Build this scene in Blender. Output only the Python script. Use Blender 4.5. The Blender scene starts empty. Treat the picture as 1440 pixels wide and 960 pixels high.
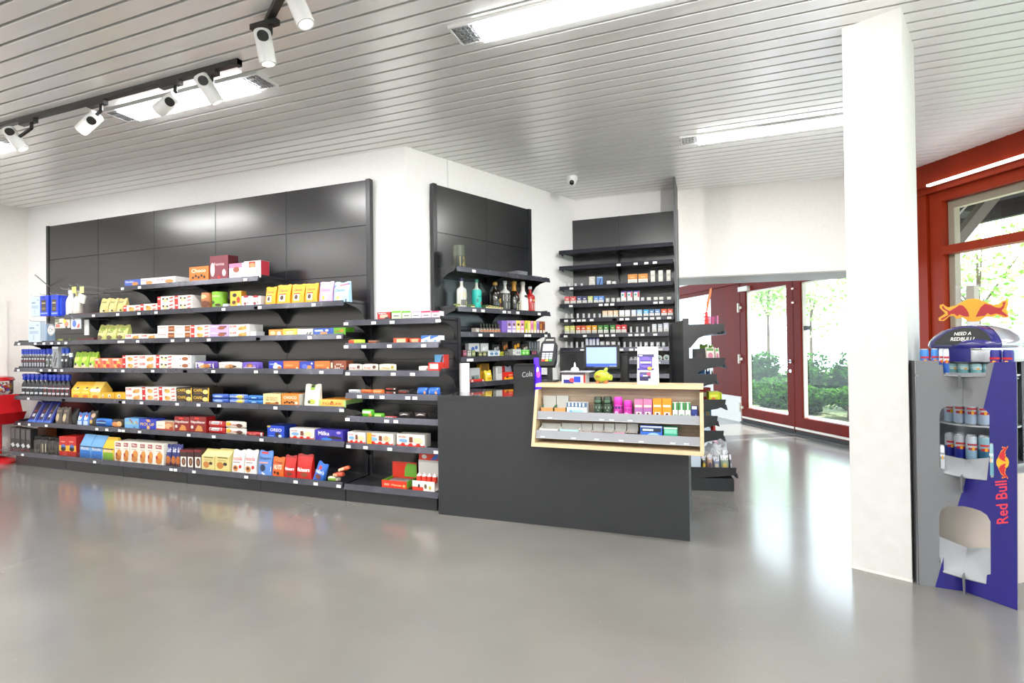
import bpy, math, random
from mathutils import Vector, Matrix
from mathutils.geometry import tessellate_polygon
rng = random.Random(7)
PI = math.pi
SC = bpy.context.scene
COL = SC.collection
H = 1.30
# ---------------------------------------------------------------- measured camera (18.5 mm lens, eye height 1.30 m)
YAW, PITCH, ROLL, FPX = -0.358918, 0.009947, -0.012463, 740.0
_f = Vector((math.sin(YAW) * math.cos(PITCH), math.cos(YAW) * math.cos(PITCH), math.sin(PITCH)))
_r = Vector((math.cos(YAW), -math.sin(YAW), 0))
_u = _r.cross(_f)
_R = _r * math.cos(ROLL) + _u * math.sin(ROLL)
_U = -_r * math.sin(ROLL) + _u * math.cos(ROLL)
EYE = Vector((0, 0, H))
cam_d = bpy.data.cameras.new('camera')
cam = bpy.data.objects.new('camera', cam_d); COL.objects.link(cam)
cam.matrix_world = Matrix((( _R.x, _U.x, -_f.x, 0), (_R.y, _U.y, -_f.y, 0), (_R.z, _U.z, -_f.z, H), (0, 0, 0, 1)))
cam_d.sensor_width = 36; cam_d.sensor_fit = 'HORIZONTAL'; cam_d.lens = FPX * 36 / 1440
cam_d.clip_start = .02; cam_d.clip_end = 300
SC.camera = cam
def ray(x, y): return _f + _R * ((x - 720) / FPX) - _U * ((y - 480) / FPX)
def onz(x, y, z): d = ray(x, y); return EYE + d * ((z - H) / d.z)
def ony(x, y, Y): d = ray(x, y); return EYE + d * (Y / d.y)
def onpl(x, y, p0, ang):                      # measured point on a vertical plane: distance along it, height
    c, s = math.cos(ang), math.sin(ang); n = Vector((s, -c, 0)); d = ray(x, y)
    q = EYE + d * ((Vector(p0) - EYE).dot(n) / d.dot(n))
    return ((q.x - p0[0]) * c + (q.y - p0[1]) * s, q.z)
# ---------------------------------------------------------------- materials
def lin(h):
    h = h.lstrip('#'); h = h if len(h) == 6 else ''.join(c * 2 for c in h); v = [int(h[i:i + 2], 16) / 255 for i in (0, 2, 4)]
    return tuple(x / 12.92 if x <= .04045 else ((x + .055) / 1.055) ** 2.4 for x in v) + (1,)
def deep(h):                                   # printed colours under bright shop light: a touch deeper than they read
    h = h.lstrip('#'); h = h if len(h) == 6 else ''.join(c * 2 for c in h)
    return '#' + ''.join('%02x' % round(255 * (int(h[i:i + 2], 16) / 255) ** 1.33) for i in (0, 2, 4))
MATS = {}
def mat(h, rough=.45, metal=0., emit=0., coat=0., alpha=1., trans=0., spec=.5):
    k = (h, rough, metal, emit, coat, alpha, trans, spec)
    if k in MATS: return MATS[k]
    m = bpy.data.materials.new('paint_' + h.lstrip('#')); m.use_nodes = True
    b = m.node_tree.nodes['Principled BSDF']; c = lin(h)
    b.inputs['Base Color'].default_value = c; b.inputs['Roughness'].default_value = rough
    b.inputs['Metallic'].default_value = metal; b.inputs['Coat Weight'].default_value = coat
    b.inputs['Alpha'].default_value = alpha; b.inputs['Transmission Weight'].default_value = trans
    b.inputs['Specular IOR Level'].default_value = spec
    if emit: b.inputs['Emission Color'].default_value = c; b.inputs['Emission Strength'].default_value = emit
    MATS[k] = m; return m
def noise_mat(name, c1, c2, scale=6, rough=.4, rough2=None, bump=0., metal=0., detail=4, stretch=(1, 1, 1), coat=0., spec=.5, lo=.35, hi=.65):
    m = bpy.data.materials.new(name); m.use_nodes = True; nt = m.node_tree; N = nt.nodes; L = nt.links
    b = N['Principled BSDF']; tc = N.new('ShaderNodeTexCoord'); mp = N.new('ShaderNodeMapping'); nz = N.new('ShaderNodeTexNoise'); cr = N.new('ShaderNodeValToRGB')
    mp.inputs['Scale'].default_value = stretch; nz.inputs['Scale'].default_value = scale; nz.inputs['Detail'].default_value = detail
    L.new(tc.outputs['Object'], mp.inputs['Vector']); L.new(mp.outputs['Vector'], nz.inputs['Vector']); L.new(nz.outputs['Fac'], cr.inputs['Fac'])
    cr.color_ramp.elements[0].position = lo; cr.color_ramp.elements[1].position = hi
    cr.color_ramp.elements[0].color = lin(c1); cr.color_ramp.elements[1].color = lin(c2)
    L.new(cr.outputs['Color'], b.inputs['Base Color']); b.inputs['Roughness'].default_value = rough; b.inputs['Metallic'].default_value = metal
    b.inputs['Coat Weight'].default_value = coat; b.inputs['Specular IOR Level'].default_value = spec
    if rough2 is not None:
        mr = N.new('ShaderNodeMapRange'); mr.inputs['To Min'].default_value = rough; mr.inputs['To Max'].default_value = rough2
        L.new(nz.outputs['Fac'], mr.inputs['Value']); L.new(mr.outputs['Result'], b.inputs['Roughness'])
    if bump:
        bp = N.new('ShaderNodeBump'); bp.inputs['Strength'].default_value = bump; bp.inputs['Distance'].default_value = .01
        L.new(nz.outputs['Fac'], bp.inputs['Height']); L.new(bp.outputs['Normal'], b.inputs['Normal'])
    return m
def leaf_mat(name, c1, c2, tr=.4):
    m = noise_mat(name, c1, c2, 9, .75, spec=.15); nt = m.node_tree; N = nt.nodes; L = nt.links; t = N.new('ShaderNodeBsdfTranslucent'); x = N.new('ShaderNodeMixShader'); x.inputs['Fac'].default_value = tr
    L.new(N['Color Ramp'].outputs['Color'], t.inputs['Color']); L.new(N['Principled BSDF'].outputs['BSDF'], x.inputs[1]); L.new(t.outputs['BSDF'], x.inputs[2]); L.new(x.outputs['Shader'], N['Material Output'].inputs['Surface']); return m
def glass_mat(name='window_glass', tint='#ffffff', gloss=.06):
    m = bpy.data.materials.new(name); m.use_nodes = True; nt = m.node_tree; N = nt.nodes; L = nt.links
    N.remove(N['Principled BSDF']); t = N.new('ShaderNodeBsdfTransparent'); g = N.new('ShaderNodeBsdfGlossy'); x = N.new('ShaderNodeMixShader'); fr = N.new('ShaderNodeFresnel')
    t.inputs['Color'].default_value = lin(tint); g.inputs['Roughness'].default_value = .02; fr.inputs['IOR'].default_value = 1.35
    L.new(fr.outputs['Fac'], x.inputs['Fac']); L.new(t.outputs['BSDF'], x.inputs[1]); L.new(g.outputs['BSDF'], x.inputs[2])
    L.new(x.outputs['Shader'], N['Material Output'].inputs['Surface']); return m
W_WALL = noise_mat('white_wall_paint', '#f6f5f4', '#faf9f8', 40, .7)
W_WARM = noise_mat('warm_wall_paint', '#efe9e3', '#f3eee8', 40, .7)
W_PILLAR = noise_mat('pillar_paint', '#d3d3cf', '#d8d8d5', 14, .6, bump=.012)
PANEL = noise_mat('anthracite_panel', '#15161a', '#16171b', 2, .25, spec=.75)
STEEL = mat('#1a1b1f', .34, .0)
STEEL_D = mat('#121316', .45)
LIP = noise_mat('price_rail_metal', '#3c3d47', '#4a4b55', 8, .22, .3, metal=.55)
KICK = mat('#1e2024', .38)
COUNTER = noise_mat('counter_laminate', '#1c1e21', '#1f2124', 8, .42, .5)
CTOP = mat('#26282b', .09, 0, coat=.6)
RED = noise_mat('oxide_red_wood', '#621102', '#701603', 5, .5, .6, stretch=(1, 1, .1), spec=.12)
RED2 = noise_mat('orange_red_wood', '#842006', '#962808', 5, .42, .52, stretch=(1, 1, .1), spec=.2)
GLASS = glass_mat()
WOODL = noise_mat('pale_oak', '#c2a67c', '#cfb48b', 5, .45, stretch=(1, 12, 12))
WOODIN = noise_mat('grey_oak', '#8b7763', '#a08b76', 6, .5, stretch=(1, 10, 14))
# ---------------------------------------------------------------- mesh builder
class MB:
    def __init__(s): s.v = []; s.f = []; s.i = []; s.m = []
    def mi(s, m):
        if isinstance(m, str): m = mat(deep(m))
        if m not in s.m: s.m.append(m)
        return s.m.index(m)
    def add(s, vs, fs, m):
        k = len(s.v); j = s.mi(m); s.v += [tuple(v) for v in vs]
        for f in fs: s.f.append([k + a for a in f]); s.i.append(j)
        return s
    def box(s, x0, y0, z0, x1, y1, z1, m, T=None):
        vs = [(x, y, z) for z in (z0, z1) for y in (y0, y1) for x in (x0, x1)]
        if T: vs = [T(*v) for v in vs]
        return s.add(vs, [(0, 2, 3, 1), (4, 5, 7, 6), (0, 1, 5, 4), (2, 6, 7, 3), (0, 4, 6, 2), (1, 3, 7, 5)], m)
    def hexa(s, vs, m): return s.add(vs, [(0, 3, 2, 1), (4, 5, 6, 7), (0, 1, 5, 4), (1, 2, 6, 5), (2, 3, 7, 6), (3, 0, 4, 7)], m)
    def prism(s, poly, fn, m, a=0., b=1.):     # poly of (p,q); fn(p,q,t)->xyz
        n = len(poly); vs = [fn(p, q, a) for p, q in poly] + [fn(p, q, b) for p, q in poly]
        tr = tessellate_polygon([[Vector((p, q, 0)) for p, q in poly]])
        fs = [tuple(t) for t in tr] + [tuple(n + k for k in reversed(t)) for t in tr] + [(k, (k + 1) % n, n + (k + 1) % n, n + k) for k in range(n)]
        return s.add(vs, fs, m)
    def lathe(s, prof, n, m, c=(0, 0, 0), T=None, cols=None):   # prof (r,z) bottom to top
        vs = []; k = len(prof)
        for r, z in prof:
            for a in range(n):
                t = 2 * PI * a / n; vs.append((c[0] + r * math.cos(t), c[1] + r * math.sin(t), c[2] + z))
        if T: vs = [T(*v) for v in vs]
        base = len(s.v); s.v += vs
        for q in range(k - 1):
            j = s.mi(cols[q] if cols else m)
            for a in range(n):
                b = (a + 1) % n; s.f.append([base + q * n + a, base + q * n + b, base + (q + 1) * n + b, base + (q + 1) * n + a]); s.i.append(j)
        s.f.append([base + a for a in reversed(range(n))]); s.i.append(s.mi(cols[0] if cols else m))
        s.f.append([base + (k - 1) * n + a for a in range(n)]); s.i.append(s.mi(cols[-1] if cols else m))
        return s
    def rod(s, p, q, r, m, n=10, r2=None):
        p, q = Vector(p), Vector(q); d = (q - p).normalized(); a = d.orthogonal().normalized(); b = d.cross(a); r2 = r if r2 is None else r2
        vs = [p + (a * math.cos(2 * PI * k / n) + b * math.sin(2 * PI * k / n)) * r for k in range(n)] + [q + (a * math.cos(2 * PI * k / n) + b * math.sin(2 * PI * k / n)) * r2 for k in range(n)]
        return s.add(vs, [(k, (k + 1) % n, n + (k + 1) % n, n + k) for k in range(n)] + [tuple(reversed(range(n))), tuple(range(n, 2 * n))], m)
    def tube(s, pts, r, m, n=8):
        for a, b in zip(pts, pts[1:]): s.rod(a, b, r, m, n)
        return s
    def grid(s, fn, nu, nv, m):
        vs = [fn(u / nu, v / nv) for v in range(nv + 1) for u in range(nu + 1)]; w = nu + 1
        return s.add(vs, [(v * w + u, v * w + u + 1, (v + 1) * w + u + 1, (v + 1) * w + u) for v in range(nv) for u in range(nu)], m)
    def build(s, name, parent=None, loc=(0, 0, 0), rz=0., smooth=None, **props):
        me = bpy.data.meshes.new(name); me.from_pydata(s.v, [], s.f)
        for m in s.m: me.materials.append(m)
        me.polygons.foreach_set('material_index', s.i)
        if smooth:
            me.polygons.foreach_set('use_smooth', [True] * len(s.f)); me.update(); me.set_sharp_from_angle(angle=math.radians(smooth))
        me.update()
        o = bpy.data.objects.new(name, me); COL.objects.link(o); o.location = loc; o.rotation_euler.z = rz
        if parent: o.parent = parent
        return tag(o, **props)
def tag(o, label=None, cat=None, group=None, kind=None):
    if label: o['label'] = label
    if cat: o['category'] = cat
    if group: o['group'] = group
    if kind: o['kind'] = kind
    return o
def empty(name, loc=(0, 0, 0), rz=0., **p):
    o = bpy.data.objects.new(name, None); COL.objects.link(o); o.location = loc; o.rotation_euler.z = rz; o.empty_display_size = .05
    return tag(o, **p)
def dup(o, loc, rz=None, label=None):
    c = o.copy(); COL.objects.link(c); c.location = loc
    if rz is not None: c.rotation_euler.z = rz
    if label: c['label'] = label
    for ch in list(o.children):
        d = ch.copy(); COL.objects.link(d); d.parent = c
        for g in list(ch.children):
            e = g.copy(); COL.objects.link(e); e.parent = d
    return c
# ---------------------------------------------------------------- lettering
TXT = {}
def text_geo(s):
    if s not in TXT:
        cu = bpy.data.curves.new('t', 'FONT'); cu.body = s; cu.resolution_u = 2; cu.fill_mode = 'FRONT'; cu.offset = .012
        o = bpy.data.objects.new('t', cu); me = o.to_mesh()
        vs = [v.co.copy() for v in me.vertices]; fs = [tuple(p.vertices) for p in me.polygons]; o.to_mesh_clear()
        bpy.data.objects.remove(o); bpy.data.curves.remove(cu)
        x0 = min(v.x for v in vs); x1 = max(v.x for v in vs); y0 = min(v.y for v in vs); y1 = max(v.y for v in vs)
        TXT[s] = ([((v.x - x0) / (x1 - x0), (v.y - y0) / (y1 - y0)) for v in vs], fs)
    return TXT[s]
def text_on(mb, s, fn, m):                     # fn(u,v) in 0..1 over the lettering's box
    vs, fs = text_geo(s); mb.add([fn(u, v) for u, v in vs], fs, m)
def decals(mb, spec, P):                       # P(u,v,layer)
    for k, d in enumerate(spec or []):
        L = k + 1
        if d[0] == 'r':
            _, u0, v0, u1, v1, c = d; mb.grid(lambda u, v: P(u0 + (u1 - u0) * u, v0 + (v1 - v0) * v, L), 3, 3, c)
        elif d[0] == 'o':
            _, cu, cv, ru, rv, c = d; n = 14
            vs = [P(cu, cv, L)] + [P(cu + ru * q * math.cos(2 * PI * a / n), cv + rv * q * math.sin(2 * PI * a / n), L) for q in (.55, 1) for a in range(n)]
            fs = [(0, 1 + a, 1 + (a + 1) % n) for a in range(n)] + [(1 + a, 1 + n + a, 1 + n + (a + 1) % n, 1 + (a + 1) % n) for a in range(n)]
            mb.add(vs, fs, c)
        elif d[0] == 'p':
            _, pts, c = d; tr = tessellate_polygon([[Vector((a, b, 0)) for a, b in pts]]); mb.add([P(a, b, L) for a, b in pts], [tuple(t) for t in tr], c)
        elif d[0] == 't':
            _, s, u0, v0, u1, v1, c = d; text_on(mb, s, lambda u, v: P(u0 + (u1 - u0) * u, v0 + (v1 - v0) * v, L), c)
# ================================================================ THE ROOM
ZC = 3.13
PHI = math.radians(66.83)
dL = Vector((math.cos(PHI), math.sin(PHI), 0)); nL = Vector((math.sin(PHI), -math.cos(PHI), 0))
CORN = Vector((-2.559, 4.121, 0))
FO = Vector((0.505, 9.572, 0)); FANG = math.radians(-58.75); FD = Vector((math.cos(FANG), math.sin(FANG), 0)); FN = Vector((-FD.y, FD.x, 0)) * 1.0   # FN points outside
if FN.dot(Vector((1, 1, 0))) < 0: FN = -FN
S = dict(kind='structure')
FLOOR = bpy.data.materials.new('grey_resin_floor'); FLOOR.use_nodes = True
def floor_nodes():
    nt = FLOOR.node_tree; N = nt.nodes; L = nt.links; b = N['Principled BSDF']; tc = N.new('ShaderNodeTexCoord')
    n1 = N.new('ShaderNodeTexNoise'); n1.inputs['Scale'].default_value = 1.3; n1.inputs['Detail'].default_value = 6
    r1 = N.new('ShaderNodeValToRGB'); r1.color_ramp.elements[0].color = lin('#6a6864'); r1.color_ramp.elements[1].color = lin('#73716c'); r1.color_ramp.elements[0].position = .35; r1.color_ramp.elements[1].position = .65
    vo = N.new('ShaderNodeTexVoronoi'); vo.inputs['Scale'].default_value = 26; vo.inputs['Randomness'].default_value = 1
    r2 = N.new('ShaderNodeValToRGB'); r2.color_ramp.elements[0].position = .04; r2.color_ramp.elements[1].position = .06; r2.color_ramp.elements[0].color = (1, 1, 1, 1); r2.color_ramp.elements[1].color = (0, 0, 0, 1)
    n3 = N.new('ShaderNodeTexNoise'); n3.inputs['Scale'].default_value = 3.1
    r3 = N.new('ShaderNodeValToRGB'); r3.color_ramp.elements[0].position = .56; r3.color_ramp.elements[1].position = .6
    mu = N.new('ShaderNodeMath'); mu.operation = 'MULTIPLY'; m2 = N.new('ShaderNodeMath'); m2.operation = 'MULTIPLY'; m2.inputs[1].default_value = .35
    mx = N.new('ShaderNodeMix'); mx.data_type = 'RGBA'; mx.inputs['B'].default_value = lin('#c4c2bc')
    for q in (n1, vo, n3): L.new(tc.outputs['Object'], q.inputs['Vector'])
    L.new(n1.outputs['Fac'], r1.inputs['Fac']); L.new(vo.outputs['Distance'], r2.inputs['Fac']); L.new(n3.outputs['Fac'], r3.inputs['Fac'])
    L.new(r2.outputs['Color'], mu.inputs[0]); L.new(r3.outputs['Color'], mu.inputs[1]); L.new(mu.outputs[0], m2.inputs[0]); L.new(m2.outputs[0], mx.inputs['Factor'])
    L.new(r1.outputs['Color'], mx.inputs['A']); L.new(mx.outputs['Result'], b.inputs['Base Color'])
    b.inputs['Roughness'].default_value = .24; b.inputs['Specular IOR Level'].default_value = .6; b.inputs['Coat Weight'].default_value = .45; b.inputs['Coat Roughness'].default_value = .13
    bp = N.new('ShaderNodeBump'); bp.inputs['Strength'].default_value = .02; bp.inputs['Distance'].default_value = .02; L.new(n1.outputs['Fac'], bp.inputs['Height']); L.new(bp.outputs['Normal'], b.inputs['Normal'])
floor_nodes()
def fac(s, t, z): p = FO + FD * s + FN * t; return (p.x, p.y, z)
poly = [(-8.6, -5), (8.9, -5), fac(17, .06, 0)[:2], fac(-6.5, .06, 0)[:2], (-8.6, 15)]
MB().prism(poly, lambda p, q, t: (p, q, t), FLOOR, -.1, 0).build('floor', **S)
# slatted metal ceiling: every slat is part of one ceiling
SLAT = noise_mat('ceiling_slat_metal', '#f7f6f5', '#faf9f8', 2, .27, .33, metal=.25, stretch=(.2, 6, 1))
GAPM = mat('#040404', .9); CLIGHT = mat('#ffffff', .5, emit=24.)
cl = MB(); pitch = .1105; y = 2.961 - pitch * 75
cl.prism([(-9, -5.4), (9.3, -5.4), fac(17, .1, 0)[:2], fac(-6.5, .1, 0)[:2], (-9, 14.5)], lambda p, q, t: (p, q, t), GAPM, ZC + .045, ZC + .07)
while y < 13:
    y0, y1 = y + .008, y + pitch - .008
    cl.add([(x, yy, zz) for x in (-9, min(9.2, .53 - (y - 9.572) * .607)) for yy, zz in ((y0 + .001, ZC + .045), (y0, ZC + .002), (y0 + .003, ZC), (y1 - .003, ZC), (y1, ZC + .002), (y1 - .001, ZC + .045))], [(k, k + 1, k + 7, k + 6) for k in range(5)], SLAT); y += pitch
cl.build('ceiling', **S)
# walls
LX = -8.13
MB().box(LX, 4.121, 0, -2.559, 4.3, ZC + .05, W_WALL).build('wall_back', **S)
MB().box(-8.6, -5.2, 0, 8.9, -5, ZC + .05, W_WALL).build('wall_front', **S)
MB().box(LX - .15, -5, 0, LX, 4.3, ZC + .05, W_WARM).build('wall_left', **S)
MB().box(LX, 1.6, 0, -8.085, 3.88, 1.96, W_WARM).build('wall_left_pier', **S)
def wl(s, t, z): p = CORN + dL * s + nL * t; return (p.x, p.y, z)
MB().prism([(0, 0), (2.556, 0), (2.556, -.15), (0, -.15)], lambda p, q, t: wl(p, q, t), W_WALL, 0, ZC + .05).build('wall_right_of_corner', **S)
MB().box(-1.7, 6.471, 0, -.33, 6.6, ZC + .05, W_WALL).build('wall_far', **S)
# white panel seam on the liquor wall
MB().prism([(.487, .0), (.497, .0), (.497, .004), (.487, .004)], lambda p, q, t: wl(p, q, t), mat('#e3e3e2', .7), 0, ZC).build('trim_1', **S)
# dropped white beam over the passage to the doors
MB().prism([(-.343, 6.551), (1.62, 6.755), (1.54, 7.52), (-.42, 7.32)], lambda p, q, t: (p, q, t), W_WARM, 2.1, ZC + .05).build('wall_beam', **S)
MB().prism([(-.343, 6.545), (1.62, 6.749), (1.545, 7.5), (-.42, 7.3)], lambda p, q, t: (p, q, t), mat('#a3a19d', .6), 2.085, 2.1).build('trim_2', **S)
# pillar
pil = [(.75, 3.541), (1.007, 3.431), (1.213, 3.919), (.956, 4.029)]
MB().prism(pil, lambda p, q, t: (p, q, t), W_PILLAR, 0, ZC + .05).build('wall_pillar', **S)
pb = MB()
cx = sum(p for p, q in pil) / 4; cy = sum(q for p, q in pil) / 4
pb.prism([(cx + (p - cx) * 1.012, cy + (q - cy) * 1.012) for p, q in pil], lambda p, q, t: (p, q, t), mat('#e9e7df', .6), 0, .012).build('baseboard_pillar', **S)
# ---------------------------------------------------------------- facade with the double door
def fbox(mb, s0, s1, t0, t1, z0, z1, m): return mb.box(s0, t0, z0, s1, t1, z1, m, T=fac)
# header above the doors and above the far window, transoms
f = MB(); fbox(f, -6.2, 3.18, -.05, .12, 2.46, ZC + .05, W_WARM); f.build('wall_facade_head', **S)
f = MB(); fbox(f, -6.2, 2.5, -.09, .06, 2.3, 2.46, RED); f.build('trim_3', **S)
f = MB(); fbox(f, -.82, -.0, -.03, .05, .42, 2.3, RED); f.build('wall_red_panel', **S)
f = MB(); fbox(f, -.82, .02, -.05, .06, 0, .42, W_WARM); f.build('wall_door_plinth', **S)
f = MB(); fbox(f, -6.2, -.82, -.03, .08, 0, .9, W_WARM); f.build('wall_window_apron', **S)
def frame(mb, s0, s1, z0, z1, w, t0, t1, m, wb=None):
    fbox(mb, s0, s0 + w, t0, t1, z0, z1, m); fbox(mb, s1 - w, s1, t0, t1, z0, z1, m)
    fbox(mb, s0 + w, s1 - w, t0, t1, z0, z0 + (wb or w), m); fbox(mb, s0 + w, s1 - w, t0, t1, z1 - w, z1, m)
def pane(s0, s1, z0, z1, parent, t=.02):
    g = MB(); g.add([fac(s0, t, z0), fac(s1, t, z0), fac(s1, t, z1), fac(s0, t, z1)], [(0, 1, 2, 3)], GLASS); return g.build('pane', parent)
# far window to the left of the red panel
w1 = empty('window_1', **S); f = MB(); frame(f, -4.2, -.82, .9, 2.3, .07, -.02, .06, RED); f.build('window_frame', w1); pane(-4.13, -.89, .97, 2.23, w1)
CHROME = mat('#c9ccd0', .18, .9)
IVORY = mat('#e6dccb', .4)
def door(name, s0, s1, hinge_left):
    d = empty(name, **S); f = MB(); wst = .135
    frame(f, s0, s1, .06, 2.29, wst, -.04, .045, RED, .19); f.build('door_frame', d)
    pane(s0 + wst, s1 - wst, .25, 2.155, d)
    b = MB(); q = .016
    for a, bb in ((s0 + wst, s0 + wst + q), (s1 - wst - q, s1 - wst)): fbox(b, a, bb, -.01, .05, .25, 2.155, IVORY)
    fbox(b, s0 + wst, s1 - wst, -.01, .05, 2.139, 2.155, IVORY); b.build('glazing_bead', d)
    k = MB(); fbox(k, s0 + .01, s1 - .01, -.05, -.03, .075, .105, mat('#cfc6b8', .4, .3)); k.build('drip_strip', d)
    k = MB(); fbox(k, s0, s1, -.035, .04, .004, .06, mat('#161412', .7)); k.build('brush_seal', d)
    if hinge_left:
        for z in (.25, 1.05, 1.9):
            h = MB(); fbox(h, s0 - .035, s0 - .005, -.075, -.045, z - .075, z + .075, IVORY); fbox(h, s0 + .0, s0 + .05, -.06, -.04, z - .02, z + .02, IVORY); h.build('hinge', d)
        c = MB(); fbox(c, s0 + .03, s0 + .27, -.1, -.04, 2.16, 2.235, IVORY); c.build('door_closer', d)
        h = MB(); p = fac(s1 - .06, -.05, 1.04); q2 = fac(s1 - .06, -.095, 1.04); h.rod(p, q2, .011, CHROME); h.rod(q2, fac(s1 - .2, -.095, 1.05), .010, CHROME)
        h.rod(fac(s1 - .06, -.042, 1.04), fac(s1 - .06, -.052, 1.04), .026, CHROME, 16); h.rod(fac(s1 - .06, -.042, .9), fac(s1 - .06, -.052, .9), .024, CHROME, 16); h.build('door_handle', d, smooth=40)
    else:
        h = MB(); fbox(h, s0 + wst + .016, s0 + wst + .1, .0, .03, 1.48, 1.54, mat('#3a3a3a', .5)); h.build('latch_plate', d)
        for z in (1.88, 2.08):
            h = MB(); fbox(h, s0 - .012, s0 + .03, -.06, -.04, z - .012, z + .012, mat('#e8b7a0', .3, .4)); h.build('bolt', d)
    return d
door('door_1', .03, 1.262, True)
door('door_2', 1.272, 2.51, False)
f = MB(); fbox(f, 0, 2.51, -.06, .1, 0, .012, mat('#3a3632', .6)); f.build('trim_4', **S)
# right-hand shop window
f = MB(); fbox(f, 2.51, 3.18, -.06, .1, 0, 2.46, W_WARM); f.build('wall_facade_pier', **S)
f = MB(); fbox(f, 3.14, 17, -.16, .1, 2.9, ZC + .03, RED2); fbox(f, 3.14, 17, -.1, .1, 2.84, 2.9, RED2); f.build('trim_5', **S)
w2 = empty('window_2', **S)
f = MB(); fbox(f, 3.17, 3.30, -.07, .08, 0, 2.84, RED2); fbox(f, 3.31, 3.44, -.04, .08, 0, 2.84, RED2); f.build('window_jamb', w2)
f = MB(); fbox(f, 3.44, 17, -.04, .08, 2.74, 2.84, RED2); fbox(f, 3.44, 17, -.05, .08, 2.19, 2.275, RED2); fbox(f, 3.44, 17, -.05, .08, 0, .3, RED2); fbox(f, 5.0, 5.12, -.04, .08, .3, 2.74, RED2); f.build('window_frame', w2)
BEIGE = mat('#b9ab93', .5); f = MB(); fbox(f, 3.44, 3.50, .04, .11, .3, 2.74, BEIGE); fbox(f, 3.5, 17, .04, .11, 2.66, 2.74, BEIGE); f.build('outer_frame', w2)
pane(3.44, 5.0, .3, 2.74, w2, .03); pane(5.12, 17, .3, 2.74, w2, .03)
f = MB(); fbox(f, 3.42, 4.95, -.2, -.16, 2.888, 2.91, mat('#fff3e6', .4, emit=2.5)); f.build('strip_light', label='glowing white strip light along the lower edge of the red window beam', cat='light')
# ================================================================ CEILING LIGHTS, TRACKS, CAMERA
TRACKM = mat('#0c0c0d', .4); WHITE_G = mat('#f4f4f3', .3); BLK = mat('#08080a', .4)
def ceiling_light(x0, x1, yc, label):
    t = empty('ceiling_light', (x0, yc, ZC), label=label, cat='ceiling light', group='recessed fluorescent lights')
    L = x1 - x0; w = .085
    m = MB(); z = -.002
    for a, b, c, d in ((0, L, -w - .012, -w), (0, L, w, w + .012), (0, .012, -w, w), (L - .012, L, -w, w)): m.box(a, c, z - .014, b, d, z + .02, 'e8e8e8')
    m.build('frame', t)
    MB().box(.152, -w, -.03, L - .152, w, -.004, CLIGHT).build('tube', t)
    for a in (.012, L - .15):
        m = MB(); m.box(a, -w, -.004, a + .138, w, -.001, mat('#a9abae', .3, .5))
        for k in range(6): m.box(a + k * .026, -w, -.013, a + k * .026 + .006, w, -.002, mat('#d5d7da', .2, .7))
        for q in (-.045, 0, .045): m.box(a, q - .004, -.013, a + .138, q + .004, -.002, mat('#d5d7da', .2, .7))
        m.build('louver', t)
    ld = bpy.data.lights.new('tube_glow', 'AREA'); ld.shape = 'RECTANGLE'; ld.size = L - .3; ld.size_y = .15; ld.energy = 34; ld.color = (1, .98, .96)
    lo = bpy.data.objects.new('tube_glow', ld); COL.objects.link(lo); lo.location = (x0 + L / 2, yc, ZC - .036)
    return t
ceiling_light(-4.29, -2.76, 2.735, 'recessed ceiling light glowing behind the long black spotlight track')
ceiling_light(-1.37, .16, 2.765, 'recessed ceiling light alone in the middle of the slats, top of photo')
ceiling_light(-.22, 1.31, 4.945, 'recessed ceiling light beside the white pillar above the tobacco area')
ceiling_light(-7.3, -5.6, 2.735, 'recessed ceiling light at the far end of the spotlight track')
for y in (.55, -1.6, -3.6):  # unseen rows behind the camera, added to light the room
    for x in (-7.2, -4.3, -1.4, 1.5, 4.3): ceiling_light(x, x + 1.53, y, 'unseen recessed ceiling light added in rows over the open shop floor')
ceiling_light(3.3, 4.83, 2.735, 'recessed ceiling light over the shop window side')
def rot_to(d):
    return Vector(d).to_track_quat('Z', 'Y').to_matrix()
def spot(px, py, z, adapt, d, label, watts=70, at=None):
    c = Vector(at) if at else onz(px, py, z); d = Vector(d).normalized(); t = empty('spotlight', (adapt[0], adapt[1], ZC), label=label, cat='spotlight', group='white track spotlights')
    o = Vector((adapt[0], adapt[1], ZC)); c = c - o
    m = MB(); m.box(-.13, -.018, -.062, .05, .018, -.032, TRACKM); m.build('adapter', t)
    m = MB(); m.rod((0, 0, -.06), (0, 0, -.10), .012, BLK); m.rod((0, 0, -.10), tuple(c), .012, BLK); m.build('stem', t, smooth=40)
    M = rot_to(d); T = lambda x, y, z: tuple(c + M @ Vector((x, y, z)))
    m = MB(); m.lathe([(.040, -.09), (.044, -.085), (.044, .07), (.042, .085), (.034, .085), (.03, .06)], 24, WHITE_G, T=T); m.build('head', t, smooth=40)
    m = MB(); m.lathe([(.029, .0), (.029, .062)], 20, mat('#fff8ea', .3, emit=3.), T=T); m.build('lens', t)
    ld = bpy.data.lights.new('spot_beam', 'SPOT'); ld.energy = watts; ld.spot_size = 1.3; ld.spot_blend = .8; ld.shadow_soft_size = .03; ld.color = (1, .97, .92)
    lo = bpy.data.objects.new('spot_beam', ld); COL.objects.link(lo); lo.location = o + c + d * .1; lo.rotation_euler = d.to_track_quat('-Z', 'Y').to_euler()
    side = M @ Vector((1, 0, 0)); vdir = (EYE - (c + o)).normalized(); s = (vdir - d * vdir.dot(d)).normalized()
    q = c + s * .044 - d * .045
    m = MB(); m.rod(tuple(q - s * .006), tuple(q + s * .004), .029, BLK, 20); m.build('knob', t)
    return t
t = empty('spotlight_track', (-2.742, 2.49, ZC), label='long black spotlight track running along the slats under a glowing light', cat='light track')
m = MB(); m.box(-4.9, -.018, -.033, 0, .018, 0, TRACKM); m.build('rail', t)
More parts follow.
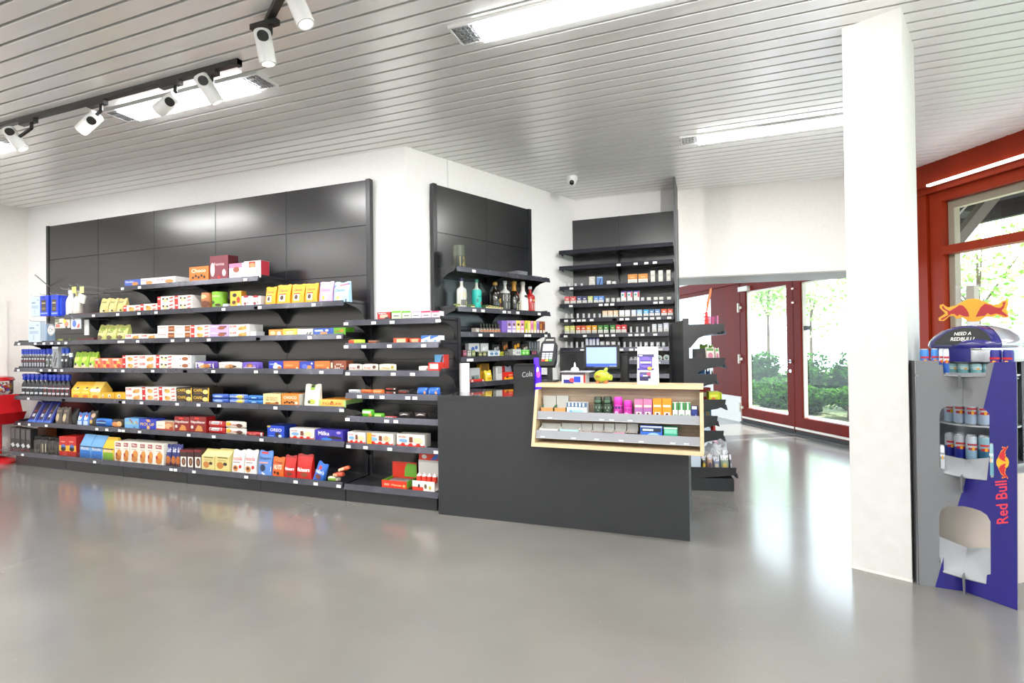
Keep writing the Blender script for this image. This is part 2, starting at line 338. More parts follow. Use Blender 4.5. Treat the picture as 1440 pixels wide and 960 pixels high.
m = MB(); m.box(-.03, -.019, -.04, 0, .019, 0, TRACKM); m.build('end_cap', t)
spot(22, 196, 2.955, (-4.87, 2.49), (.35, .35, -.75), 'white spotlight on the long track, closest to the shop corner')
spot(125, 173, 2.955, (-4.06, 2.49), (-.75, -.15, -.55), 'white spotlight on the long track turned toward the shop corner, second along')
spot(235, 146, 2.955, (-3.31, 2.49), (-.85, -.1, -.45), 'white spotlight on the long track aimed sideways, in front of the glowing light')
spot(294, 126, 2.955, (-2.98, 2.49), (.3, .45, -.8), 'white spotlight by the free end of the long track')
t = empty('spotlight_track', (-2.27, 2.25, ZC), label='short black spotlight track crossing the slats at the top edge', cat='light track')
a = Vector((-2.27, 2.25, 0)); b = Vector((-1.85, 1.99, 0)); d = (b - a).normalized(); nn = Vector((-d.y, d.x, 0)) * .018
m = MB(); e = d * 2.5; P0 = [-nn, e - nn, e + nn, nn]; m.hexa([(p.x, p.y, -.033) for p in P0] + [(p.x, p.y, 0) for p in P0], TRACKM); m.build('rail', t)
spot(373, 68, 2.94, (-2.22, 2.22), (.1, .15, -1), 'white spotlight hanging straight down from the short track')
spot(421, 12, 2.94, (-1.90, 2.02), (.35, .12, -.9), 'white spotlight cut off by the upper picture edge')
t = empty('spotlight_track', (1.2, 1.2, ZC), label='unseen black spotlight track added over the open shop floor behind the viewer', cat='light track')  # track out of view, put in to carry the two added spots
m = MB(); m.box(-.2, -.018, -.033, 1.6, .018, 0, TRACKM); m.build('rail', t)
spot(0, 0, 0, (1.4, 1.2), Vector((-1.9, 5.4, 2.3)) - Vector((1.4, 1.2, 2.95)), 'unseen white spotlight added to brighten the slanting white wall from behind the viewer', 300, (1.4, 1.2, 2.95))  # added spot, out of view, lifts the dim slanting wall
spot(0, 0, 0, (2.2, 1.2), Vector((-.9, 6.4, 2.6)) - Vector((2.2, 1.2, 2.95)), 'unseen white spotlight added to brighten the tobacco wall from behind the viewer', 110, (2.2, 1.2, 2.95))  # second added spot, unseen, brightens the wall above the tobacco
# dome camera
cc = onz(804, 249, ZC); t = empty('ceiling_camera', (cc.x, cc.y, ZC), label='small white dome security camera on the slats above the tobacco shelves', cat='security camera')
m = MB(); m.lathe([(.03, -.075), (.052, -.06), (.062, -.03), (.062, 0)], 24, WHITE_G); m.build('housing', t, smooth=50)
d = (EYE - Vector((cc.x, cc.y, ZC - .05))).normalized(); d.z = -.35; d.normalize(); M = rot_to(d)
m = MB(); m.lathe([(.04, .0), (.043, .03), (.038, .042), (.03, .05)], 22, WHITE_G, T=lambda x, y, z: tuple(Vector((0, 0, -.055)) + M @ Vector((x, y, z)))); m.build('eyeball', t, smooth=50)
m = MB(); m.lathe([(.029, .047), (.022, .056), (.01, .06)], 20, mat('#0b0b0d', .1), T=lambda x, y, z: tuple(Vector((0, 0, -.055)) + M @ Vector((x, y, z)))); m.build('lens', t, smooth=50)
# ================================================================ SHELVING
SH = {}                      # shelf key -> (height of tray, back-plane origin, rotation, depth)
def gondola(name, label, origin, rz, bays, top, panel_h, base_d, kick=True, perf_ends=True, ztop_seams=None):
    g = empty(name, (origin[0], origin[1], 0), rz, label=label, cat='shelving')
    for a, b in zip(bays, bays[1:]):
        zs = sorted(set([.0, top] + [z for z in (ztop_seams or []) if z < top]))
        m = MB()
        for z0, z1 in zip(zs, zs[1:]): m.box(a + .004, -.012, z0 + .003, b - .004, 0, z1 - .003, PANEL)
        m.box(a, 0.0, 0, b, .006, top - .004, STEEL_D); m.build('back_panel', g)
    for k, x in enumerate(bays):
        m = MB(); e = 0 < k < len(bays) - 1; w = .004 if e else .022
        xx = x if e else (x - .018 if k == 0 else x + .018)
        m.box(xx - w, -.02 if not e else -.0135, 0, xx + w, .03, top + (.0 if e else .004), STEEL)
        if not e:
            s = 1 if k == 0 else -1; z = .3
            while z < top - .03:
                m.box(xx + s * (w - .011) - .004, -.0212, z, xx + s * (w - .011) + .004, -.02, z + .022, BLK); z += .04
        m.build('upright', g)
    if kick:
        for a, b in zip(bays, bays[1:]):
            m = MB(); m.box(a + .003, -base_d + .012, 0, b - .003, -base_d + .03, .112, KICK); m.box(a + .003, -base_d + .03, .1, b - .003, -.01, .11, STEEL_D); m.build('kick_plate', g)
    return g
TAGM = mat('#f6f6f4', .5)
def shelf(g, x0, x1, zb, depth, tags=(), lb=True, rb=True, lipcol=None, riser=False, base=False):
    lm = lipcol or LIP
    s = MB(); s.box(x0 + .003, -depth, zb + .03, x1 - .003, -.012, zb + .037, STEEL); o = s.build('shelf', g)
    m = MB(); y = -depth; m.prism([(y - .004, zb + .048), (y + .004, zb + .048), (y + .004, zb + .004), (y - .012, zb), (y - .016, zb + .002)], lambda p, q, t: (t, p, q), lm, x0 + .002, x1 - .002); m.build('price_rail', o)
    if not base:
        br = [(-depth + .03, zb + .03), (-depth + .03, zb + .062), (-.012, zb + .062), (-.012, zb - .12), (-.035, zb - .118), (-.06, zb - .09), (-.11, zb - .03), (-.18, zb - .002), (-.26, zb + .012)]
        for f, xx in ((lb, x0 + .003), (rb, x1 - .006)):
            if f: MB().prism(br if f == 2 else [(p, min(q, zb + .034)) for p, q in br], lambda p, q, t: (t, p, q), STEEL, xx, xx + .003).build('bracket', o)
    for tx in tags:
        if x0 - .02 < tx < x1 + .02: MB().box(tx - .022, y - .0185, zb + .006, tx + .022, y - .0155, zb + .03, TAGM, T=lambda a, b, c: (a, b + (zb + .018 - c) * .0, c)).build('price_tag', o)
    if riser: MB().add([(x0 + .01, -depth - .002, zb + .04), (x1 - .01, -depth - .002, zb + .04), (x1 - .01, -depth - .002, zb + .095), (x0 + .01, -depth - .002, zb + .095)], [(0, 1, 2, 3)], GLASS).build('clear_riser', o)
    return o
# --- main wall run
X = [-7.60, -6.68, -5.745, -4.82, -3.88, -2.935]
YB = 4.07; D = .35; YF = YB - D
gm = gondola('wall_shelving', 'long anthracite wall shelving full of biscuits and sweets along the back wall', (0, YB), 0, X, 2.855, 0, .36, ztop_seams=[.4, .8, 1.2, 1.52, 1.975, 2.435])
def tg(zb, *pxs): return [ony(p, 500, YF - .015).x for p in pxs]
ZS = {'s1': 1.936, 's2': 1.67, 's3': 1.384, 's4': 1.081, 's5': .756, 's6': .459, 's7': .116, 'A': 1.495, 'B': 1.299, 'C': 1.069, 'D': .877, 'E': .681, 'F': .452, 'G': .110}
TAGS = {'s1': (173, 197, 346), 's2': (132, 166, 196, 220, 315, 361, 366, 442), 's3': (27, 50, 62, 73, 83, 93, 168, 173, 194, 243, 264, 294, 363, 436, 477), 's4': (26, 58, 70, 78, 87, 173, 215, 260, 300, 360, 388, 452),
        's5': (40, 89, 169, 174, 199, 249, 279, 308, 387, 480), 's6': (27, 41, 65, 136, 150, 168, 173, 196, 265, 300, 367), 's7': (36, 137, 244, 250, 276, 349, 418, 446, 478)}
for k, b0, b1 in (('s1', 2, 4), ('s2', 1, 5), ('s3', 0, 5), ('s4', 0, 5), ('s5', 0, 5), ('s6', 0, 5), ('s7', 0, 5)):
    for b in range(b0, b1): shelf(gm, X[b], X[b + 1], ZS[k], D if k != 's7' else D + .03, tg(0, *TAGS[k]), lb=(2 if b == b0 else 1), rb=(2 if b == b1 - 1 else 1), base=(k == 's7'), riser=(k == 's7' and b < 2))
# --- low run beside the counter (stands past the wall corner)
X6 = [-2.93, -2.05]
gl = gondola('low_shelving', 'low anthracite shelving bay of chocolate bars between wall run and counter', (0, YB), 0, X6, 1.55, 0, .36, ztop_seams=[.4, .8, 1.2])
TAG6 = {'A': (487, 526, 552, 617), 'B': (487, 512, 548, 596), 'C': (489, 553, 580), 'D': (505, 522, 537, 573, 583), 'E': (488, 543, 556), 'F': (489, 513, 547, 612), 'G': (478,)}
for k in 'ABCDEFG': shelf(gl, X6[0] + .012, -2.014, ZS[k], D if k != 'G' else D + .03, tg(0, *TAG6[k]), lb=1, rb=2, base=(k == 'G'))
# --- liquor run
LO = CORN + dL * .3 + nL * .05; DLQ = .30
gq = gondola('spirits_shelving', 'anthracite shelving of spirits on the slanting white wall behind the counter', LO, PHI, [0, .652, 1.30], 2.835, 0, .36, kick=False, ztop_seams=[1.0, 1.5, 1.955, 2.385])
ZQ = {'q1': 1.985, 'q2': 1.622, 'q3': 1.394, 'q4': 1.166, 'q5': .93}
QT = {'q1': (667,), 'q2': (667, 679, 709, 716, 728, 758), 'q3': (675, 691, 739, 744, 767), 'q4': (658, 662), 'q5': ()}
for k, zb in ZQ.items():
    tq = [onpl(p, 440, LO + nL * (DLQ + .015), PHI)[0] for p in QT[k]]
    for b in range(2): shelf(gq, (0, .652)[b], (.652, 1.30)[b], zb, DLQ, tq, lb=2 if b == 0 else 1, rb=2 if b == 1 else 1)
# --- tobacco run
TY = 6.42; TX = [-1.66, -1.0, -.36]; DT = .37
gt = gondola('tobacco_shelving', 'tall dark tobacco shelving with rows of cigarette packs on the far wall', (0, TY), 0, TX, 2.865, 0, .36, kick=False, ztop_seams=[2.43])
ZT = {'t1': 2.385, 't2': 2.198, 't3': 1.957, 't4': 1.751, 't5': 1.578, 't6': 1.397, 't7': 1.232, 't8': 1.085, 't9': .93}
TT = {'t2': (871, 895, 910, 922), 't3': (804,), 't4': (803, 845, 853, 861, 922, 930), 't5': (796, 806, 814, 821, 832, 864, 874, 882, 899, 908, 917, 926, 941), 't6': (795, 822, 845, 853, 862, 886, 895, 903, 921, 943), 't7': (818, 873, 887, 895, 928, 945), 't8': (925, 947)}
DARKLIP = mat('#20222b', .35, .2)
for k, zb in ZT.items():
    tq = [ony(p, 440, TY - DT - .015).x for p in TT.get(k, ())]
    for b in range(2): shelf(gt, TX[b], TX[b + 1], zb, DT, tq, lb=1, rb=1, lipcol=DARKLIP if k in ('t1', 't2', 't3', 't4', 't5', 't6') else None)
m = MB(); m.box(-.345, 5.985, 0, -.325, 6.471, ZC, mat('#44474a', .5)); m.build('side_panel', gt, loc=(0, -TY, 0))
# --- snack gondola seen from its end
GO = Vector((-.172, 4.943, 0)); GA = math.radians(11.24); ga = Vector((math.cos(GA), math.sin(GA), 0)); gb = Vector((-ga.y, ga.x, 0))
gs = gondola('snack_shelving', 'dark free-standing snack shelving seen from its end beyond the counter', GO - ga * .02, GA + PI / 2, [.02, .92], 1.53, 0, .40, ztop_seams=[.5, 1.0])
ZG = {'g1': (1.385, .33), 'g2': (1.085, .33), 'g3': (.94, .26), 'g4': (.715, .33), 'g5': (.57, .26), 'g6': (.44, .31), 'g7': (.115, .41)}
for k, (zb, dd) in ZG.items():
    o = shelf(gs, .02, .92, zb, dd, (), lb=2, rb=2, base=(k == 'g7'))
    if k == 'g7': MB().box(.018, -dd + .03, 0, .92, -.013, .113, KICK).build('kick_plate', gs)
    MB().prism([(-dd + .01, zb + .03), (-dd + .0, zb + .095), (-.02, zb + .095), (-.02, zb - .02 if k != 'g7' else zb), (-.12, zb - .01 if k != 'g7' else zb)], lambda p, q, t: (t, p, q), STEEL, .016, .021).build('end_plate', o)
# ================================================================ GOODS: SHAPES
def pk_box(w, h, d, c, spec=None, side=None, top=None):
    m = MB(); m.box(0, 0, 0, w, d, h, c)
    if side: m.add([(w + .0006, .001, .001), (w + .0006, d - .001, .001), (w + .0006, d - .001, h - .001), (w + .0006, .001, h - .001)], [(0, 1, 2, 3)], side)
    if top: m.add([(.001, .001, h + .0006), (w - .001, .001, h + .0006), (w - .001, d - .001, h + .0006), (.001, d - .001, h + .0006)], [(0, 1, 2, 3)], top)
    decals(m, spec, lambda u, v, L: (u * w, -.0006 * L, v * h)); return m
def pk_bag(w, h, d, c, spec=None, lean=0., crumple=0.):
    def T(v): return d * (.93 + .25 * v if v < .28 else max(.05, 1 - ((v - .28) / .72) ** 1.7 * .97))
    def fr(u, v, s): a = abs(2 * u - 1); x = w * (.5 + (u - .5) * (1 - .07 * math.sin(PI * min(1, v * 1.1)))); return (x, d / 2 + s * T(v) / 2 * (1 - .45 * a ** 3) + lean * h * v, v * h + .006 * math.sin(u * 9) * (v > .99))
    m = MB(); m.grid(lambda u, v: fr(u, v, -1), 10, 12, c); m.grid(lambda u, v: fr(1 - u, v, 1), 10, 12, c)
    for e in (0, 1): m.grid(lambda u, v: tuple(Vector(fr(e, v, -1)) * (1 - (u if e else 1 - u)) + Vector(fr(e, v, 1)) * (u if e else 1 - u)), 1, 12, c)
    m.add([fr(0, 0, -1), fr(1, 0, -1), fr(1, 0, 1), fr(0, 0, 1)], [(3, 2, 1, 0)], c)
    if crumple: m.v = [(x + rng.uniform(-1, 1) * crumple, y + rng.uniform(-1, 1) * crumple, z + rng.uniform(-.5, 1) * crumple * (z > .01)) for x, y, z in m.v]
    def P(u, v, L): p = fr(u, v, -1); return (p[0], p[1] - .0009 * L - .0004, p[2])
    decals(m, spec, P); return m
def pk_flow(w, h, d, c, spec=None):
    n = 14; xs = [0, .035, .075, .16, .5, .84, .925, .965, 1]; ts = [.06, .07, .55, .93, 1, .93, .55, .07, .06]; hs = [.88, .86, .86, .97, 1, .97, .86, .86, .88]
    m = MB(); vs = []
    def ring(a, t, hh):
        ca, sa = math.cos(a), math.sin(a); e = .62
        return (d / 2 - d / 2 * t * math.copysign(abs(ca) ** e, ca), h / 2 + h / 2 * hh * math.copysign(abs(sa) ** e, sa))
    for x, t, hh in zip(xs, ts, hs):
        for k in range(n): y, z = ring(2 * PI * k / n, t, hh); vs.append((x * w, y, z))
    fs = [(q * n + k, q * n + (k + 1) % n, (q + 1) * n + (k + 1) % n, (q + 1) * n + k) for q in range(len(xs) - 1) for k in range(n)]
    m.add(vs, [tuple(reversed(f)) for f in fs] + [tuple(range(n)), tuple(reversed([(len(xs) - 1) * n + k for k in range(n)]))], c)
    def P(u, v, L):
        t = 1.0 if .12 < u < .88 else .8; q = min(.999, abs(2 * v - 1)); return (u * w, d / 2 - d / 2 * t * (1 - q ** 3.2) ** .31 - .0012 * L, v * h)
    decals(m, spec, P); return m
def pk_house(w, h, d, c, spec=None, k=.52):
    m = MB(); m.prism([(0, 0), (0, k * h), (d * .5 - .004, h), (d * .5 + .004, h), (d, k * h), (d, 0)], lambda p, q, t: (t, p, q), c, 0, w)
    decals(m, spec, lambda u, v, L: (u * w, -.0007 * L + (0 if v < k else (v - k) / (1 - k) * d * .5), v * h)); return m
def pk_lathe(w, h, prof, cols, spec=None, n=20):
    r = w / 2; m = MB(); m.lathe([(a * r, b * h) for a, b in prof], n, cols[0], c=(r, r, 0), cols=cols)
    def P(u, v, L):
        a = -PI / 2 + (u - .5) * PI * .9; rr = r
        for (a0, b0), (a1, b1) in zip(prof, prof[1:]):
            if b0 <= v <= b1 and b1 > b0: rr = r * (a0 + (a1 - a0) * (v - b0) / (b1 - b0))
        rr += .0006 * L; return (r + rr * math.cos(a), r + rr * math.sin(a), v * h)
    decals(m, spec, P); return m
def pk_spray(w, h, body, lab, head):
    r = w * .36; m = MB(); c = (w * .42, r, 0)
    m.lathe([(r, 0), (r, .5 * h), (r * .9, .56 * h), (r * .42, .68 * h), (r * .38, .74 * h)], 16, body, c=c, cols=[body, body, body, body])
    def P(u, v, L): a = -PI / 2 + (u - .5) * PI * .9; rr = r + .0008 * L; return (c[0] + rr * math.cos(a), r + rr * math.sin(a), v * h)
    decals(m, [('r', .02, .06, .98, .48, lab), ('r', .2, .12, .8, .2, '#cfd3d8'), ('r', .1, .36, .9, .42, '#c8ccd2')], P)
    y0, y1 = r - w * .16, r + w * .16; z = .72 * h
    m.prism([(w * .28, z), (w * .56, z), (w * .60, z + .10 * h), (w * .74, z + .17 * h), (w * .74, z + .22 * h), (w * .40, z + .28 * h), (w * .06, z + .255 * h), (w * .0, z + .20 * h), (w * .02, z + .165 * h), (w * .2, z + .16 * h)], lambda p, q, t: (p, t, q), head, y0, y1)
    m.prism([(w * .1, z + .16 * h), (w * .18, z + .16 * h), (w * .12, z + .05 * h), (w * .03, z + .0 * h), (w * .0, z + .03 * h)], lambda p, q, t: (p, t, q), head, y0 + w * .05, y1 - w * .05)
    return m
# ---------------------------------------------------------------- placing
REG = []
def reg(o, desc, name, cat, shelf, x, group):
    REG.append([o, desc, name, cat, shelf, x, group]); return o
def main_pt(px, py, back=.03): return ony(px, py, YF + back)
def put_main(key, x0, x1, yt, fn, desc, name, cat, rows=1, shelf=None, back=.03, jig=.0, group=None, drop=0., **kw):
    """a pack (or a stack of `rows`) whose front spans the measured width on a wall shelf"""
    z0 = ZS[key] + .0372; a = main_pt(x0, yt, back); b = main_pt(x1, yt, back); w = (b.x - a.x) * .985; h = ((a.z + b.z) / 2 - z0) / rows
    out = []
    for r in range(rows):
        m = fn(w, h * .992, **kw)
        o = m.build(name, loc=(a.x, YF + back + rng.uniform(0, .004), z0 + r * h), rz=rng.uniform(-jig, jig), smooth=38)
        reg(o, desc, name, cat, shelf or SHN[key], a.x + r * 1e-4, group); out.append(o)
    return out
SHN = {'s1': 'top wall shelf', 's2': 'second wall shelf', 's3': 'third wall shelf', 's4': 'fourth wall shelf', 's5': 'fifth wall shelf', 's6': 'sixth wall shelf', 's7': 'bottom wall shelf',
       'A': 'top low shelf', 'B': 'second low shelf', 'C': 'third low shelf', 'D': 'fourth low shelf', 'E': 'fifth low shelf', 'F': 'sixth low shelf', 'G': 'bottom low shelf'}
def bxk(d=.16, c='#f6f2ec', spec=None, side=None, top=None): return lambda w, h: pk_box(w, h, d, c, spec, side, top)
def bgk(c, spec=None, d=.07, lean=.04, crumple=0.): return lambda w, h: pk_bag(w, h, d, c, spec, lean, crumple)
def flk(c, spec=None, d=.06): return lambda w, h: pk_flow(w, h, d, c, spec)
def hsk(c, spec=None, d=.1, k=.52): return lambda w, h: pk_house(w, h, d, c, spec, k)
def ltk(prof, cols, spec=None): return lambda w, h: pk_lathe(w, h, prof, cols, spec)
# colours
Wt, Cr, Rd, Dr, Or, Ye, Gn, Lg, Bl, Db, Lb, Pu, Li, Br, Dk, Pk, Gr = '#f1ece6', '#f3e7cf', '#d42a20', '#8c1a18', '#ef8a33', '#f6c21c', '#4f9a3a', '#a9cc4a', '#2550b8', '#1c2f7a', '#8fc3ea', '#6a4fb0', '#cbb4e0', '#7a4424', '#2a201c', '#f0b7cf', '#8a8d92'
def P_red(flip=0):    # white biscuit pack with red band, biscuit picture and small red mark
    return [('r', 0, 0, .2, 1, Rd), ('r', .03, .6, .17, .78, Wt), ('o', .5, .45, .17, .3, '#e6b868'), ('o', .42, .62, .08, .14, '#c98a3c'), ('p', [(.74, .62), (.95, .72), (.95, .88), (.74, .78)], Rd), ('p', [(.74, .18), (.95, .28), (.95, .40), (.74, .30)], '#e0665c')]
def P_choc():
    return [('r', 0, 0, .2, 1, Rd), ('r', .03, .6, .17, .78, Wt), ('o', .48, .45, .15, .26, '#f0dfb0'), ('o', .36, .66, .06, .14, '#3b2b22'), ('o', .6, .62, .07, .12, '#5b4432'), ('p', [(.74, .62), (.95, .72), (.95, .88), (.74, .78)], Rd), ('p', [(.74, .18), (.95, .28), (.95, .40), (.74, .30)], Rd)]
def P_lab():          # white pack with a red word label at the upper corner
    return [('r', .04, .55, .36, .86, Rd), ('t', 'Mini', .08, .62, .32, .8, Wt), ('o', .68, .42, .2, .3, '#e2b56b'), ('o', .55, .3, .1, .18, '#d39a4c'), ('o', .82, .7, .04, .08, '#b53326')]
# ================================================================ GOODS ON THE LONG WALL RUN
q = put_main
BOXG = 'boxes and packs on the wall shelves'
# top shelf
q('s1', 175, 197, 393, bxk(.2, '#4a6fbe', [('t', 'Kinder', .08, .6, .6, .85, Wt), ('r', 0, .0, 1, .22, '#e9edf5'), ('o', .7, .4, .2, .25, '#d6954e')]), 'flat blue biscuit box', 'biscuit_box', 'biscuits')
q('s1', 197.5, 217, 391, bxk(.2, '#efe6f0', [('o', .62, .4, .24, .26, '#e0a868'), ('t', 'Petit', .08, .62, .5, .84, '#9a6fb5')]), 'flat pale lilac biscuit box', 'biscuit_box', 'biscuits')
q('s1', 217.5, 247, 389, bxk(.22, '#f4eef0', [('o', .7, .4, .2, .26, '#e0a868'), ('t', 'Petit Beurre', .08, .58, .6, .82, '#b083b8')], side='#f4f4f4'), 'flat white biscuit box with lilac print', 'biscuit_box', 'biscuits')
q('s1', 266, 293.5, 374.5, bxk(.13, '#e08a33', [('t', 'Choco', .12, .62, .86, .86, '#fff2e0')] + [('o', .2 + .15 * k, .3 + .1 * (k % 2), .06, .09, Dk) for k in range(5)], side='#b8641e'), 'orange box with chocolate balls', 'chocolate_box', 'chocolates')
q('s1', 295, 321, 359, bxk(.07, '#8c3b4c', [('o', .15, .45, .12, .28, '#e8d8dc'), ('o', .78, .3, .1, .14, '#e9dcdc'), ('o', .5, .12, .08, .08, '#c9302c'), ('t', 'Femina', .25, .6, .8, .72, '#e6c9cf')], side='#5c1522'), 'tall burgundy chocolate box', 'chocolate_box', 'chocolates')
q('s1', 304, 328, 359.5, bxk(.06, '#7a2438', [], side='#5c1522'), 'dark red box edge behind the burgundy box', 'chocolate_box', 'chocolates', back=.125)
q('s1', 322, 342.5, 370, bxk(.1, '#f3dfe6', [('r', .0, .72, .9, 1, '#e58fb0'), ('o', .5, .6, .22, .18, '#a86a55'), ('t', 'Raffino', .1, .2, .7, .36, '#c9a2ac')]), 'square pink and white praline box', 'chocolate_box', 'chocolates')
q('s1', 343, 367, 366.5, bxk(.1, '#f7f1ec', [('r', .3, .62, .68, .97, '#b8342c'), ('o', .5, .75, .16, .14, '#dca070'), ('t', 'TRUFFES', .12, .3, .9, .42, '#c9a070')], side='#c04050'), 'square white praline box with red seal', 'chocolate_box', 'chocolates')
# second shelf
m_ = [('o', .5, .45, .36, .26, '#c7cf8a'), ('o', .5, .2, .3, .1, '#e6d9b0'), ('t', 'Snack', .2, .7, .8, .84, '#5d7a2e'), ('o', .7, .2, .1, .06, '#4c3a2a')]
for a, b in ((136.5, 149), (149, 160.5), (160.5, 172.5)): q('s2', a, b, 419, bgk('#cfc084', m_, .09), 'green and tan snack bag', 'snack_bag', 'snacks')
q('s2', 173, 197, 429, bxk(.14, Wt, P_red()), 'low red banded biscuit box', 'biscuit_box', 'biscuits')
q('s2', 197.3, 221, 427, bxk(.14, Wt, P_red()), 'low red banded biscuit box', 'biscuit_box', 'biscuits')
q('s2', 221.3, 245, 416.5, bxk(.16, Wt, P_choc()), 'red banded chocolate biscuit box', 'biscuit_box', 'biscuits', rows=2)
q('s2', 245.5, 270, 415, bxk(.16, Wt, P_choc(), side='#f0eeea'), 'red banded chocolate biscuit box', 'biscuit_box', 'biscuits', rows=2)
CAN = [(.96, 0), (1, .02), (1, .97), (.94, 1), (.5, 1)]
q('s2', 279, 292, 411, ltk(CAN, ['#b9793c'] * 5, [('o', .4, .75, .3, .14, '#e9d3a8'), ('o', .6, .3, .3, .2, '#7a431c')]), 'round brown snack tube', 'snack_tube', 'snacks')
q('s2', 293, 308, 409.5, ltk(CAN, ['#8fc036'] * 5, [('t', 'Choc', .2, .68, .8, .8, '#e9f5c8'), ('o', .35, .35, .2, .12, '#3d5a20'), ('o', .7, .2, .14, .08, '#5b3a1c')]), 'round green snack tube', 'snack_tube', 'snacks')
q('s2', 313, 321, 427, bxk(.1, '#c3c9d4', [('r', .1, .1, .9, .5, '#e8ebf0')]), 'small grey carton', 'carton', 'carton')
q('s2', 323.5, 339, 409, bxk(.06, '#ecc04a', [('o', .4, .75, .2, .12, Dk), ('o', .75, .45, .16, .2, '#d0452a'), ('o', .35, .3, .18, .12, '#6b3a1c'), ('o', .8, .12, .16, .1, '#e7e0d0')], side='#b8811e'), 'tall yellow biscuit carton', 'biscuit_carton', 'biscuits')
for a, b in ((339.3, 352), (352.5, 366.5)): q('s2', a, b, 416, bxk(.08, '#f4eef0', [('o', .5, .95, .3, .12, '#b43a44'), ('o', .4, .3, .16, .14, '#a05a60'), ('o', .7, .35, .08, .1, '#c98a80'), ('r', .25, .55, .8, .6, '#c8b6c0')], side='#dcd8d8'), 'small white carton with red crest', 'carton', 'carton')
for (a, b, t) in ((370.5, 385, 403), (386.5, 406, 400), (407, 425.5, 399), (426, 444, 398)): q('s2', a, b, t, bgk('#f0b71c', [('t', 'Classic', .14, .66, .86, .8, '#6f5316'), ('r', .25, .18, .72, .5, '#f4ecd8'), ('o', .48, .36, .14, .12, '#5a2c1c'), ('r', .25, .5, .75, .56, '#b5381e'), ('r', 0, .93, 1, 1, '#f7d04e')], .07), 'yellow sweets bag', 'sweets_bag', 'sweets')
q('s2', 446.5, 466, 395.5, bgk('#e6b6da', [('t', 'Classic', .14, .55, .86, .68, '#9c6a9c'), ('o', .5, .25, .25, .16, '#f6efe0'), ('o', .4, .24, .12, .1, '#e3bf6a'), ('r', 0, .93, 1, 1, '#f0cde6')], .07), 'pink sweets bag', 'sweets_bag', 'sweets')
q('s2', 466.5, 489, 395.5, bgk('#b4d5ea', [('t', 'Classic', .1, .52, .8, .66, '#41617c'), ('o', .42, .24, .26, .16, '#f1ecdc'), ('o', .36, .22, .14, .1, '#d9c88a'), ('p', [(0, .72), (1, .86), (1, .94), (0, .86)], '#6f8ec4'), ('p', [(.4, .78), (.9, .85), (.9, .92), (.4, .86)], '#b8607a')], .08), 'pale blue sweets bag', 'sweets_bag', 'sweets')
q('s2', 99, 136, 440, bxk(.2, '#6e2426', [('r', 0, 0, .22, 1, '#3f6a2c')]), 'low dark red tray with green end under hanging bottles', 'display_tray', 'tray')
# third shelf
m_ = [('o', .5, .5, .4, .3, '#d9d79a'), ('o', .45, .2, .3, .14, '#7a6a48'), ('o', .6, .72, .28, .12, '#93a84a'), ('t', 'Snack', .2, .5, .8, .62, '#4f6b2c')]
for a, b in ((133.5, 146), (146, 160), (160, 175.5)): q('s3', a, b, 456.5, bgk('#c9cc84', m_, .1), 'light green snack bag', 'snack_bag', 'snacks')
for a, b in ((175.8, 198), (198.3, 221)): q('s3', a, b, 469.5, bxk(.14, Wt, P_lab()), 'low white biscuit box with red mark', 'biscuit_box', 'biscuits')
P_st = [('t', 'Kambly', .06, .55, .5, .8, '#b8504a'), ('r', .62, .08, .98, .92, '#b5764a'), ('r', .66, .2, .94, .3, '#8a4f28'), ('r', .66, .45, .94, .55, '#d9a070'), ('r', .66, .7, .94, .8, '#8a4f28')]
for a, b in ((221.3, 246), (246.3, 268)): q('s3', a, b, 457.5, bxk(.16, Wt, P_st), 'white box with brown wafer sticks', 'biscuit_box', 'biscuits', rows=2)
q('s3', 268.3, 295, 456.8, bxk(.16, Wt, P_red()), 'red banded biscuit box', 'biscuit_box', 'biscuits', rows=2)
q('s3', 295.3, 321.5, 456.3, bxk(.16, '#c8b2dc', [('r', .5, .5, .9, .8, '#8d5a6a'), ('o', .62, .45, .2, .22, '#a8643a'), ('t', 'Milka', .06, .6, .42, .84, Wt)]), 'lilac chocolate biscuit box', 'biscuit_box', 'biscuits', rows=2)
q('s3', 321.8, 351, 456, bxk(.16, Wt, P_lab(), side='#e6e4e0'), 'white biscuit box with red mark', 'biscuit_box', 'biscuits', rows=2)
q('s3', 351.8, 360, 466, bxk(.1, '#d8dadd', [('r', .1, .2, .9, .8, '#eceef0')]), 'small pale grey carton', 'carton', 'carton')
q('s3', 377.5, 397, 463, bxk(.12, '#e6a050', [('o', .75, .4, .14, .3, '#dfe8f2'), ('o', .3, .5, .2, .26, '#f2d8a8'), ('r', 0, 0, 1, .12, '#c9762c')]), 'flat orange biscuit pack', 'biscuit_pack', 'biscuits')
q('s3', 397.5, 417.5, 462, bxk(.12, '#f0d468', [('o', .5, .5, .3, .3, '#f7ecb6'), ('r', 0, .0, 1, .12, '#d9b040'), ('t', 'Leibniz', .12, .66, .8, .86, '#b9801e')]), 'flat yellow biscuit pack', 'biscuit_pack', 'biscuits')
q('s3', 418, 440, 462, bxk(.12, '#d4d4d2', [('p', [(.55, .1), (.66, .5), (.72, .5), (.64, .1)], Dk), ('p', [(.72, .1), (.85, .5), (.93, .5), (.82, .1)], Dk)]), 'flat silver biscuit pack', 'biscuit_pack', 'biscuits')
q('s3', 440.5, 463, 461.5, bxk(.12, '#3c6cc0', [('o', .65, .3, .24, .2, '#dca268'), ('r', .08, .55, .6, .8, '#cfe0f4'), ('o', .85, .7, .1, .16, '#f4e6c8')]), 'flat blue biscuit pack', 'biscuit_pack', 'biscuits')
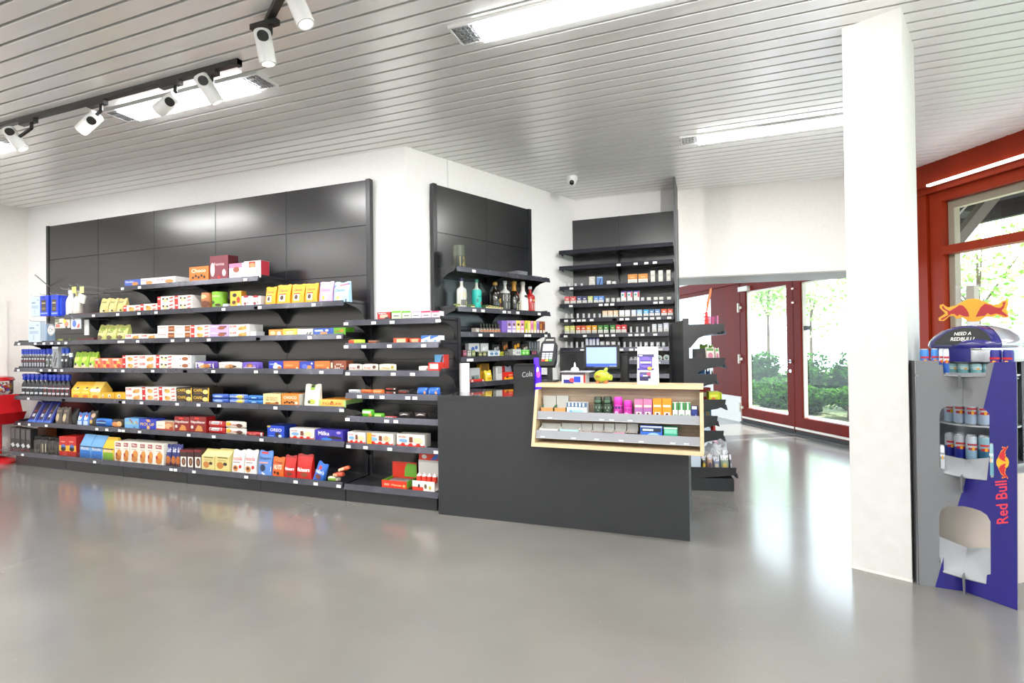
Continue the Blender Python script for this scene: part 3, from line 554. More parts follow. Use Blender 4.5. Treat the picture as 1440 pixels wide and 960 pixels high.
q('s3', 463.5, 486, 460.5, bxk(.12, '#6fb02e', [('r', 0, 0, .26, 1, '#4468b4'), ('t', 'Leibniz', .34, .4, .9, .66, '#c83a1e'), ('o', .78, .6, .1, .2, '#e08a3a')]), 'flat green biscuit pack with blue end', 'biscuit_pack', 'biscuits')
# fourth shelf: car-care bottles first
BT = [(.72, 0), (.78, .03), (.78, .56), (.6, .64), (.34, .7), (.34, .74), (.66, .74), (.66, .99), (.6, 1)]
for k in range(9): q('s4', 27 + k * 3.75, 30.9 + k * 3.75, 490.5, ltk(BT, ['#5a5d66', '#2c2b33', '#3a3942', '#9a9ca4', '#b9bcc2', '#b9bcc2', '#2350c8', '#2350c8', '#2350c8'], [('r', .2, .1, .8, .3, '#b9bcc4'), ('r', .1, .36, .9, .42, '#8c4452'), ('r', .2, .46, .8, .52, '#d4d6da')]), 'slim dark bottle with blue cap', 'bottle', 'bottle', back=.02)
for a, b in ((61, 66.5), (67, 72)): q('s4', a, b, 490, ltk(BT, ['#6a6e76', '#4a4e56', '#5a5e66', '#c4c6ca', '#c4c6ca', '#c4c6ca', '#2350c8', '#2350c8', '#2350c8'], [('r', .2, .1, .8, .5, '#d2d5d8'), ('r', .25, .2, .75, .4, '#5a6a5a')]), 'grey car care bottle with blue cap', 'bottle', 'bottle', back=.02)
q('s4', 73.5, 82, 487, bxk(.08, mat('#c9ced2', .15, alpha=.45), [('p', [(.3, .1), (.5, .1), (.85, .5), (.65, .5)], '#2c2e33'), ('p', [(.15, .3), (.3, .3), (.6, .75), (.45, .75)], '#3a3c42'), ('r', .0, .9, 1, 1, '#e6eaee')]), 'clear plastic box holding dark cables', 'plastic_box', 'box', back=.02)
for a, b in ((83, 88), (88.5, 93.5)): q('s4', a, b, 489, ltk(BT, ['#30333a', '#26292f', '#33363d', '#d4d6da', '#d4d6da', '#d4d6da', '#2360d0', '#2360d0', '#2360d0'], [('r', .2, .1, .8, .5, '#3c4048'), ('r', .25, .36, .75, .46, '#dfe2e6')]), 'black car care bottle with blue cap', 'bottle', 'bottle', back=.02)
q('s4', 94.2, 98.5, 496, ltk(BT, ['#20222a', '#1e2026', '#24262d', '#2d4a9a', '#2d4a9a', '#2d4a9a', '#eef0f2', '#eef0f2', '#eef0f2'], [('r', .2, .2, .8, .5, '#39414e')]), 'small dark bottle with white cap', 'bottle', 'bottle', back=.02)
m_ = [('o', .5, .2, .3, .12, '#e8dcc0'), ('o', .45, .28, .16, .08, '#2c3a1a'), ('o', .5, .62, .36, .2, '#d2e47a'), ('t', 'Snack', .18, .7, .82, .86, '#5d8a1e'), ('r', 0, 0, 1, .12, '#e3cdb0')]
for a, b in ((101, 111.5), (111.5, 122), (122, 132.5)): q('s4', a, b, 495, bgk('#a8cb3c', m_, .08), 'bright lime snack bag', 'snack_bag', 'snacks')
for a, b in ((133, 142), (142.3, 156.5), (156.8, 171.5)): q('s4', a, b, 503.5, bxk(.12, '#ec8a6a', [('o', .5, .45, .34, .36, '#f3c46a'), ('o', .35, .6, .18, .2, '#e3504a'), ('o', .66, .3, .2, .2, '#d93a3a'), ('r', .1, .8, .7, .94, '#fbe7d8')]), 'peach coloured fruit snack pack', 'snack_pack', 'snacks')
q('s4', 172, 195, 499.5, bxk(.16, Wt, P_red()), 'red banded biscuit box', 'biscuit_box', 'biscuits', rows=2)
q('s4', 195.3, 219, 499.2, bxk(.16, Wt, P_lab()), 'white biscuit box with red mark', 'biscuit_box', 'biscuits', rows=2)
q('s4', 219.3, 243, 499, bxk(.16, Wt, P_choc()), 'red banded chocolate biscuit box', 'biscuit_box', 'biscuits', rows=2)
q('s4', 243.3, 269, 499.5, bxk(.16, Wt, [('o', .66, .5, .18, .28, '#a8683c'), ('o', .4, .5, .04, .08, '#333'), ('r', .05, .4, .3, .5, '#d8d2cc'), ('o', .9, .75, .04, .08, Rd)], side='#dfe0de'), 'plain white biscuit box', 'biscuit_box', 'biscuits', rows=2)
q('s4', 271, 303, 507.5, flk('#5b3f9e', [('r', .1, .1, .9, .9, '#efe6ee'), ('r', .1, .65, .9, .9, '#5b3f9e'), ('o', .6, .4, .18, .26, '#c08448'), ('o', .42, .35, .1, .16, '#e0b070'), ('t', 'Milka', .14, .66, .5, .86, Wt)]), 'purple cookie flow pack', 'cookie_pack', 'cookies')
q('s4', 304, 337, 508.5, flk('#efe9e4', [('o', .62, .4, .18, .28, '#b98a5a'), ('o', .48, .35, .1, .2, '#d8b484'), ('t', 'Cookies', .14, .55, .5, .75, '#9a8f9a'), ('o', .8, .4, .08, .14, '#5a3c28')]), 'white cookie flow pack', 'cookie_pack', 'cookies')
q('s4', 337.5, 366, 508.5, flk('#6b4fb4', [('r', .12, .15, .88, .6, '#a48ad0'), ('o', .5, .5, .16, .28, '#a06a3c'), ('o', .52, .42, .09, .16, '#d6a26a'), ('r', .2, .2, .8, .3, '#e9e0f2')]), 'purple wafer flow pack', 'cookie_pack', 'cookies')
q('s4', 377.5, 398, 507.5, bxk(.1, '#3040b8', [('o', .6, .3, .3, .3, '#e9f0fa'), ('o', .75, .2, .14, .2, '#c8823c'), ('r', .08, .55, .5, .7, '#9fb4f0'), ('o', .5, .62, .1, .2, '#f5f7fb')]), 'royal blue chocolate tablet', 'chocolate_bar', 'chocolate')
for a, b in ((398.3, 420.5), (442, 463.5)): q('s4', a, b, 507.5, bxk(.1, '#e5813f', [('r', .1, .4, .6, .6, '#f0a468'), ('o', .88, .2, .06, .12, '#f7d8b8'), ('r', .1, .14, .8, .22, '#c9642a')]), 'orange chocolate tablet', 'chocolate_bar', 'chocolate')
q('s4', 421, 441.5, 508, bxk(.1, '#4154b6', [('o', .65, .3, .2, .24, '#dba05c'), ('o', .35, .4, .2, .3, '#6c80d4'), ('o', .85, .75, .06, .12, '#f0f0fa')]), 'blue chocolate tablet with biscuit', 'chocolate_bar', 'chocolate')
q('s4', 464, 486.5, 507, bxk(.1, '#9a5a40', [('r', 0, 0, .22, 1, '#6e3a28'), ('r', .04, .2, .16, .8, '#e0cdb8')] + [('o', .34 + .12 * (k % 5), .2 + .2 * (k // 3), .045, .08, '#e9d6c6') for k in range(9)]), 'brown patterned chocolate pack', 'chocolate_bar', 'chocolate')
# fifth shelf: spray bottles first
for k in range(11): q('s5', 28 + k * 6.1, 35 + k * 6.1, 525 + (k > 5) * 1.0, (lambda w, h, lab=('#3a2a28' if k < 3 else '#3a4a78' if k < 5 else '#b8303c'), k=k: pk_spray(w, h, '#24262c', lab, '#1f4fd0')), ('brown' if k < 3 else 'blue' if k < 5 else 'red') + ' labelled spray bottle with blue trigger', 'spray_bottle', 'spray bottle', back=.02 + .0 * k)
for a, b, c in ((100, 113.5, '#eebf22'), (113.5, 126.5, '#eebf22'), (126.5, 141, '#f0cf6a')): q('s5', a, b, 537, hsk(c, [('o', .5, .62, .26, .14, '#f7e9b0'), ('o', .55, .66, .12, .08, '#3b2a1a'), ('r', .1, .3, .9, .42, '#f5dc7a'), ('o', .5, .12, .3, .1, '#e08a2a')] + ([('r', 0, .42, 1, .6, '#dfe6e2')] if c != '#eebf22' else []), .12), 'yellow gable top sweets bag' if c == '#eebf22' else 'pale yellow gable top sweets bag', 'sweets_bag', 'sweets')
for a, b in ((141.5, 148.5), (149, 161), (161.5, 176)): q('s5', a, b, 552, bxk(.12, '#efb81e', [('o', .4, .5, .16, .26, '#f6efe2'), ('o', .42, .46, .08, .14, '#5a2e1e'), ('r', 0, 0, 1, .14, '#d08f14')]), 'small yellow sweets box', 'sweets_box', 'sweets')
q('s5', 176.3, 199.5, 544.5, bxk(.16, Wt, P_lab()), 'white biscuit box with red mark', 'biscuit_box', 'biscuits', rows=2)
for a, b in ((199.8, 223), (223.3, 247.5)): q('s5', a, b, 544.2, bxk(.16, Wt, P_red()), 'red banded biscuit box', 'biscuit_box', 'biscuits', rows=2)
for a, b in ((247.8, 270), (270.5, 294)): q('s5', a, b, 545, bxk(.16, '#43301c', [('t', 'CAFE', .06, .45, .58, .82, '#e8c41e'), ('o', .78, .45, .17, .3, '#e9d28a'), ('r', .94, 0, 1, 1, '#e4bf22'), ('r', .1, .2, .5, .3, '#8a6a34')], side='#3a2a1a'), 'dark brown wafer box with yellow lettering', 'biscuit_box', 'biscuits', rows=2)
q('s5', 295, 318.5, 554, flk('#3f68b8', [('o', .5, .5, .3, .3, '#86a8e0'), ('t', 'Wafer', .3, .4, .74, .64, Wt)]), 'blue wafer flow pack', 'wafer_pack', 'wafers', rows=2)
q('s5', 319, 345.5, 554.5, flk('#5f8ad4', [('r', .5, .05, .88, .95, '#f0d440'), ('t', 'Wafer', .16, .4, .6, .64, Wt)]), 'blue and yellow wafer flow pack', 'wafer_pack', 'wafers', rows=2)
q('s5', 346, 368.5, 556, flk('#2f86d0', [('o', .5, .5, .3, .3, '#1f4f9c'), ('o', .5, .5, .18, .16, '#9cd0f4')]), 'bright blue wafer flow pack', 'wafer_pack', 'wafers', rows=2)
q('s5', 370, 395, 553.5, bxk(.14, '#efdcaa', [('t', 'CRUNCHY', .12, .56, .84, .74, '#a8843c'), ('t', 'MUESLI', .16, .38, .8, .52, '#a8843c'), ('o', .3, .16, .2, .1, '#b5762c'), ('o', .65, .14, .24, .1, '#c98f46'), ('o', .8, .22, .1, .08, '#8f3a24')], side='#d6c39a'), 'cream cereal box', 'cereal_box', 'cereal')
q('s5', 396, 420.5, 553.5, bxk(.14, '#e8953c', [('t', 'CHOCO', .1, .56, .86, .8, '#fdf3e4')] + [('o', .18 + .14 * k, .24 + .08 * (k % 2), .07, .08, '#4a2a18') for k in range(5)] + [('o', .86, .24, .1, .12, '#f6e6cf')], side='#e6e0d6'), 'orange cereal box', 'cereal_box', 'cereal')
q('s5', 425.5, 447.5, 540.5, bgk('#f2f1ea', [('r', .38, .74, .66, .98, '#a8c83a'), ('r', .42, .86, .62, 1, '#2e3a22'), ('o', .6, .22, .22, .12, '#c7cf6a'), ('o', .4, .2, .1, .08, '#6b6f3a'), ('r', .22, .42, .78, .46, '#c9c9c2'), ('r', .22, .52, .78, .55, '#d6d6d0')], .07), 'white pouch with green tab', 'snack_pouch', 'snacks')
q('s5', 448, 486.5, 562, bxk(.24, '#b7d48a', [('p', [(.1, .9), (.9, .9), (.95, .15), (.05, .15)], '#eec46a'), ('t', 'TOBLER', .12, .3, .86, .62, '#c0522c'), ('p', [(.5, .9), (.56, .6), (.44, .6)], '#b84a2a')], top='#eda23a'), 'long low green and orange box', 'chocolate_box', 'chocolates')
# sixth shelf
for k, (a, b) in enumerate(((37, 49), (49.5, 60), (60.5, 70))): q('s6', a, b, 566, bgk('#1c3a96', [('r', .22, .2, .7, .88, '#16181e'), ('r', .3, .3, .6, .44, '#c8ccd4'), ('r', .3, .55, .6, .6, '#a8343a'), ('r', .78, .05, .82, .95, '#a9bbe8'), ('r', 0, 0, 1, .14, '#3e7ad0')], .03, lean=.42), 'blue and black cloth pack leaning back', 'cloth_pack', 'cleaning cloths', back=.0)
for a, b in ((75.5, 84.5), (85, 94)): q('s6', a, b, 573, bgk('#6b625a', [('o', .5, .4, .26, .24, '#cdbfa0'), ('r', .15, .72, .85, .86, '#8f857a')], .07), 'grey brown leather wipe bag', 'wipe_bag', 'cleaning cloths')
q('s6', 97.5, 105, 575, bgk('#1d1c1e', [('r', .2, .3, .8, .7, '#2e2d30')], .08), 'plain black bag', 'bag', 'bag', back=.06)
for a, b in ((106.8, 114.5), (114.8, 123)): q('s6', a, b, 580.5, bgk('#5a8fd6', [('o', .5, .6, .34, .2, '#d4e6fa'), ('r', .1, .05, .9, .35, '#cfdcec'), ('o', .6, .75, .16, .1, '#d05050')], .06), 'small light blue sweets bag', 'sweets_bag', 'sweets')
q('s6', 123.5, 133, 578, bgk('#43402e', [('o', .4, .3, .26, .14, '#d7bd6a'), ('o', .6, .7, .3, .16, '#d9b9a0'), ('o', .45, .5, .2, .1, '#6c6fb0')], .06), 'small dark sweets bag', 'sweets_bag', 'sweets')
q('s6', 131.5, 154, 588.5, flk('#3a86d8', [('o', .5, .5, .32, .34, '#1a3c7c'), ('r', .2, .44, .8, .56, '#9ccaf0')]), 'blue biscuit roll', 'biscuit_roll', 'biscuits')
q('s6', 154.5, 174.5, 589, flk('#33261e', [('o', .4, .36, .3, .3, '#e3a064'), ('o', .66, .45, .18, .3, '#f0c08a')]), 'black and orange biscuit roll', 'biscuit_roll', 'biscuits')
q('s6', 175, 195, 588, bxk(.1, '#86bce8', [('t', 'PICK UP', .08, .4, .8, .62, '#c9e04a'), ('p', [(.3, .9), (.55, .5), (.62, .55), (.42, .95)], '#b57a4a'), ('p', [(.75, .7), (.95, .4), (.98, .5), (.82, .78)], '#d9a86a'), ('o', .7, .15, .05, .06, Dk)]), 'light blue biscuit box', 'biscuit_box', 'biscuits')
q('s6', 195.5, 219, 589, bxk(.1, '#3c4fc0', [('t', 'PICK UP', .06, .36, .9, .62, '#f4d228'), ('p', [(.4, .95), (.5, .7), (.7, .75), (.62, .98)], '#e0b070'), ('o', .55, .2, .1, .16, '#e6b878')]), 'dark blue biscuit box', 'biscuit_box', 'biscuits')
q('s6', 219.5, 244.5, 592.5, bxk(.1, '#f1e4d6', [('r', .5, .0, 1, 1, '#c58a5c'), ('o', .7, .5, .2, .3, '#e6b68a'), ('o', .86, .28, .12, .2, '#a8582e'), ('r', 0, 0, 1, .2, '#c24a3a'), ('r', .08, .5, .4, .6, '#cfc7be')]), 'cream and brown biscuit box', 'biscuit_box', 'biscuits')
for a, b in ((245, 266.5), (267, 290)): q('s6', a, b, 585.5, bxk(.1, '#941f20', [('t', 'Napolitaner', .06, .54, .94, .74, '#f5efe8'), ('p', [(.3, .1), (.5, .48), (.72, .4), (.8, .1)], '#d49a5a'), ('o', .45, .88, .16, .06, '#e8483a'), ('o', .14, .34, .08, .1, '#f0e4dc')], side='#a8161a', top='#5e1414'), 'deep red wafer box', 'wafer_box', 'wafers')
q('s6', 290.5, 313.5, 592, flk('#c52a30', [('r', .12, .5, .88, .95, '#ece6e4'), ('t', 'CLASSIC', .2, .56, .82, .86, '#3a3030')]), 'red and white wafer roll', 'wafer_roll', 'wafers', rows=2)
q('s6', 314, 343, 592.5, flk('#efe8dc', [('o', .24, .6, .14, .3, '#f0b43a'), ('t', 'Kagi', .34, .36, .66, .7, '#c23a30'), ('o', .78, .44, .14, .3, '#6a4238')]), 'white wafer roll with yellow spot', 'wafer_roll', 'wafers', rows=2)
q('s6', 343.5, 368, 607.5, flk('#b02a2e', [('r', .9, .05, 1, .95, '#dcd8d4'), ('r', 0, .05, .1, .95, '#dcd8d4'), ('t', 'Rolls', .3, .3, .7, .7, '#e89a8a')], d=.045), 'single dark red biscuit roll', 'biscuit_roll', 'biscuits')
q('s6', 376, 400, 598.5, bxk(.15, '#1f56c8', [('t', 'OREO', .16, .52, .84, .78, Wt), ('o', .62, .26, .18, .2, '#16181c'), ('o', .62, .26, .1, .1, '#2a2c30'), ('o', .76, .16, .1, .12, '#d6e6fa'), ('r', 0, .86, .2, 1, '#c9b45a'), ('r', .1, .12, .4, .17, '#9cbcf0')], side='#163f9c', top='#1a3c8c'), 'bright blue cookie box', 'cookie_box', 'cookies')
KI = lambda: [('r', 0, 0, 1, .22, '#e0402a')] + [('o', .08 + .14 * k, .22, .07, .08, '#e0402a' if k % 2 else Wt) for k in range(7)] + [('t', 'kinder', .08, .72, .36, .88, '#c0392b'), ('o', .24, .5, .16, .14, '#8fb9dc'), ('r', .46, .38, .58, .8, '#8a5232'), ('o', .78, .55, .16, .22, '#f3dcb0')]
q('s6', 407.5, 442, 602.5, bxk(.09, Wt, KI()), 'white and red chocolate bar box beside the cookies', 'chocolate_box', 'chocolate')
q('s6', 443, 482.5, 604.5, bxk(.09, '#4b3fae', [('t', 'Milka', .12, .5, .52, .86, '#f6f2fb'), ('p', [(.45, .3), (.62, .5), (.95, .38), (.98, .2), (.6, .2)], '#33241e'), ('o', .42, .16, .2, .12, '#3f8ad8'), ('o', .86, .8, .08, .12, '#b9a4e8')]), 'long violet chocolate box', 'chocolate_box', 'chocolate')
# bottom shelf
OB = [(.86, 0), (.9, .03), (.9, .62), (.7, .72), (.36, .8), (.36, .84), (.5, .84), (.5, 1), (.4, 1)]
for k in range(4): q('s7', 14 + k * 7.2, 21 + k * 7.2, 600 + k, (lambda w, h: pk_box(w, h, .07, '#2a2528', [('r', .15, .55, .85, .95, '#6a6468'), ('p', [(.1, .3), (.6, .38), (.95, .26), (.5, .18)], '#d9dadc'), ('r', .1, .02, .9, .14, '#7a2a34')])), 'tall black oil canister with white flash', 'oil_canister', 'motor oil', back=-.02)
for k, (a, b) in enumerate(((43, 53), (53.5, 62.5), (63, 72), (72.5, 82))): q('s7', a, b, 613 + k, (lambda w, h, k=k: pk_lathe(w, h, [(.9, 0), (.95, .05), (.95, .72), (.8, .8), (.84, .82), (.84, .98), (.7, 1)], ['#241f1d', '#3a3430', '#332d29', '#2a2522', '#191614', '#191614', '#191614'], [('r', .2, .1, .8, .6, '#e6d9bd' if k == 1 else '#6e655c')])), 'dark jar with cream label' if k == 1 else 'dark jar with grey label', 'jar', 'jar', back=-.02)
for a, b in ((83, 95), (95.3, 107)): q('s7', a, b, 613.5, bxk(.15, '#cf2a22', [('r', 0, .28, 1, .56, '#f3c43a'), ('o', .5, .46, .28, .16, '#5a80c0'), ('o', .5, .38, .3, .1, '#2a2018'), ('r', .2, .72, .7, .77, '#f0b0a0')], side='#b01e22', top='#c22a22'), 'red coffee pack with yellow band', 'coffee_pack', 'coffee', back=-.02)
for a, b, t, c, e in ((112, 127, 611.5, '#7eb4e2', '#3f86d0'), (127.5, 144, 613, '#7eb4e2', '#3f86d0'), (144.5, 160, 615.5, '#ecc83a', '#8cba3a')): q('s7', a, b, t, hsk(c, [('o', .55, .78, .26, .12, '#f0d6b0'), ('r', .04, .04, .96, .36, e), ('t', 'Ricola', .15, .38, .85, .5, Wt), ('r', 0, .5, 1, .54, '#34506e')], .12, .55), 'light blue gable top sweets bag' if c == '#7eb4e2' else 'yellow and green gable top sweets bag', 'sweets_bag', 'sweets', back=-.02)
for a, b, t in ((160.5, 172, 620.5), (172.3, 182.3, 620.7), (182.6, 195, 621.5), (195.3, 206, 622.5), (206.3, 216.3, 623), (216.6, 230, 623.8)): q('s7', a, b, t, bxk(.15, '#f3ece0', [('r', .16, .76, .8, .94, '#b02a34'), ('t', 'Mini', .24, .8, .72, .91, Wt), ('o', .6, .42, .3, .2, '#e0a458'), ('o', .5, .2, .34, .14, '#d08c44'), ('o', .3, .36, .12, .1, '#b5482c'), ('r', .2, .64, .76, .68, '#cfc6ba')]), 'upright white biscuit carton with red mark', 'biscuit_carton', 'biscuits', back=-.02)
for a, b in ((230.5, 238), (238.3, 245), (245.3, 252)): q('s7', a, b, 625.5, bgk('#22307c', [('t', 'Salt', .1, .66, .9, .86, '#e9edf8'), ('o', .6, .3, .4, .2, '#b5702c'), ('r', 0, .0, 1, .16, '#5a2c1c')], .07), 'narrow navy nut bag', 'nut_bag', 'snacks', back=-.02)
for a, b in ((252.5, 262.5), (263, 272.3), (272.8, 283)): q('s7', a, b, 632, bxk(.1, '#4a2620', [('r', .12, .08, .9, .62, '#f0ebe4'), ('o', .55, .36, .28, .22, '#6d4630'), ('o', .55, .36, .14, .12, '#a97a54'), ('r', 0, .88, 1, 1, '#8a1f24')]), 'dark brown cookie carton', 'cookie_carton', 'cookies', back=-.02)
for a, b in ((283.5, 301.5), (302, 322)): q('s7', a, b, 632.5, hsk('#e2d596', [('o', .36, .28, .24, .16, '#c88c4c'), ('o', .72, .36, .14, .08, '#4c3c28'), ('r', .2, .62, .9, .68, '#9c9258'), ('r', .2, .5, .8, .54, '#c6b978')], .14, .7), 'pale yellow cookie bag', 'cookie_bag', 'cookies', back=-.02)
for a, b in ((323, 340), (340.5, 358)): q('s7', a, b, 633.5, bgk('#f2eeea', [('t', 'nutella', .12, .56, .9, .74, '#c8312c'), ('r', .2, .46, .8, .5, '#9a8a84'), ('o', .46, .22, .24, .14, '#dca36a'), ('o', .46, .24, .14, .07, '#7a4526'), ('o', .84, .3, .09, .08, '#c8403a')], .09), 'white biscuit bag with red lettering', 'biscuit_bag', 'biscuits', back=-.02)
q('s7', 361, 380, 634.5, bgk('#6f9ad8', [('t', 'Knoppers', .06, .62, .94, .78, '#33445e'), ('o', .4, .32, .22, .14, '#31415c'), ('p', [(.3, .1), (1, .4), (1, .2), (.5, .04)], '#e6e9ee'), ('r', .2, .88, .7, .96, '#c84848'), ('r', .1, .5, .8, .56, '#d9a6a0')], .06), 'blue wafer bag', 'wafer_bag', 'wafers', back=-.02)
q('s7', 380.8, 397, 643.5, bgk('#e8741e', [('t', 'Crispy', .12, .66, .9, .8, '#2a1a12'), ('t', 'NUTS', .14, .4, .88, .62, '#fff3e0'), ('o', .3, .24, .1, .08, '#4c2a14'), ('o', .6, .2, .12, .09, '#4c2a14')], .06), 'orange nut bag', 'nut_bag', 'snacks', back=-.02)
q('s7', 397.5, 413.5, 641.5, bgk('#c9281e', [('t', 'Maltesers', .08, .36, .92, .5, '#fff'), ('o', .55, .2, .24, .1, '#8a4a2a'), ('r', 0, .92, 1, 1, '#a01c16')], .07), 'red chocolate ball bag beside the orange one', 'sweets_bag', 'sweets', back=-.02)
q('s7', 414.2, 436, 640, bgk('#c9241c', [('t', 'Maltesers', .08, .32, .92, .48, '#fff'), ('o', .6, .2, .22, .1, '#9c5a36'), ('r', 0, .93, 1, 1, '#a01c16')], .08), 'large red chocolate ball bag', 'sweets_bag', 'sweets', back=-.02)
o = q('s7', 438, 452, 648, bgk('#2f74c8', [('t', "m&m's", .08, .46, .92, .66, '#e8f0fa'), ('o', .5, .3, .3, .12, '#7c4a36'), ('o', .4, .74, .16, .1, '#d04038')], .06), 'blue sweets bag tilting to one side', 'sweets_bag', 'sweets', back=-.02)[0]; o.rotation_euler.y = .33; o.location.z += .006
for k, (a, b, c, r) in enumerate(((455, 468, '#e9e0cc', .1), (460, 480, '#c85a3c', -.5), (464, 489, '#d9744a', -.3))):
    p = main_pt(a, 676, -.02); w = .12 + .02 * (k > 0); m = pk_flow(w, .035, .07, c, [('r', .2, .2, .8, .8, ('#8fb04a', '#f0c8a0', '#f4d8b8')[k])]); o = m.build('candy_bar', loc=(p.x + .01, YF + .0 + k * .03, ZS['s7'] + .038 + k * .03), rz=r, smooth=38); o.rotation_euler.y = -.16 * k
    reg(o, ('cream', 'red brown', 'orange brown')[k] + ' loose candy bar in a heap', 'candy_bar', 'candy bar', 'bottom wall shelf', p.x, None)
q('s7', 53, 66, 600.5, bxk(.1, '#a5673a', [('r', .1, .8, .9, .84, '#8a5430')]), 'brown cardboard carton behind the dark jars', 'cardboard_carton', 'carton', back=.2)
# ================================================================ LOW RUN
q('A', 530.5, 549, 438.5, bxk(.08, '#b9232a', [('r', .2, .3, .8, .7, '#e9b9a8'), ('o', .75, .25, .2, .18, '#4a1c18'), ('t', 'Ragusa', .1, .74, .7, .92, '#fff')], side='#7c1418'), 'red chewing gum box', 'gum_box', 'chewing gum')
for a, b, c, e in ((550.5, 563.5, '#dcecc8', '#7ec03c'), (565.5, 577.5, '#e0ecd0', '#77b83a'), (578.5, 591.5, '#ece6f0', '#c8b0d0'), (592.5, 605.5, '#f3dde6', '#d8406a'), (606.6, 617.5, '#f4dfe6', '#e04a78')): q('A', a, b, 437, bxk(.08, c, [('r', 0, .8, 1, 1, e), ('r', .2, .4, .8, .55, '#8a8a8e'), ('r', .1, .12, .9, .2, e)], top=e), {'#7ec03c': 'bright green', '#77b83a': 'pale green', '#c8b0d0': 'lilac', '#d8406a': 'light pink', '#e04a78': 'rose pink'}[e] + ' gum carton', 'gum_carton', 'chewing gum')
q('B', 488.5, 511, 477, flk('#b8d24a', [('r', .05, .1, .42, .9, '#e0583a')], .05), 'red and lime chocolate bar', 'chocolate_bar', 'chocolate bar')
q('B', 515, 531.5, 477.5, flk('#5a3a26', [('t', 'Bounty', .2, .3, .84, .7, '#e8783c')], .05), 'brown chocolate bar with orange lettering', 'chocolate_bar', 'chocolate bar')
q('B', 553, 571, 475, bxk(.09, '#e0643e', [('r', .25, .15, .95, .85, '#f3c8a8')]), 'orange red chocolate box', 'chocolate_box', 'chocolate')
q('B', 573, 591, 475, flk('#d8542e', [('r', .3, .2, .84, .8, '#f2b08a')], .06), 'orange red chocolate bar', 'chocolate_bar', 'chocolate bar')
for a, b in ((592, 604.5), (604.8, 616.5)): q('B', a, b, 471.5, bxk(.1, '#e9eef4', [('p', [(0, .5), (1, .9), (1, 1), (0, 1)], '#4f7ec0'), ('o', .6, .3, .2, .2, '#8fb0dc'), ('r', .1, .1, .9, .2, '#d9b48a')], top='#f2f3f4'), 'white and blue wafer box', 'wafer_box', 'wafers')
for a, b in ((488, 507), (507.5, 529.5)): q('C', a, b, 511.5, flk('#f0e6de', [('t', 'Kagi', .2, .3, .62, .66, '#c47a70'), ('o', .84, .6, .1, .24, '#6b4030')], .05), 'white wafer bar with pink lettering', 'wafer_bar', 'wafer bar')
q('C', 531, 555, 511.5, flk('#efe8cf', [('t', 'White', .24, .35, .7, .62, '#c8a04a'), ('o', .86, .6, .08, .2, '#b5a83c')], .05), 'cream wafer bar', 'wafer_bar', 'wafer bar')
q('C', 586.5, 601.5, 514.5, flk('#efe9e0', [('p', [(.5, .1), (.9, .6), (.95, .4), (.7, .1)], '#8a5236')], .06), 'white bar with brown corner', 'wafer_bar', 'wafer bar')
q('C', 602.5, 617, 509.5, bxk(.08, '#d83a2c', [('r', .12, .3, .6, .85, '#cfcfcf'), ('r', .6, .3, .95, .85, '#f0e4dc')]), 'open red chocolate display box', 'display_box', 'display box')
q('C', 611, 625, 498.5, bxk(.08, '#d93a2a', [('r', .0, .45, .9, 1, '#6fb0dc'), ('p', [(.55, .5), (.75, .95), (.9, .95), (.8, .5)], '#7a4a32'), ('r', 0, 0, 1, .2, '#f3ece6')], side='#c8433a'), 'blue and red chocolate box behind the open display', 'chocolate_box', 'chocolate', back=.13)
for a, b, c, e, n in ((488, 505, '#cfd2d6', '#4a4e5a', 'silver'), (505.5, 521.5, '#e07a3c', '#7a2a18', 'rust orange'), (522, 538.5, '#ef8a3c', '#fbe0b0', 'bright orange'), (557.5, 575, '#3a2820', '#c84a34', 'dark brown')): q('D', a, b, 547.5, flk(c, [('t', 'Corny', .2, .3, .8, .7, e)], .05), n + ' chocolate bar', 'chocolate_bar', 'chocolate bar')
q('D', 539.5, 556.5, 544, flk('#3c2a20', [('t', 'Mars', .24, .3, .76, .72, '#c8503c'), ('o', .9, .5, .06, .2, '#e0d8c8')], .05), 'dark chocolate bar in a pair', 'chocolate_bar', 'chocolate bar', rows=2)
for a, b in ((584.5, 600.5), (601, 616.5)): q('D', a, b, 544.5, flk('#3a7cd0', [('p', [(.1, .2), (.9, .7), (.9, .9), (.1, .6)], '#cfe2f6'), ('o', .78, .34, .1, .2, '#e0a878')], .06), 'blue coconut bar', 'chocolate_bar', 'chocolate bar')
q('E', 507, 524, 575.5, flk('#6cc22c', [('r', .15, .5, .85, .8, '#e2f4cc'), ('o', .8, .3, .12, .2, '#d8b04a')], .05), 'bright green bar', 'chocolate_bar', 'chocolate bar')
q('E', 524.5, 538.5, 581, flk('#74c23a', [('r', .15, .3, .85, .6, '#c9e89c')], .05), 'flat green bar', 'chocolate_bar', 'chocolate bar')
q('E', 539, 556, 585.5, flk('#c85a5a', [('o', .2 + .0, .5, .08, .3, '#f3dcdc'), ('o', .45, .5, .08, .3, '#f3dcdc'), ('o', .7, .5, .08, .3, '#f3dcdc')], .05), 'pink spotted bar lying flat', 'chocolate_bar', 'chocolate bar')
for a, b in ((558.5, 577), (580.5, 600.5)): q('E', a, b, 579, flk('#2c2220', [('p', [(.2, .5), (.5, .75), (.85, .6), (.5, .6)], '#e6dcd8')], .06), 'black bar with white swirl', 'chocolate_bar', 'chocolate bar')
q('F', 489, 514, 607.5, bxk(.1, Wt, KI()), 'short white and red chocolate box', 'chocolate_box', 'chocolate')
q('F', 517, 553, 609, bxk(.09, Wt, KI() + [('r', 0, 0, .18, 1, '#f0b42a'), ('o', .75, .62, .1, .2, '#e8b48c')]), 'white and red chocolate box with yellow end', 'chocolate_box', 'chocolate')
q('F', 558, 597.5, 610.5, bxk(.1, Wt, KI()), 'long white and red chocolate box', 'chocolate_box', 'chocolate')

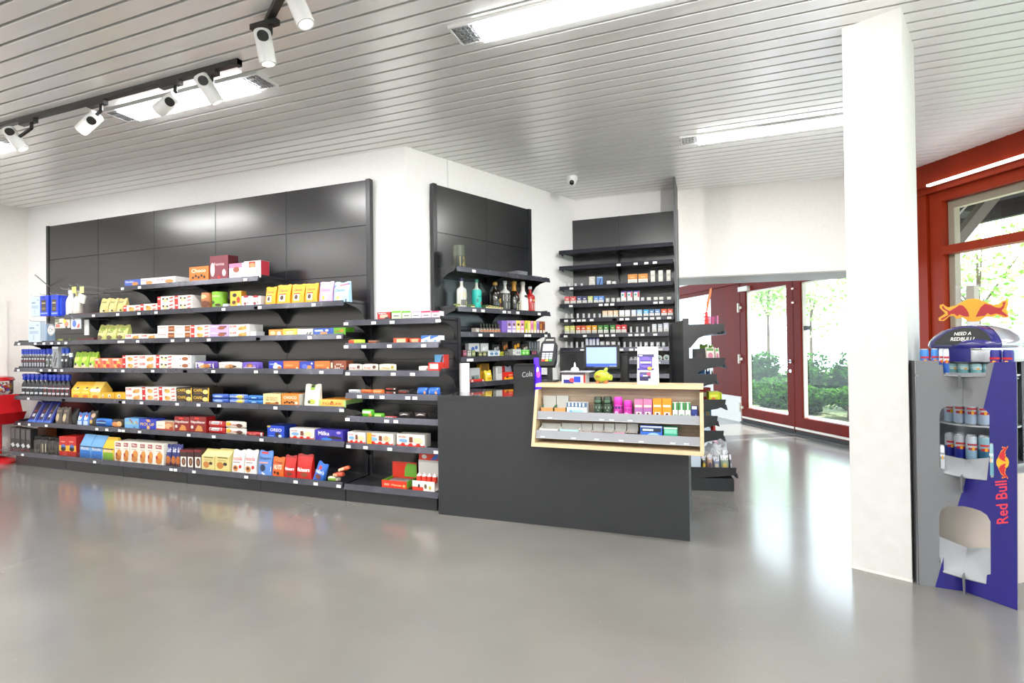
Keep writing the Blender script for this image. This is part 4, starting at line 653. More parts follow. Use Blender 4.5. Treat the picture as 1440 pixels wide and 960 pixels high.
a = main_pt(537, 690, .0); b = main_pt(574, 690, .0); zt = main_pt(555, 676, .0).z; w = b.x - a.x; z0 = ZS['G'] + .038; h = zt - z0; hb = main_pt(555, 650, .12).z - z0; wq = w * .94
m = MB(); m.box(0, 0, 0, wq, .004, h, '#e8431f'); m.box(0, .004, 0, wq, .16, .004, '#d83a1a'); m.box(0, .004, .004, .004, .16, h, '#6fae3a'); m.box(wq - .004, .004, .004, wq, .16, h, '#6fae3a'); m.box(.03, .06, .02, wq - .03, .15, h * .8, '#8f8f90'); m.box(.0, .16, 0, wq, .164, hb, '#dd3f20'); m.add([(wq * .5, .1585, h), (wq * 1.0, .1585, h), (wq * 1.0, .1585, hb * .92), (wq * .62, .1585, hb * .96), (wq * .52, .1585, hb * .7)], [(0, 1, 2, 3, 4)], '#7cb648')
decals(m, [('r', .1, .3, .3, .6, '#f3a08a'), ('t', 'Hanuta', .4, .3, .8, .6, '#f6c8a0'), ('o', .9, .4, .06, .2, '#e0b070')], lambda u, v, L: (u * wq, -.0007 * L, v * h))
reg(m.build('display_carton', loc=(a.x, YF + .0, z0), rz=.0), 'open red and green display carton', 'display_carton', 'display carton', 'bottom low shelf', a.x, None)
a = main_pt(580, 690, -.0); b = main_pt(613, 690, -.0); w = b.x - a.x - .012; h = main_pt(597, 638, .08).z - z0
m = MB(); m.box(0, 0, 0, w, .004, h * .28, '#f1ece6'); m.box(0, .004, 0, w, .12, .004, '#e9e4de'); m.box(0, .1, 0, w, .104, h * .8, '#d9d7d3'); m.box(0, .108, h * .8, w, .112, h, '#e0452c'); m.box(0, .108, 0, w, .112, h * .8, '#c9c7c3')
decals(m, [('r', 0, 0, .5, .4, '#e2503a'), ('o', .3, .5, .05, .2, '#33303a'), ('o', .6, .5, .06, .25, '#7a6a4a'), ('o', .8, .4, .05, .2, '#c8b84a')], lambda u, v, L: (u * w, -.0007 * L, v * h * .28))
for k in range(4): m.lathe([(w * .09, .0), (w * .11, h * .05), (w * .1, h * .18), (.002, h * .27)], 12, '#f2f0ee', c=(w * (.14 + .24 * k), .06, h * .2), cols=['#e0492e', '#e0492e', '#f2f0ee', '#5a9fd8'])
decals(m, [('o', .25, .5, .12, .3, '#f0ece8'), ('p', [(.55, .1), (.75, .9), (.95, .9), (.8, .1)], '#3f7fd0')], lambda u, v, L: (u * w, .1075 - .0007 * L, h * (.8 + .2 * v)))
reg(m.build('display_carton', loc=(a.x, YF + .0, z0)), 'white and red chocolate egg display', 'display_carton', 'display carton', 'bottom low shelf', a.x, None)
# ================================================================ GOODS ON HOOKS (bay next to the shop corner)
HK = mat('#d8dade', .25, .7)
def hang(px0, px1, yt, yb, back, fn, desc, name, cat):
    a = ony(px0, yt, YF + back); b = ony(px1, yt, YF + back); lo = ony(px0, yb, YF + back)
    m = fn(b.x - a.x, a.z - lo.z); o = m.build(name, loc=(a.x, YF + back, lo.z), smooth=38); reg(o, desc, name, cat, 'hooks of the wall shelving', a.x, None)
    m = MB(); xm = (a.x + b.x) / 2; m.tube([(xm, YB - .005 - YB, a.z + .004), (xm, YF + back - .035 - YB, a.z + .01), (xm, YF + back - .045 - YB, a.z + .026)], .0028, HK, 6); m.build('hook', gm)
    return o
def card(c, spec=None, d=.03): return lambda w, h: pk_box(w, h, d, c, spec)
CLOTH = [('r', .1, .66, .5, .74, '#8fa6bb'), ('r', .1, .4, .86, .56, '#b3c5d4'), ('r', .4, .1, .5, .36, '#b3c5d4'), ('r', .7, .8, .9, .86, '#9cb2c4')]
hang(43.5, 56, 418, 445, .0, card('#cddbe6', CLOTH, .04), 'pale blue cloth pack on the upper hook', 'cloth_pack', 'cleaning cloths')
for k, (a, b) in enumerate(((56.5, 68), (71.5, 82))): hang(a, b, 416 - k, 444.5, .0, card('#1d4fd6', [('r', .14, .22, .72, .8, '#4a4238'), ('r', .2, .3, .66, .42, '#8a7a58'), ('r', .2, .6, .66, .66, '#c8b890'), ('r', .3, .88, .6, .94, '#0f2f8c'), ('r', .1, .1, .9, .16, '#a9c2f0')], .07), 'bright blue window wiper pack', 'wiper_pack', 'wipes')
hang(84.6, 87.2, 416, 444, .02, card('#1b47c4', [('r', .1, .1, .5, .9, '#4f7ae8')], .06), 'narrow blue pack behind the white bottle', 'wiper_pack', 'wipes')
BW = [(.75, 0), (.85, .04), (.85, .55), (.7, .68), (.42, .8), (.42, .86), (.5, .86), (.5, .99), (.4, 1)]
hang(87.5, 97, 408, 444.5, .03, lambda w, h: pk_lathe(w, h, BW, ['#f1f0ec'] * 9, [('r', .2, .15, .8, .5, '#f7f6f2')]), 'plain white squeeze bottle', 'bottle', 'bottle')
hang(98.5, 107, 409, 441, .03, lambda w, h: pk_lathe(w, h, BW, ['#eceae0'] * 9, [('o', .3, .5, .1, .05, '#26242a'), ('r', .3, .1, .7, .4, '#f7f4ea'), ('r', .2, .78, .8, .95, '#d8d48a')]), 'white squeeze bottle with dark spot', 'bottle', 'bottle')
hang(101, 106.5, 403.5, 412, .02, card('#e6e08a', None, .004), 'small yellow hang tag over the spotted bottle', 'hang_tag', 'tag')
o = hang(109, 118, 412, 423.5, .04, card('#f2f0e6', [('r', .1, .1, .5, .4, '#fdfdf8')], .012), 'white card swinging from a yellow strip', 'hang_card', 'card'); o.rotation_euler.y = .3
hang(112, 117.5, 403, 412, .04, card('#e6e3a0', None, .004), 'pale yellow strip above the swinging card', 'hang_tag', 'tag')
hang(40, 56.5, 453, 481, -.02, card('#cddae5', CLOTH, .05), 'pale blue cloth pack on the lower hook', 'cloth_pack', 'cleaning cloths')
hang(57.5, 66, 456, 480, .03, card('#9fb4c8', [('r', .1, .1, .3, .9, '#c3d2de'), ('r', .45, .1, .6, .9, '#c3d2de')], .08), 'row of grey blue cloth edges', 'cloth_pack', 'cleaning cloths')
def oval(w, h):
    m = MB(); n = 28; R0 = [(w / 2 + w / 2 * math.cos(2 * PI * k / n), h / 2 + h / 2 * math.sin(2 * PI * k / n)) for k in range(n)]
    m.prism(R0, lambda p, q, t: (p, t, q), '#f6f6f4', 0, .002); P = lambda u, v, L: (u * w, -.0006 * L, v * h)
    R1 = [(.5 + .47 * math.cos(2 * PI * k / n), .5 + .47 * math.sin(2 * PI * k / n)) for k in range(n)]; R2 = [(.5 + .42 * math.cos(2 * PI * k / n), .5 + .42 * math.sin(2 * PI * k / n)) for k in range(n)]
    m.add([P(u, v, 1) for u, v in R1 + R2], [(k, (k + 1) % n, n + (k + 1) % n, n + k) for k in range(n)], '#1a1a1c'); text_on(m, 'CH', lambda u, v: P(.22 + .56 * u, .3 + .42 * v, 1), mat('#1a1a1c')); return m
hang(66.5, 77, 456.5, 471.5, -.03, oval, 'white oval country sticker', 'sticker', 'sticker')
hang(77.5, 89, 448, 461.5, .03, card('#efe9da', [('r', .1, .1, .6, .4, '#d88a80'), ('r', .0, .6, .5, 1, '#9aa08a'), ('r', .3, .46, .9, .56, '#3a3a34')], .01), 'small cream card with red print', 'hang_card', 'card')
hang(89, 98, 449, 461, .0, card('#eee4d8', [('o', .5, .45, .34, .3, '#e09a84'), ('r', 0, .6, .4, 1, '#ecd04a'), ('o', .5, .1, .2, .1, '#2a2420')], .012), 'small card with yellow corner and peach spot', 'hang_card', 'card')
hang(100, 113, 448, 462.5, .0, card('#e6ebf2', [('o', .35, .5, .22, .34, '#5f84d0'), ('p', [(.6, .1), (.9, .1), (.95, .5), (.8, .5)], '#d06a5a'), ('o', .3, .9, .12, .04, '#2a2a30')], .01), 'white card with blue print', 'hang_card', 'card')
hang(118.5, 124, 449.5, 471, .04, card('#f1f1ef', [('r', .1, .4, .6, .6, '#dcdcd8')], .01), 'narrow white hanging card', 'hang_card', 'card')
m = MB()
for a in (.0, .02): e_ = ony(48, 386, 3.9); m.tube([(-7.6 + a * .4, -.01, ony(68, 403, 4.06).z), (e_.x + a, 3.9 - YB, e_.z)], .0035, HK, 6)
m.build('hook', gm)
q('s3', 80, 97, 476, bxk(.12, '#9aa05a', [('r', .5, 0, 1, 1, '#3c4a2c'), ('o', .3, .5, .2, .3, '#c8c87a')]), 'low green tray', 'display_tray', 'tray', back=.06)
q('s3', 98, 132, 475.5, bxk(.2, '#6e2a28', [('r', 0, 0, .3, 1, '#3f5a30')]), 'low dark red and green tray', 'display_tray', 'tray', back=.05)
# ================================================================ SPIRITS
def put_q(key, x0, x1, yt, fn, desc, name, cat, back=.04, rows=1, jig=0.):
    z0 = ZQ[key] + .0375; pl = LO + nL * (DLQ - back); a = onpl(x0, yt, pl, PHI); b = onpl(x1, yt, pl, PHI); w = (b[0] - a[0]) * .98; h = ((a[1] + b[1]) / 2 - z0) / rows
    for r in range(rows):
        p = pl + dL * a[0]; o = fn(w, h * .992).build(name, loc=(p.x, p.y, z0 + r * h), rz=PHI + rng.uniform(-jig, jig), smooth=38); reg(o, desc, name, cat, QN[key], a[0] + r * 1e-4, None)
QN = {'q1': 'top spirits shelf', 'q2': 'second spirits shelf', 'q3': 'third spirits shelf', 'q4': 'fourth spirits shelf', 'q5': 'counter level spirits shelf'}
put_q('q1', 644, 659, 344, ltk([(.96, 0), (1, .02), (1, .55), (1, .56), (1, .98), (.94, 1)], ['#3f463c', '#3f463c', '#4a5146', '#59614f', '#59614f', '#6a705f'], [('r', .3, .1, .95, .52, '#cdbf7e'), ('o', .62, .34, .14, .1, '#6f6a4a'), ('r', .4, .14, .85, .2, '#8f8a5a')]), 'dark green whisky tube', 'whisky_tube', 'whisky')
BO = [(.84, 0), (.88, .02), (.88, .6), (.8, .655), (.36, .72), (.27, .77), (.27, .9), (.35, .9), (.35, 1), (.3, 1)]
CLR = mat('#c9cdc6', .08, coat=.5); CLR2 = mat('#b9c2b8', .08, coat=.5)
put_q('q2', 648, 660.5, 390, ltk(BO, [CLR, CLR, CLR, CLR, CLR, CLR, '#d9c9a0', '#3a2a6a', '#3a2a6a', '#3a2a6a'], [('r', .1, .08, .9, .5, '#9a9a90'), ('r', .15, .36, .85, .54, '#d9cf9a'), ('r', .2, .12, .8, .3, '#6f706a'), ('o', .7, .2, .12, .08, '#c2b87c')]), 'clear gin bottle with violet cap', 'gin_bottle', 'bottle', back=.09)
put_q('q2', 669.5, 681.5, 392, ltk(BO, ['#2fb8ac', '#38c8bc', '#38c8bc', CLR2, CLR2, CLR2, CLR2, '#1f8f7a', '#1f8f7a', '#1f8f7a'], [('o', .3, .3, .1, .06, '#2a8a84'), ('o', .66, .22, .14, .06, '#9a6a5a'), ('r', .3, .42, .7, .46, '#2a9a92')]), 'turquoise labelled gin bottle with green cap', 'gin_bottle', 'bottle', back=.09)
DKG = mat('#17140f', .1, coat=.5)
put_q('q2', 696, 709.5, 396, ltk(BO, [DKG] * 6 + ['#2a2416', '#c2a04a', '#c2a04a', '#c2a04a'], [('o', .68, .36, .18, .09, '#caa63e'), ('r', .55, .08, .95, .26, '#7a3a24'), ('r', .6, .28, .9, .32, '#e6cf7a')]), 'dark spirit bottle with gold cap and badge', 'spirit_bottle', 'bottle', back=.09)
put_q('q2', 710, 722, 394, ltk(BO, ['#4a4e4a', '#5a5f5a', CLR, CLR, CLR, CLR, CLR, '#d8dbde', '#d8dbde', '#d8dbde'], [('r', .1, .34, .92, .54, '#f3f3f0'), ('t', 'SMIRN', .2, .4, .84, .47, '#8a8a8a'), ('r', .12, .06, .9, .3, '#3a3d3a'), ('r', .3, .1, .36, .28, '#aeb2ae'), ('r', .5, .1, .56, .28, '#aeb2ae'), ('r', .7, .1, .76, .28, '#aeb2ae')]), 'clear vodka bottle with white label and silver cap', 'vodka_bottle', 'bottle', back=.09)
CH = [(.9, 0), (.95, .03), (.95, .42), (.8, .54), (.42, .68), (.36, .72), (.34, .88), (.42, .9), (.42, .97), (.3, 1)]
put_q('q2', 723, 735.5, 394, ltk(CH, [DKG, DKG, DKG, DKG, '#c8963c', '#d3a248', '#d3a248', '#d9ac58', '#d9ac58', '#c8963c'], [('r', .4, .06, .95, .26, '#e3dcb0'), ('o', .62, .58, .12, .04, '#b8322c'), ('p', [(.3, .5), (.6, .68), (.7, .6), (.5, .46)], '#b0342e'), ('r', .5, .3, .8, .34, '#cfc8a0')]), 'dark sparkling wine bottle with gold foil', 'wine_bottle', 'bottle', back=.09)
put_q('q2', 735.5, 746.5, 395, ltk(CH, ['#f2f0ea'] * 10, [('o', .5, .52, .2, .05, '#1e1c1e'), ('o', .68, .46, .1, .04, '#1e1c1e'), ('r', .3, .1, .8, .3, '#f8f7f3')]), 'white sparkling wine bottle with black bow', 'wine_bottle', 'bottle', back=.09)
put_q('q2', 746, 756.5, 402, ltk(BO, [mat('#b0141a', .12, coat=.5)] * 5 + ['#c02428', '#d8dadd', '#e6e8ea', '#e6e8ea', '#e6e8ea'], [('r', .35, .1, .9, .38, '#ecd8d0'), ('r', .3, .42, .95, .52, '#3a3a6a'), ('r', .4, .44, .85, .5, '#e0c060')]), 'red aperitif bottle', 'aperitif_bottle', 'bottle', back=.09)
for k, (a, b) in enumerate(((643, 647.5), (662, 668), (683, 687), (687, 691), (691, 695), (695, 699), (699, 703), (703, 707.5))): put_q('q2', a, b, 427 + k * .7, bxk(.05, ('#9aa86a', '#5f7a44', '#4a6a38', '#c8b46a', '#b8c078', '#c0be7c', '#c8c486', '#d0ca90')[k], [('r', .1, .3, .9, .6, '#dfe0b0'), ('o', .5, .7, .3, .14, '#7a3a2a')]), ('olive', 'dark green', 'deep green', 'tan', 'light green', 'yellow green', 'straw coloured', 'pale straw')[k] + ' small cigar tin', 'cigar_tin', 'cigars', back=.02)
for k, (x0, x1) in enumerate(((728, 742), (748, 762))): put_q('q1', x0, x1, 381 + k * 7, bxk(.16, mat('#8d9096', .2, alpha=.5)), 'clear grey divider tray', 'divider_tray', 'tray', back=.06)
SB = [(.9, 0), (.95, .03), (.95, .5), (.5, .66), (.4, .7), (.4, .82), (.5, .82), (.5, 1), (.4, 1)]
for k in range(7): put_q('q3', 676 + k * 4.15, 679.9 + k * 4.15, 455.3, ltk(SB, ['#2a1a10'] * 5 + ['#2c4a24', '#2c4a24', '#e6e2d4', '#e6e2d4'], [('r', .1, .08, .9, .5, '#eee4d2'), ('r', .15, .2, .85, .34, '#d87a34')]), 'miniature liqueur bottle with orange label', 'liqueur_bottle', 'bottle', back=.03)
put_q('q3', 669, 674.5, 461, bxk(.06, '#b9b3ac', [('r', .2, .2, .8, .7, '#dcd6cf')]), 'small grey figurine box', 'gift_box', 'gift box', back=.05)
for a, b, c in ((713, 719.5, '#b49bd6'), (719.8, 725.8, '#c3aee0'), (726, 731.8, '#efe27a'), (732, 737, '#eaa6cf')): put_q('q3', a, b, 450.5, bxk(.07, c, [('r', .1, .05, .9, .3, '#f0eaf2'), ('o', .5, .7, .3, .1, '#7a4a34'), ('r', .2, .45, .8, .55, '#fff8f0')]), {'#b49bd6': 'violet', '#c3aee0': 'lavender', '#efe27a': 'lemon yellow', '#eaa6cf': 'pink'}[c] + ' vape box', 'vape_box', 'vape', back=.03)
put_q('q3', 705.5, 712.3, 450.5, bxk(.06, '#8f74c4', None), 'dark violet vape box standing side on', 'vape_box', 'vape', back=.03)
for k, c in enumerate(('#e6da5a', '#f0e070', '#f0b0d2', '#efe280', '#b9a0dc', '#9a5a34', '#a8663c')): put_q('q3', 738.5 + k * 4.1, 741.8 + k * 4.1, 450.5 + .2 * k, bxk(.06, c, [('r', .1, .05, .9, .3, '#f0ece0'), ('r', .2, .4, .8, .8, ('#7ab03a', '#f8f0b0', '#d86aa8', '#c8d060', '#8a6ac0', '#d0903c', '#6a3a1c')[k])]), ('green and yellow', 'yellow', 'pink', 'straw', 'violet', 'brown', 'chestnut')[k] + ' slim vape box', 'vape_box', 'vape', back=.03)
# fourth: pouches, tins, lighters
for a, b, t, c, e, n in ((651, 656.5, 492, '#5a2a36', '#d88aa0', 'dark box with pink print'), (657, 663, 492.5, '#8a8d84', '#d6d8cc', 'grey patterned lighter box'), (663.5, 668.5, 492, '#6f7c50', '#cfd0a0', 'olive lighter box'), (671, 686, 494, '#2c3024', '#b8b88a', 'dark open lighter tray'), (686.5, 703, 492.5, '#dfe3e4', '#6a92b4', 'white box with two blue heads'), (704.5, 708.5, 494, '#c8cc3a', '#55602a', 'small lime tin'), (709.5, 716, 494, '#3a3c36', '#8a8c80', 'dark grey tin'), (721, 725, 491, '#b4b6b2', '#e6e8e4', 'slim grey box'), (725.3, 732.5, 490.5, '#e4e4e2', '#9aa0a4', 'white box with grey print'), (733.2, 744.8, 491.5, '#5ac43a', '#c8f0b0', 'bright green box'), (747, 755, 493, '#26222a', '#c87a90', 'black box with pink spot')):
    put_q('q4', a, b, t, bxk(.07, c, [('o', .3, .5, .16, .24, e), ('o', .7, .5, .16, .24, e), ('r', .1, .84, .9, .94, e)]), n, 'accessory_box', 'smoking accessories', back=.02)
for a, b, t, c, e, n in ((659, 674, 482.5, '#e2e4e6', '#4f7ac0', 'white box tilted with blue disc'), (676, 687, 482.5, '#d8d9da', '#f2f2f2', 'white square carton'), (692, 703, 484, '#26262a', '#b9babc', 'black and white box'), (706, 714.5, 480, '#3a2a20', '#d08a3a', 'dark box with amber spots'), (720, 732, 479, '#2c2018', '#f0b432', 'dark box with yellow flames'), (734, 743, 484, '#4a4640', '#cfcac0', 'brown grey box')):
    put_q('q4', a, b, t, bxk(.05, c, [('o', .4, .6, .16, .16, e), ('o', .72, .7, .14, .14, e), ('r', .1, .2, .5, .3, e)]), n, 'accessory_box', 'smoking accessories', back=.13)
for k in range(4): put_q('q4', 744 + k * 3.8, 747.5 + k * 3.8, 478.5 + k * .2, bxk(.1, mat('#6a7478', .15, alpha=.6), [('r', .1, .5, .4, .9, '#aab4b6')]), 'clear empty pusher tray', 'pusher_tray', 'tray', back=.12)
# counter level: gift packs
put_q('q5', 661, 683, 541, lambda w, h: pk_flow(w, .035, .03, '#c8201c', [('r', .1, .3, .2, .8, '#f0d8d0'), ('r', .8, .3, .9, .8, '#f0d8d0')]), 'red flat pack on the shelf edge', 'snack_pack', 'snacks', back=.02)
put_q('q5', 661, 675, 517, bxk(.03, '#bfc2c4', [('r', .1, .1, .9, .5, '#8f9496'), ('r', .2, .2, .4, .4, '#2a2c30'), ('o', .7, .25, .14, .12, '#4a9a84')]), 'grey blister card', 'blister_card', 'card', back=.06)
put_q('q5', 675, 688, 511, bxk(.05, '#c89a1c', [('r', .1, .6, .9, .95, '#8a6a1c'), ('r', .4, .1, .9, .5, '#e8c83a')]), 'yellow display card', 'display_card', 'card', back=.1)
put_q('q5', 684, 693.5, 521, bgk('#e8d23a', [('o', .4, .7, .14, .08, '#f6f4e8'), ('o', .62, .7, .14, .08, '#f6f4e8'), ('r', .2, .2, .8, .4, '#d8a81e')], .06), 'yellow toy bag', 'toy_bag', 'toy', back=.03)
put_q('q5', 686, 697.5, 535, bxk(.06, '#d9dad8', [('r', .1, .3, .9, .5, '#b8babc')]), 'white small carton', 'carton', 'carton', back=.02)
put_q('q5', 697, 706, 515, bxk(.04, '#b9bdbc', [('r', .3, .0, 1, .5, '#d6d8d6'), ('r', .1, .1, .25, .9, '#e2e4e2')]), 'tall light grey pack', 'accessory_pack', 'pack', back=.05)
put_q('q5', 701, 713, 515, bgk('#b0202a', [('o', .4, .5, .2, .1, '#e8b0a8'), ('o', .6, .75, .2, .1, '#d04a4a')], .06), 'red sweets bag behind the red and yellow box', 'sweets_bag', 'sweets', back=.12)
put_q('q5', 709, 721.5, 523, bxk(.07, '#e0301c', [('r', 0, 0, 1, .42, '#f2b41e'), ('o', .35, .4, .14, .12, '#1e1a18'), ('r', .5, .6, .9, .7, '#f4c0a0')]), 'red and yellow toy box', 'toy_box', 'toy', back=.02)
put_q('q5', 712, 722, 515, bgk(mat('#9a9cae', .2), [('o', .5, .4, .3, .14, '#6a6c84')], .06), 'silver grey foil bag', 'foil_bag', 'sweets', back=.14)
# ================================================================ TOBACCO
def put_t(key, x0, x1, yt, fn, desc, name, cat, rows=1, back=.02, group='cigarette packs on the tobacco shelves'):
    z0 = ZT[key] + .0375; Y = TY - DT + back; a = ony(x0, yt, Y); b = ony(x1, yt, Y); w = (b.x - a.x) * .96; h = ((a.z + b.z) / 2 - z0) / rows
    for r in range(rows):
        o = fn(w, h * .99).build(name, loc=(a.x, Y, z0 + r * h)); reg(o, desc, name, cat, TN[key], a.x + r * 1e-4, group)
TN = {'t1': 'top tobacco shelf', 't2': 'second tobacco shelf', 't3': 'third tobacco shelf', 't4': 'fourth tobacco shelf', 't5': 'fifth tobacco shelf', 't6': 'sixth tobacco shelf', 't7': 'seventh tobacco shelf', 't8': 'eighth tobacco shelf', 't9': 'lowest tobacco shelf'}
def cig(c, c2='#e9e8e4', e=None): return bxk(.05, c, [('r', 0, 0, 1, .48, c2), ('r', .12, .12, .88, .2, '#b9b6b0'), ('r', .12, .28, .88, .36, '#c9c6c0'), ('r', .25, .62, .75, .74, e or '#f6f4f0')])
def X8(x): return 785 + x / 8.47
def Y1(y): return 340 + y / 8.47
def Y2(y): return 420 + y / 8.47
TC = [('t3', 368, 436, Y1(412), '#d9d6cf', 'cream tobacco pouch box'), ('t3', 460, 528, Y1(415), '#6f9ad0', 'blue tobacco box with dark stripe'), ('t3', 578, 624, Y1(462), '#e9eaec', 'short white pack'), ('t3', 642, 684, Y1(468), '#d6d9dc', 'short grey white pack'),
      ('t3', 830, 942, Y1(384), '#d99a45', 'wide amber tobacco box'), ('t3', 954, 1068, Y1(378), '#d99a45', 'wide amber tobacco box')]
for k, a, b, t, c, n in TC: put_t(k, X8(a), X8(b), t, cig(c, '#e9e8e4', '#e8c48a' if 'amber' in n else None) if 'blue' not in n else bxk(.05, c, [('p', [(.3, .2), (.5, .1), (.8, .75), (.6, .8)], '#1e2f5a'), ('r', 0, .9, 1, 1, '#bcd4ee')]), n, 'tobacco_box', 'tobacco')
for a, b in ((1100, 1150), (1194, 1244), (1290, 1338)): put_t('t3', X8(a), X8(b), Y1(342 - (a - 1100) * .04), cig('#e3e3d6', '#dcdcd2'), 'pale cream cigarette pack', 'cigarette_pack', 'cigarettes', rows=2)
for a, b, c, n in ((76, 135, '#e0736e', 'salmon red'), (147, 210, '#e0736e', 'salmon red'), (222, 278, '#5f6f9e', 'slate blue'), (288, 342, '#5a5a86', 'dusky blue'), (354, 408, '#d6de9a', 'pale lime'), (424, 478, '#6f9fe0', 'sky blue'), (482, 542, '#6f9fe0', 'sky blue')): put_t('t4', X8(a), X8(b), Y1(650 - (a - 76) * .015), cig(c), n + ' cigarette pack', 'cigarette_pack', 'cigarettes')
for a, b in ((748, 808), (822, 882), (898, 966)):
    put_t('t4', X8(a), X8(b), Y1(588 - (a - 748) * .04), bxk(.05, '#e4e2e4', [('r', 0, 0, 1, .42, '#e9e9e6'), ('r', 0, .9, 1, 1, '#5a4aa8'), ('r', .72, .45, 1, .9, '#e0485a'), ('o', .35, .68, .22, .1, '#4ab0a0'), ('r', .12, .1, .88, .18, '#b9b6b0')]), 'tall multicoloured cigarette pack', 'cigarette_pack', 'cigarettes')
for a, b in ((566, 606), (632, 674), (696, 738), (984, 1022), (1056, 1102), (1138, 1184), (1202, 1250), (1296, 1346)): put_t('t4', X8(a), X8(b), Y1(668 - (a - 566) * .022), cig('#dcdcd2' if a > 1000 else '#c9cbc8', '#d2d4d0'), 'pale cream cigarette pack' if a > 1000 else 'plain grey cigarette pack', 'cigarette_pack', 'cigarettes')
for a, b, c, n in ((528, 586, '#e8cfae', 'beige'), (592, 650, '#e8cfae', 'beige'), (658, 712, '#e8cfae', 'beige'), (728, 786, '#f0f0f0', 'white'), (796, 854, '#f3f3f5', 'white'), (872, 926, '#d9e2f4', 'ice blue'), (938, 998, '#a9d0ea', 'light blue'), (1016, 1076, '#55b8e0', 'cyan blue'), (1086, 1142, '#5a8ab4', 'steel blue'), (1152, 1212, '#7a9ec8', 'grey blue'), (1228, 1294, '#ea6a3a', 'orange'), (1304, 1366, '#ea6a3a', 'orange')): put_t('t5', X8(a), X8(b), Y2(142 - (a - 528) * .03), cig(c), n + ' cigarette pack', 'cigarette_pack', 'cigarettes')
for a, b, c, n in ((78, 134, '#e0e08a', 'pale yellow'), (142, 196, '#e0e08a', 'pale yellow'), (212, 266, '#e2743c', 'orange'), (274, 328, '#e2743c', 'orange'), (334, 390, '#f0b428', 'golden yellow'), (402, 460, '#f0b428', 'golden yellow'), (474, 530, '#4f9a44', 'green'), (542, 598, '#3f9a3a', 'green'), (620, 678, '#4f9a44', 'green'), (688, 746, '#d83c40', 'red'), (752, 812, '#d83c40', 'red'), (1118, 1170, '#d6dade', 'silver grey'), (1188, 1240, '#c4c8ce', 'silver grey'), (1254, 1314, '#dadfea', 'pale blue grey'), (1330, 1388, '#dadfea', 'pale blue grey')): put_t('t6', X8(a), X8(b), Y2(322 - (a - 78) * .022 - (10 if a > 1240 else 0)), cig(c, '#e6e6e2', '#f0d8c0' if c in ('#4f9a44',) else None), n + ' cigarette pack', 'cigarette_pack', 'cigarettes')
for a, b, c in ((322, 356, '#a9cfe0'), (366, 400, '#8a90dc'), (404, 438, '#8a90d8'), (450, 486, '#a79ae0')): put_t('t7', X8(a), X8(b), Y2(472), ltk([(.95, 0), (1, .04), (1, .9), (.8, 1)], [c, '#dfe2ee', c, c], [('r', .1, .1, .9, .4, '#eceef6')]), {'#a9cfe0': 'ice blue', '#8a90dc': 'blue violet', '#8a90d8': 'periwinkle', '#a79ae0': 'lilac'}[c] + ' refill tube', 'refill_tube', 'vape', group=None)
for a, b in ((500, 546), (568, 612), (634, 680)): put_t('t7', X8(a), X8(b), Y2(508), cig('#d2d4d6', '#e2e2e0'), 'short grey white pack', 'cigarette_pack', 'cigarettes')
for a, b in ((1026, 1066), (1098, 1136), (1168, 1208), (1236, 1272), (1314, 1358)): put_t('t7', X8(a), X8(b), Y2(514), bxk(.04, '#c6c9ce', [('o', .5, .5, .36, .34, '#f4f4f4'), ('o', .6, .36, .14, .16, '#6a6c72')]), 'small box with white round print', 'snus_box', 'tobacco', group=None)
TIN = lambda w, h: pk_disc(w, h)
def pk_disc(w, h):
    m = MB(); r = w / 2; n = 28
    m.rod((r, .0, r), (r, .025, r), r, mat('#d9e2de', .3), n); m.rod((r, -.002, r), (r, .0, r), r * .82, mat('#eef2f0', .3), n)
    P = lambda u, v, L: (u * w, -.0028 - .0006 * L, v * w); decals(m, [('o', .5, .5, .3, .3, '#9cc4b8'), ('o', .54, .44, .16, .2, '#2f4a46'), ('o', .58, .56, .08, .1, '#e8f0ec')], P); return m
for a, b in ((1168, 1240), (1250, 1330)): put_t('t8', X8(a), X8(b), Y2(672), pk_disc, 'round pale green snus tin', 'snus_tin', 'tobacco', group=None)
for a, b, c, n in ((850, 892, '#2a2c34', 'black'), (898, 944, '#7a7d86', 'grey'), (1356, 1396, '#cfd2d4', 'pale grey')): put_t('t8', X8(a), X8(b), Y2(684), cig(c, '#c8cacc'), n + ' tobacco pack', 'tobacco_pack', 'tobacco', group=None)
put_t('t9', 932.5, 951, 525.5, bxk(.1, '#cfcbb8', [('r', 0, 0, 1, .5, '#4f9a34'), ('o', .5, .75, .1, .14, '#6a5a3a'), ('r', .1, .2, .9, .28, '#a9d48a')]), 'low cream and green box', 'tobacco_box', 'tobacco')
# empty lanes keep their pale spring pushers (parts of the shelving)
PUSH = mat('#c9cbcd', .35)
def pusher(key, cx, yt):
    z0 = ZT[key] + .0375; Y = TY - DT + .05; a = ony(cx - 2.3, yt, Y); b = ony(cx + 2.3, yt, Y); h = a.z - z0; w = b.x - a.x; x = (a.x + b.x) / 2; m = MB()
    m.prism([(-w / 2, 0), (w / 2, 0), (w * .3, h * .25), (w * .3, h), (-w * .3, h), (-w * .3, h * .25)], lambda p, q, t: (x + p, t, z0 + q), PUSH, Y - TY, Y - TY + .004); m.box(x - w / 2, Y - TY - .045, z0, x + w / 2, Y - TY + .1, z0 + .003, PUSH)
    m.build('pusher', gt)
for x in (96, 160, 232, 302, 366, 430, 494): pusher('t5', X8(x), Y2(176))
for x in (866, 940, 1006, 1076): pusher('t6', X8(x), Y2(332))
for x in (96, 160, 222, 288, 722, 790, 860, 930, 982, 1380): pusher('t7', X8(x), Y2(514))
for x in (78, 128, 206, 280): pusher('t3', X8(x), Y1(494))
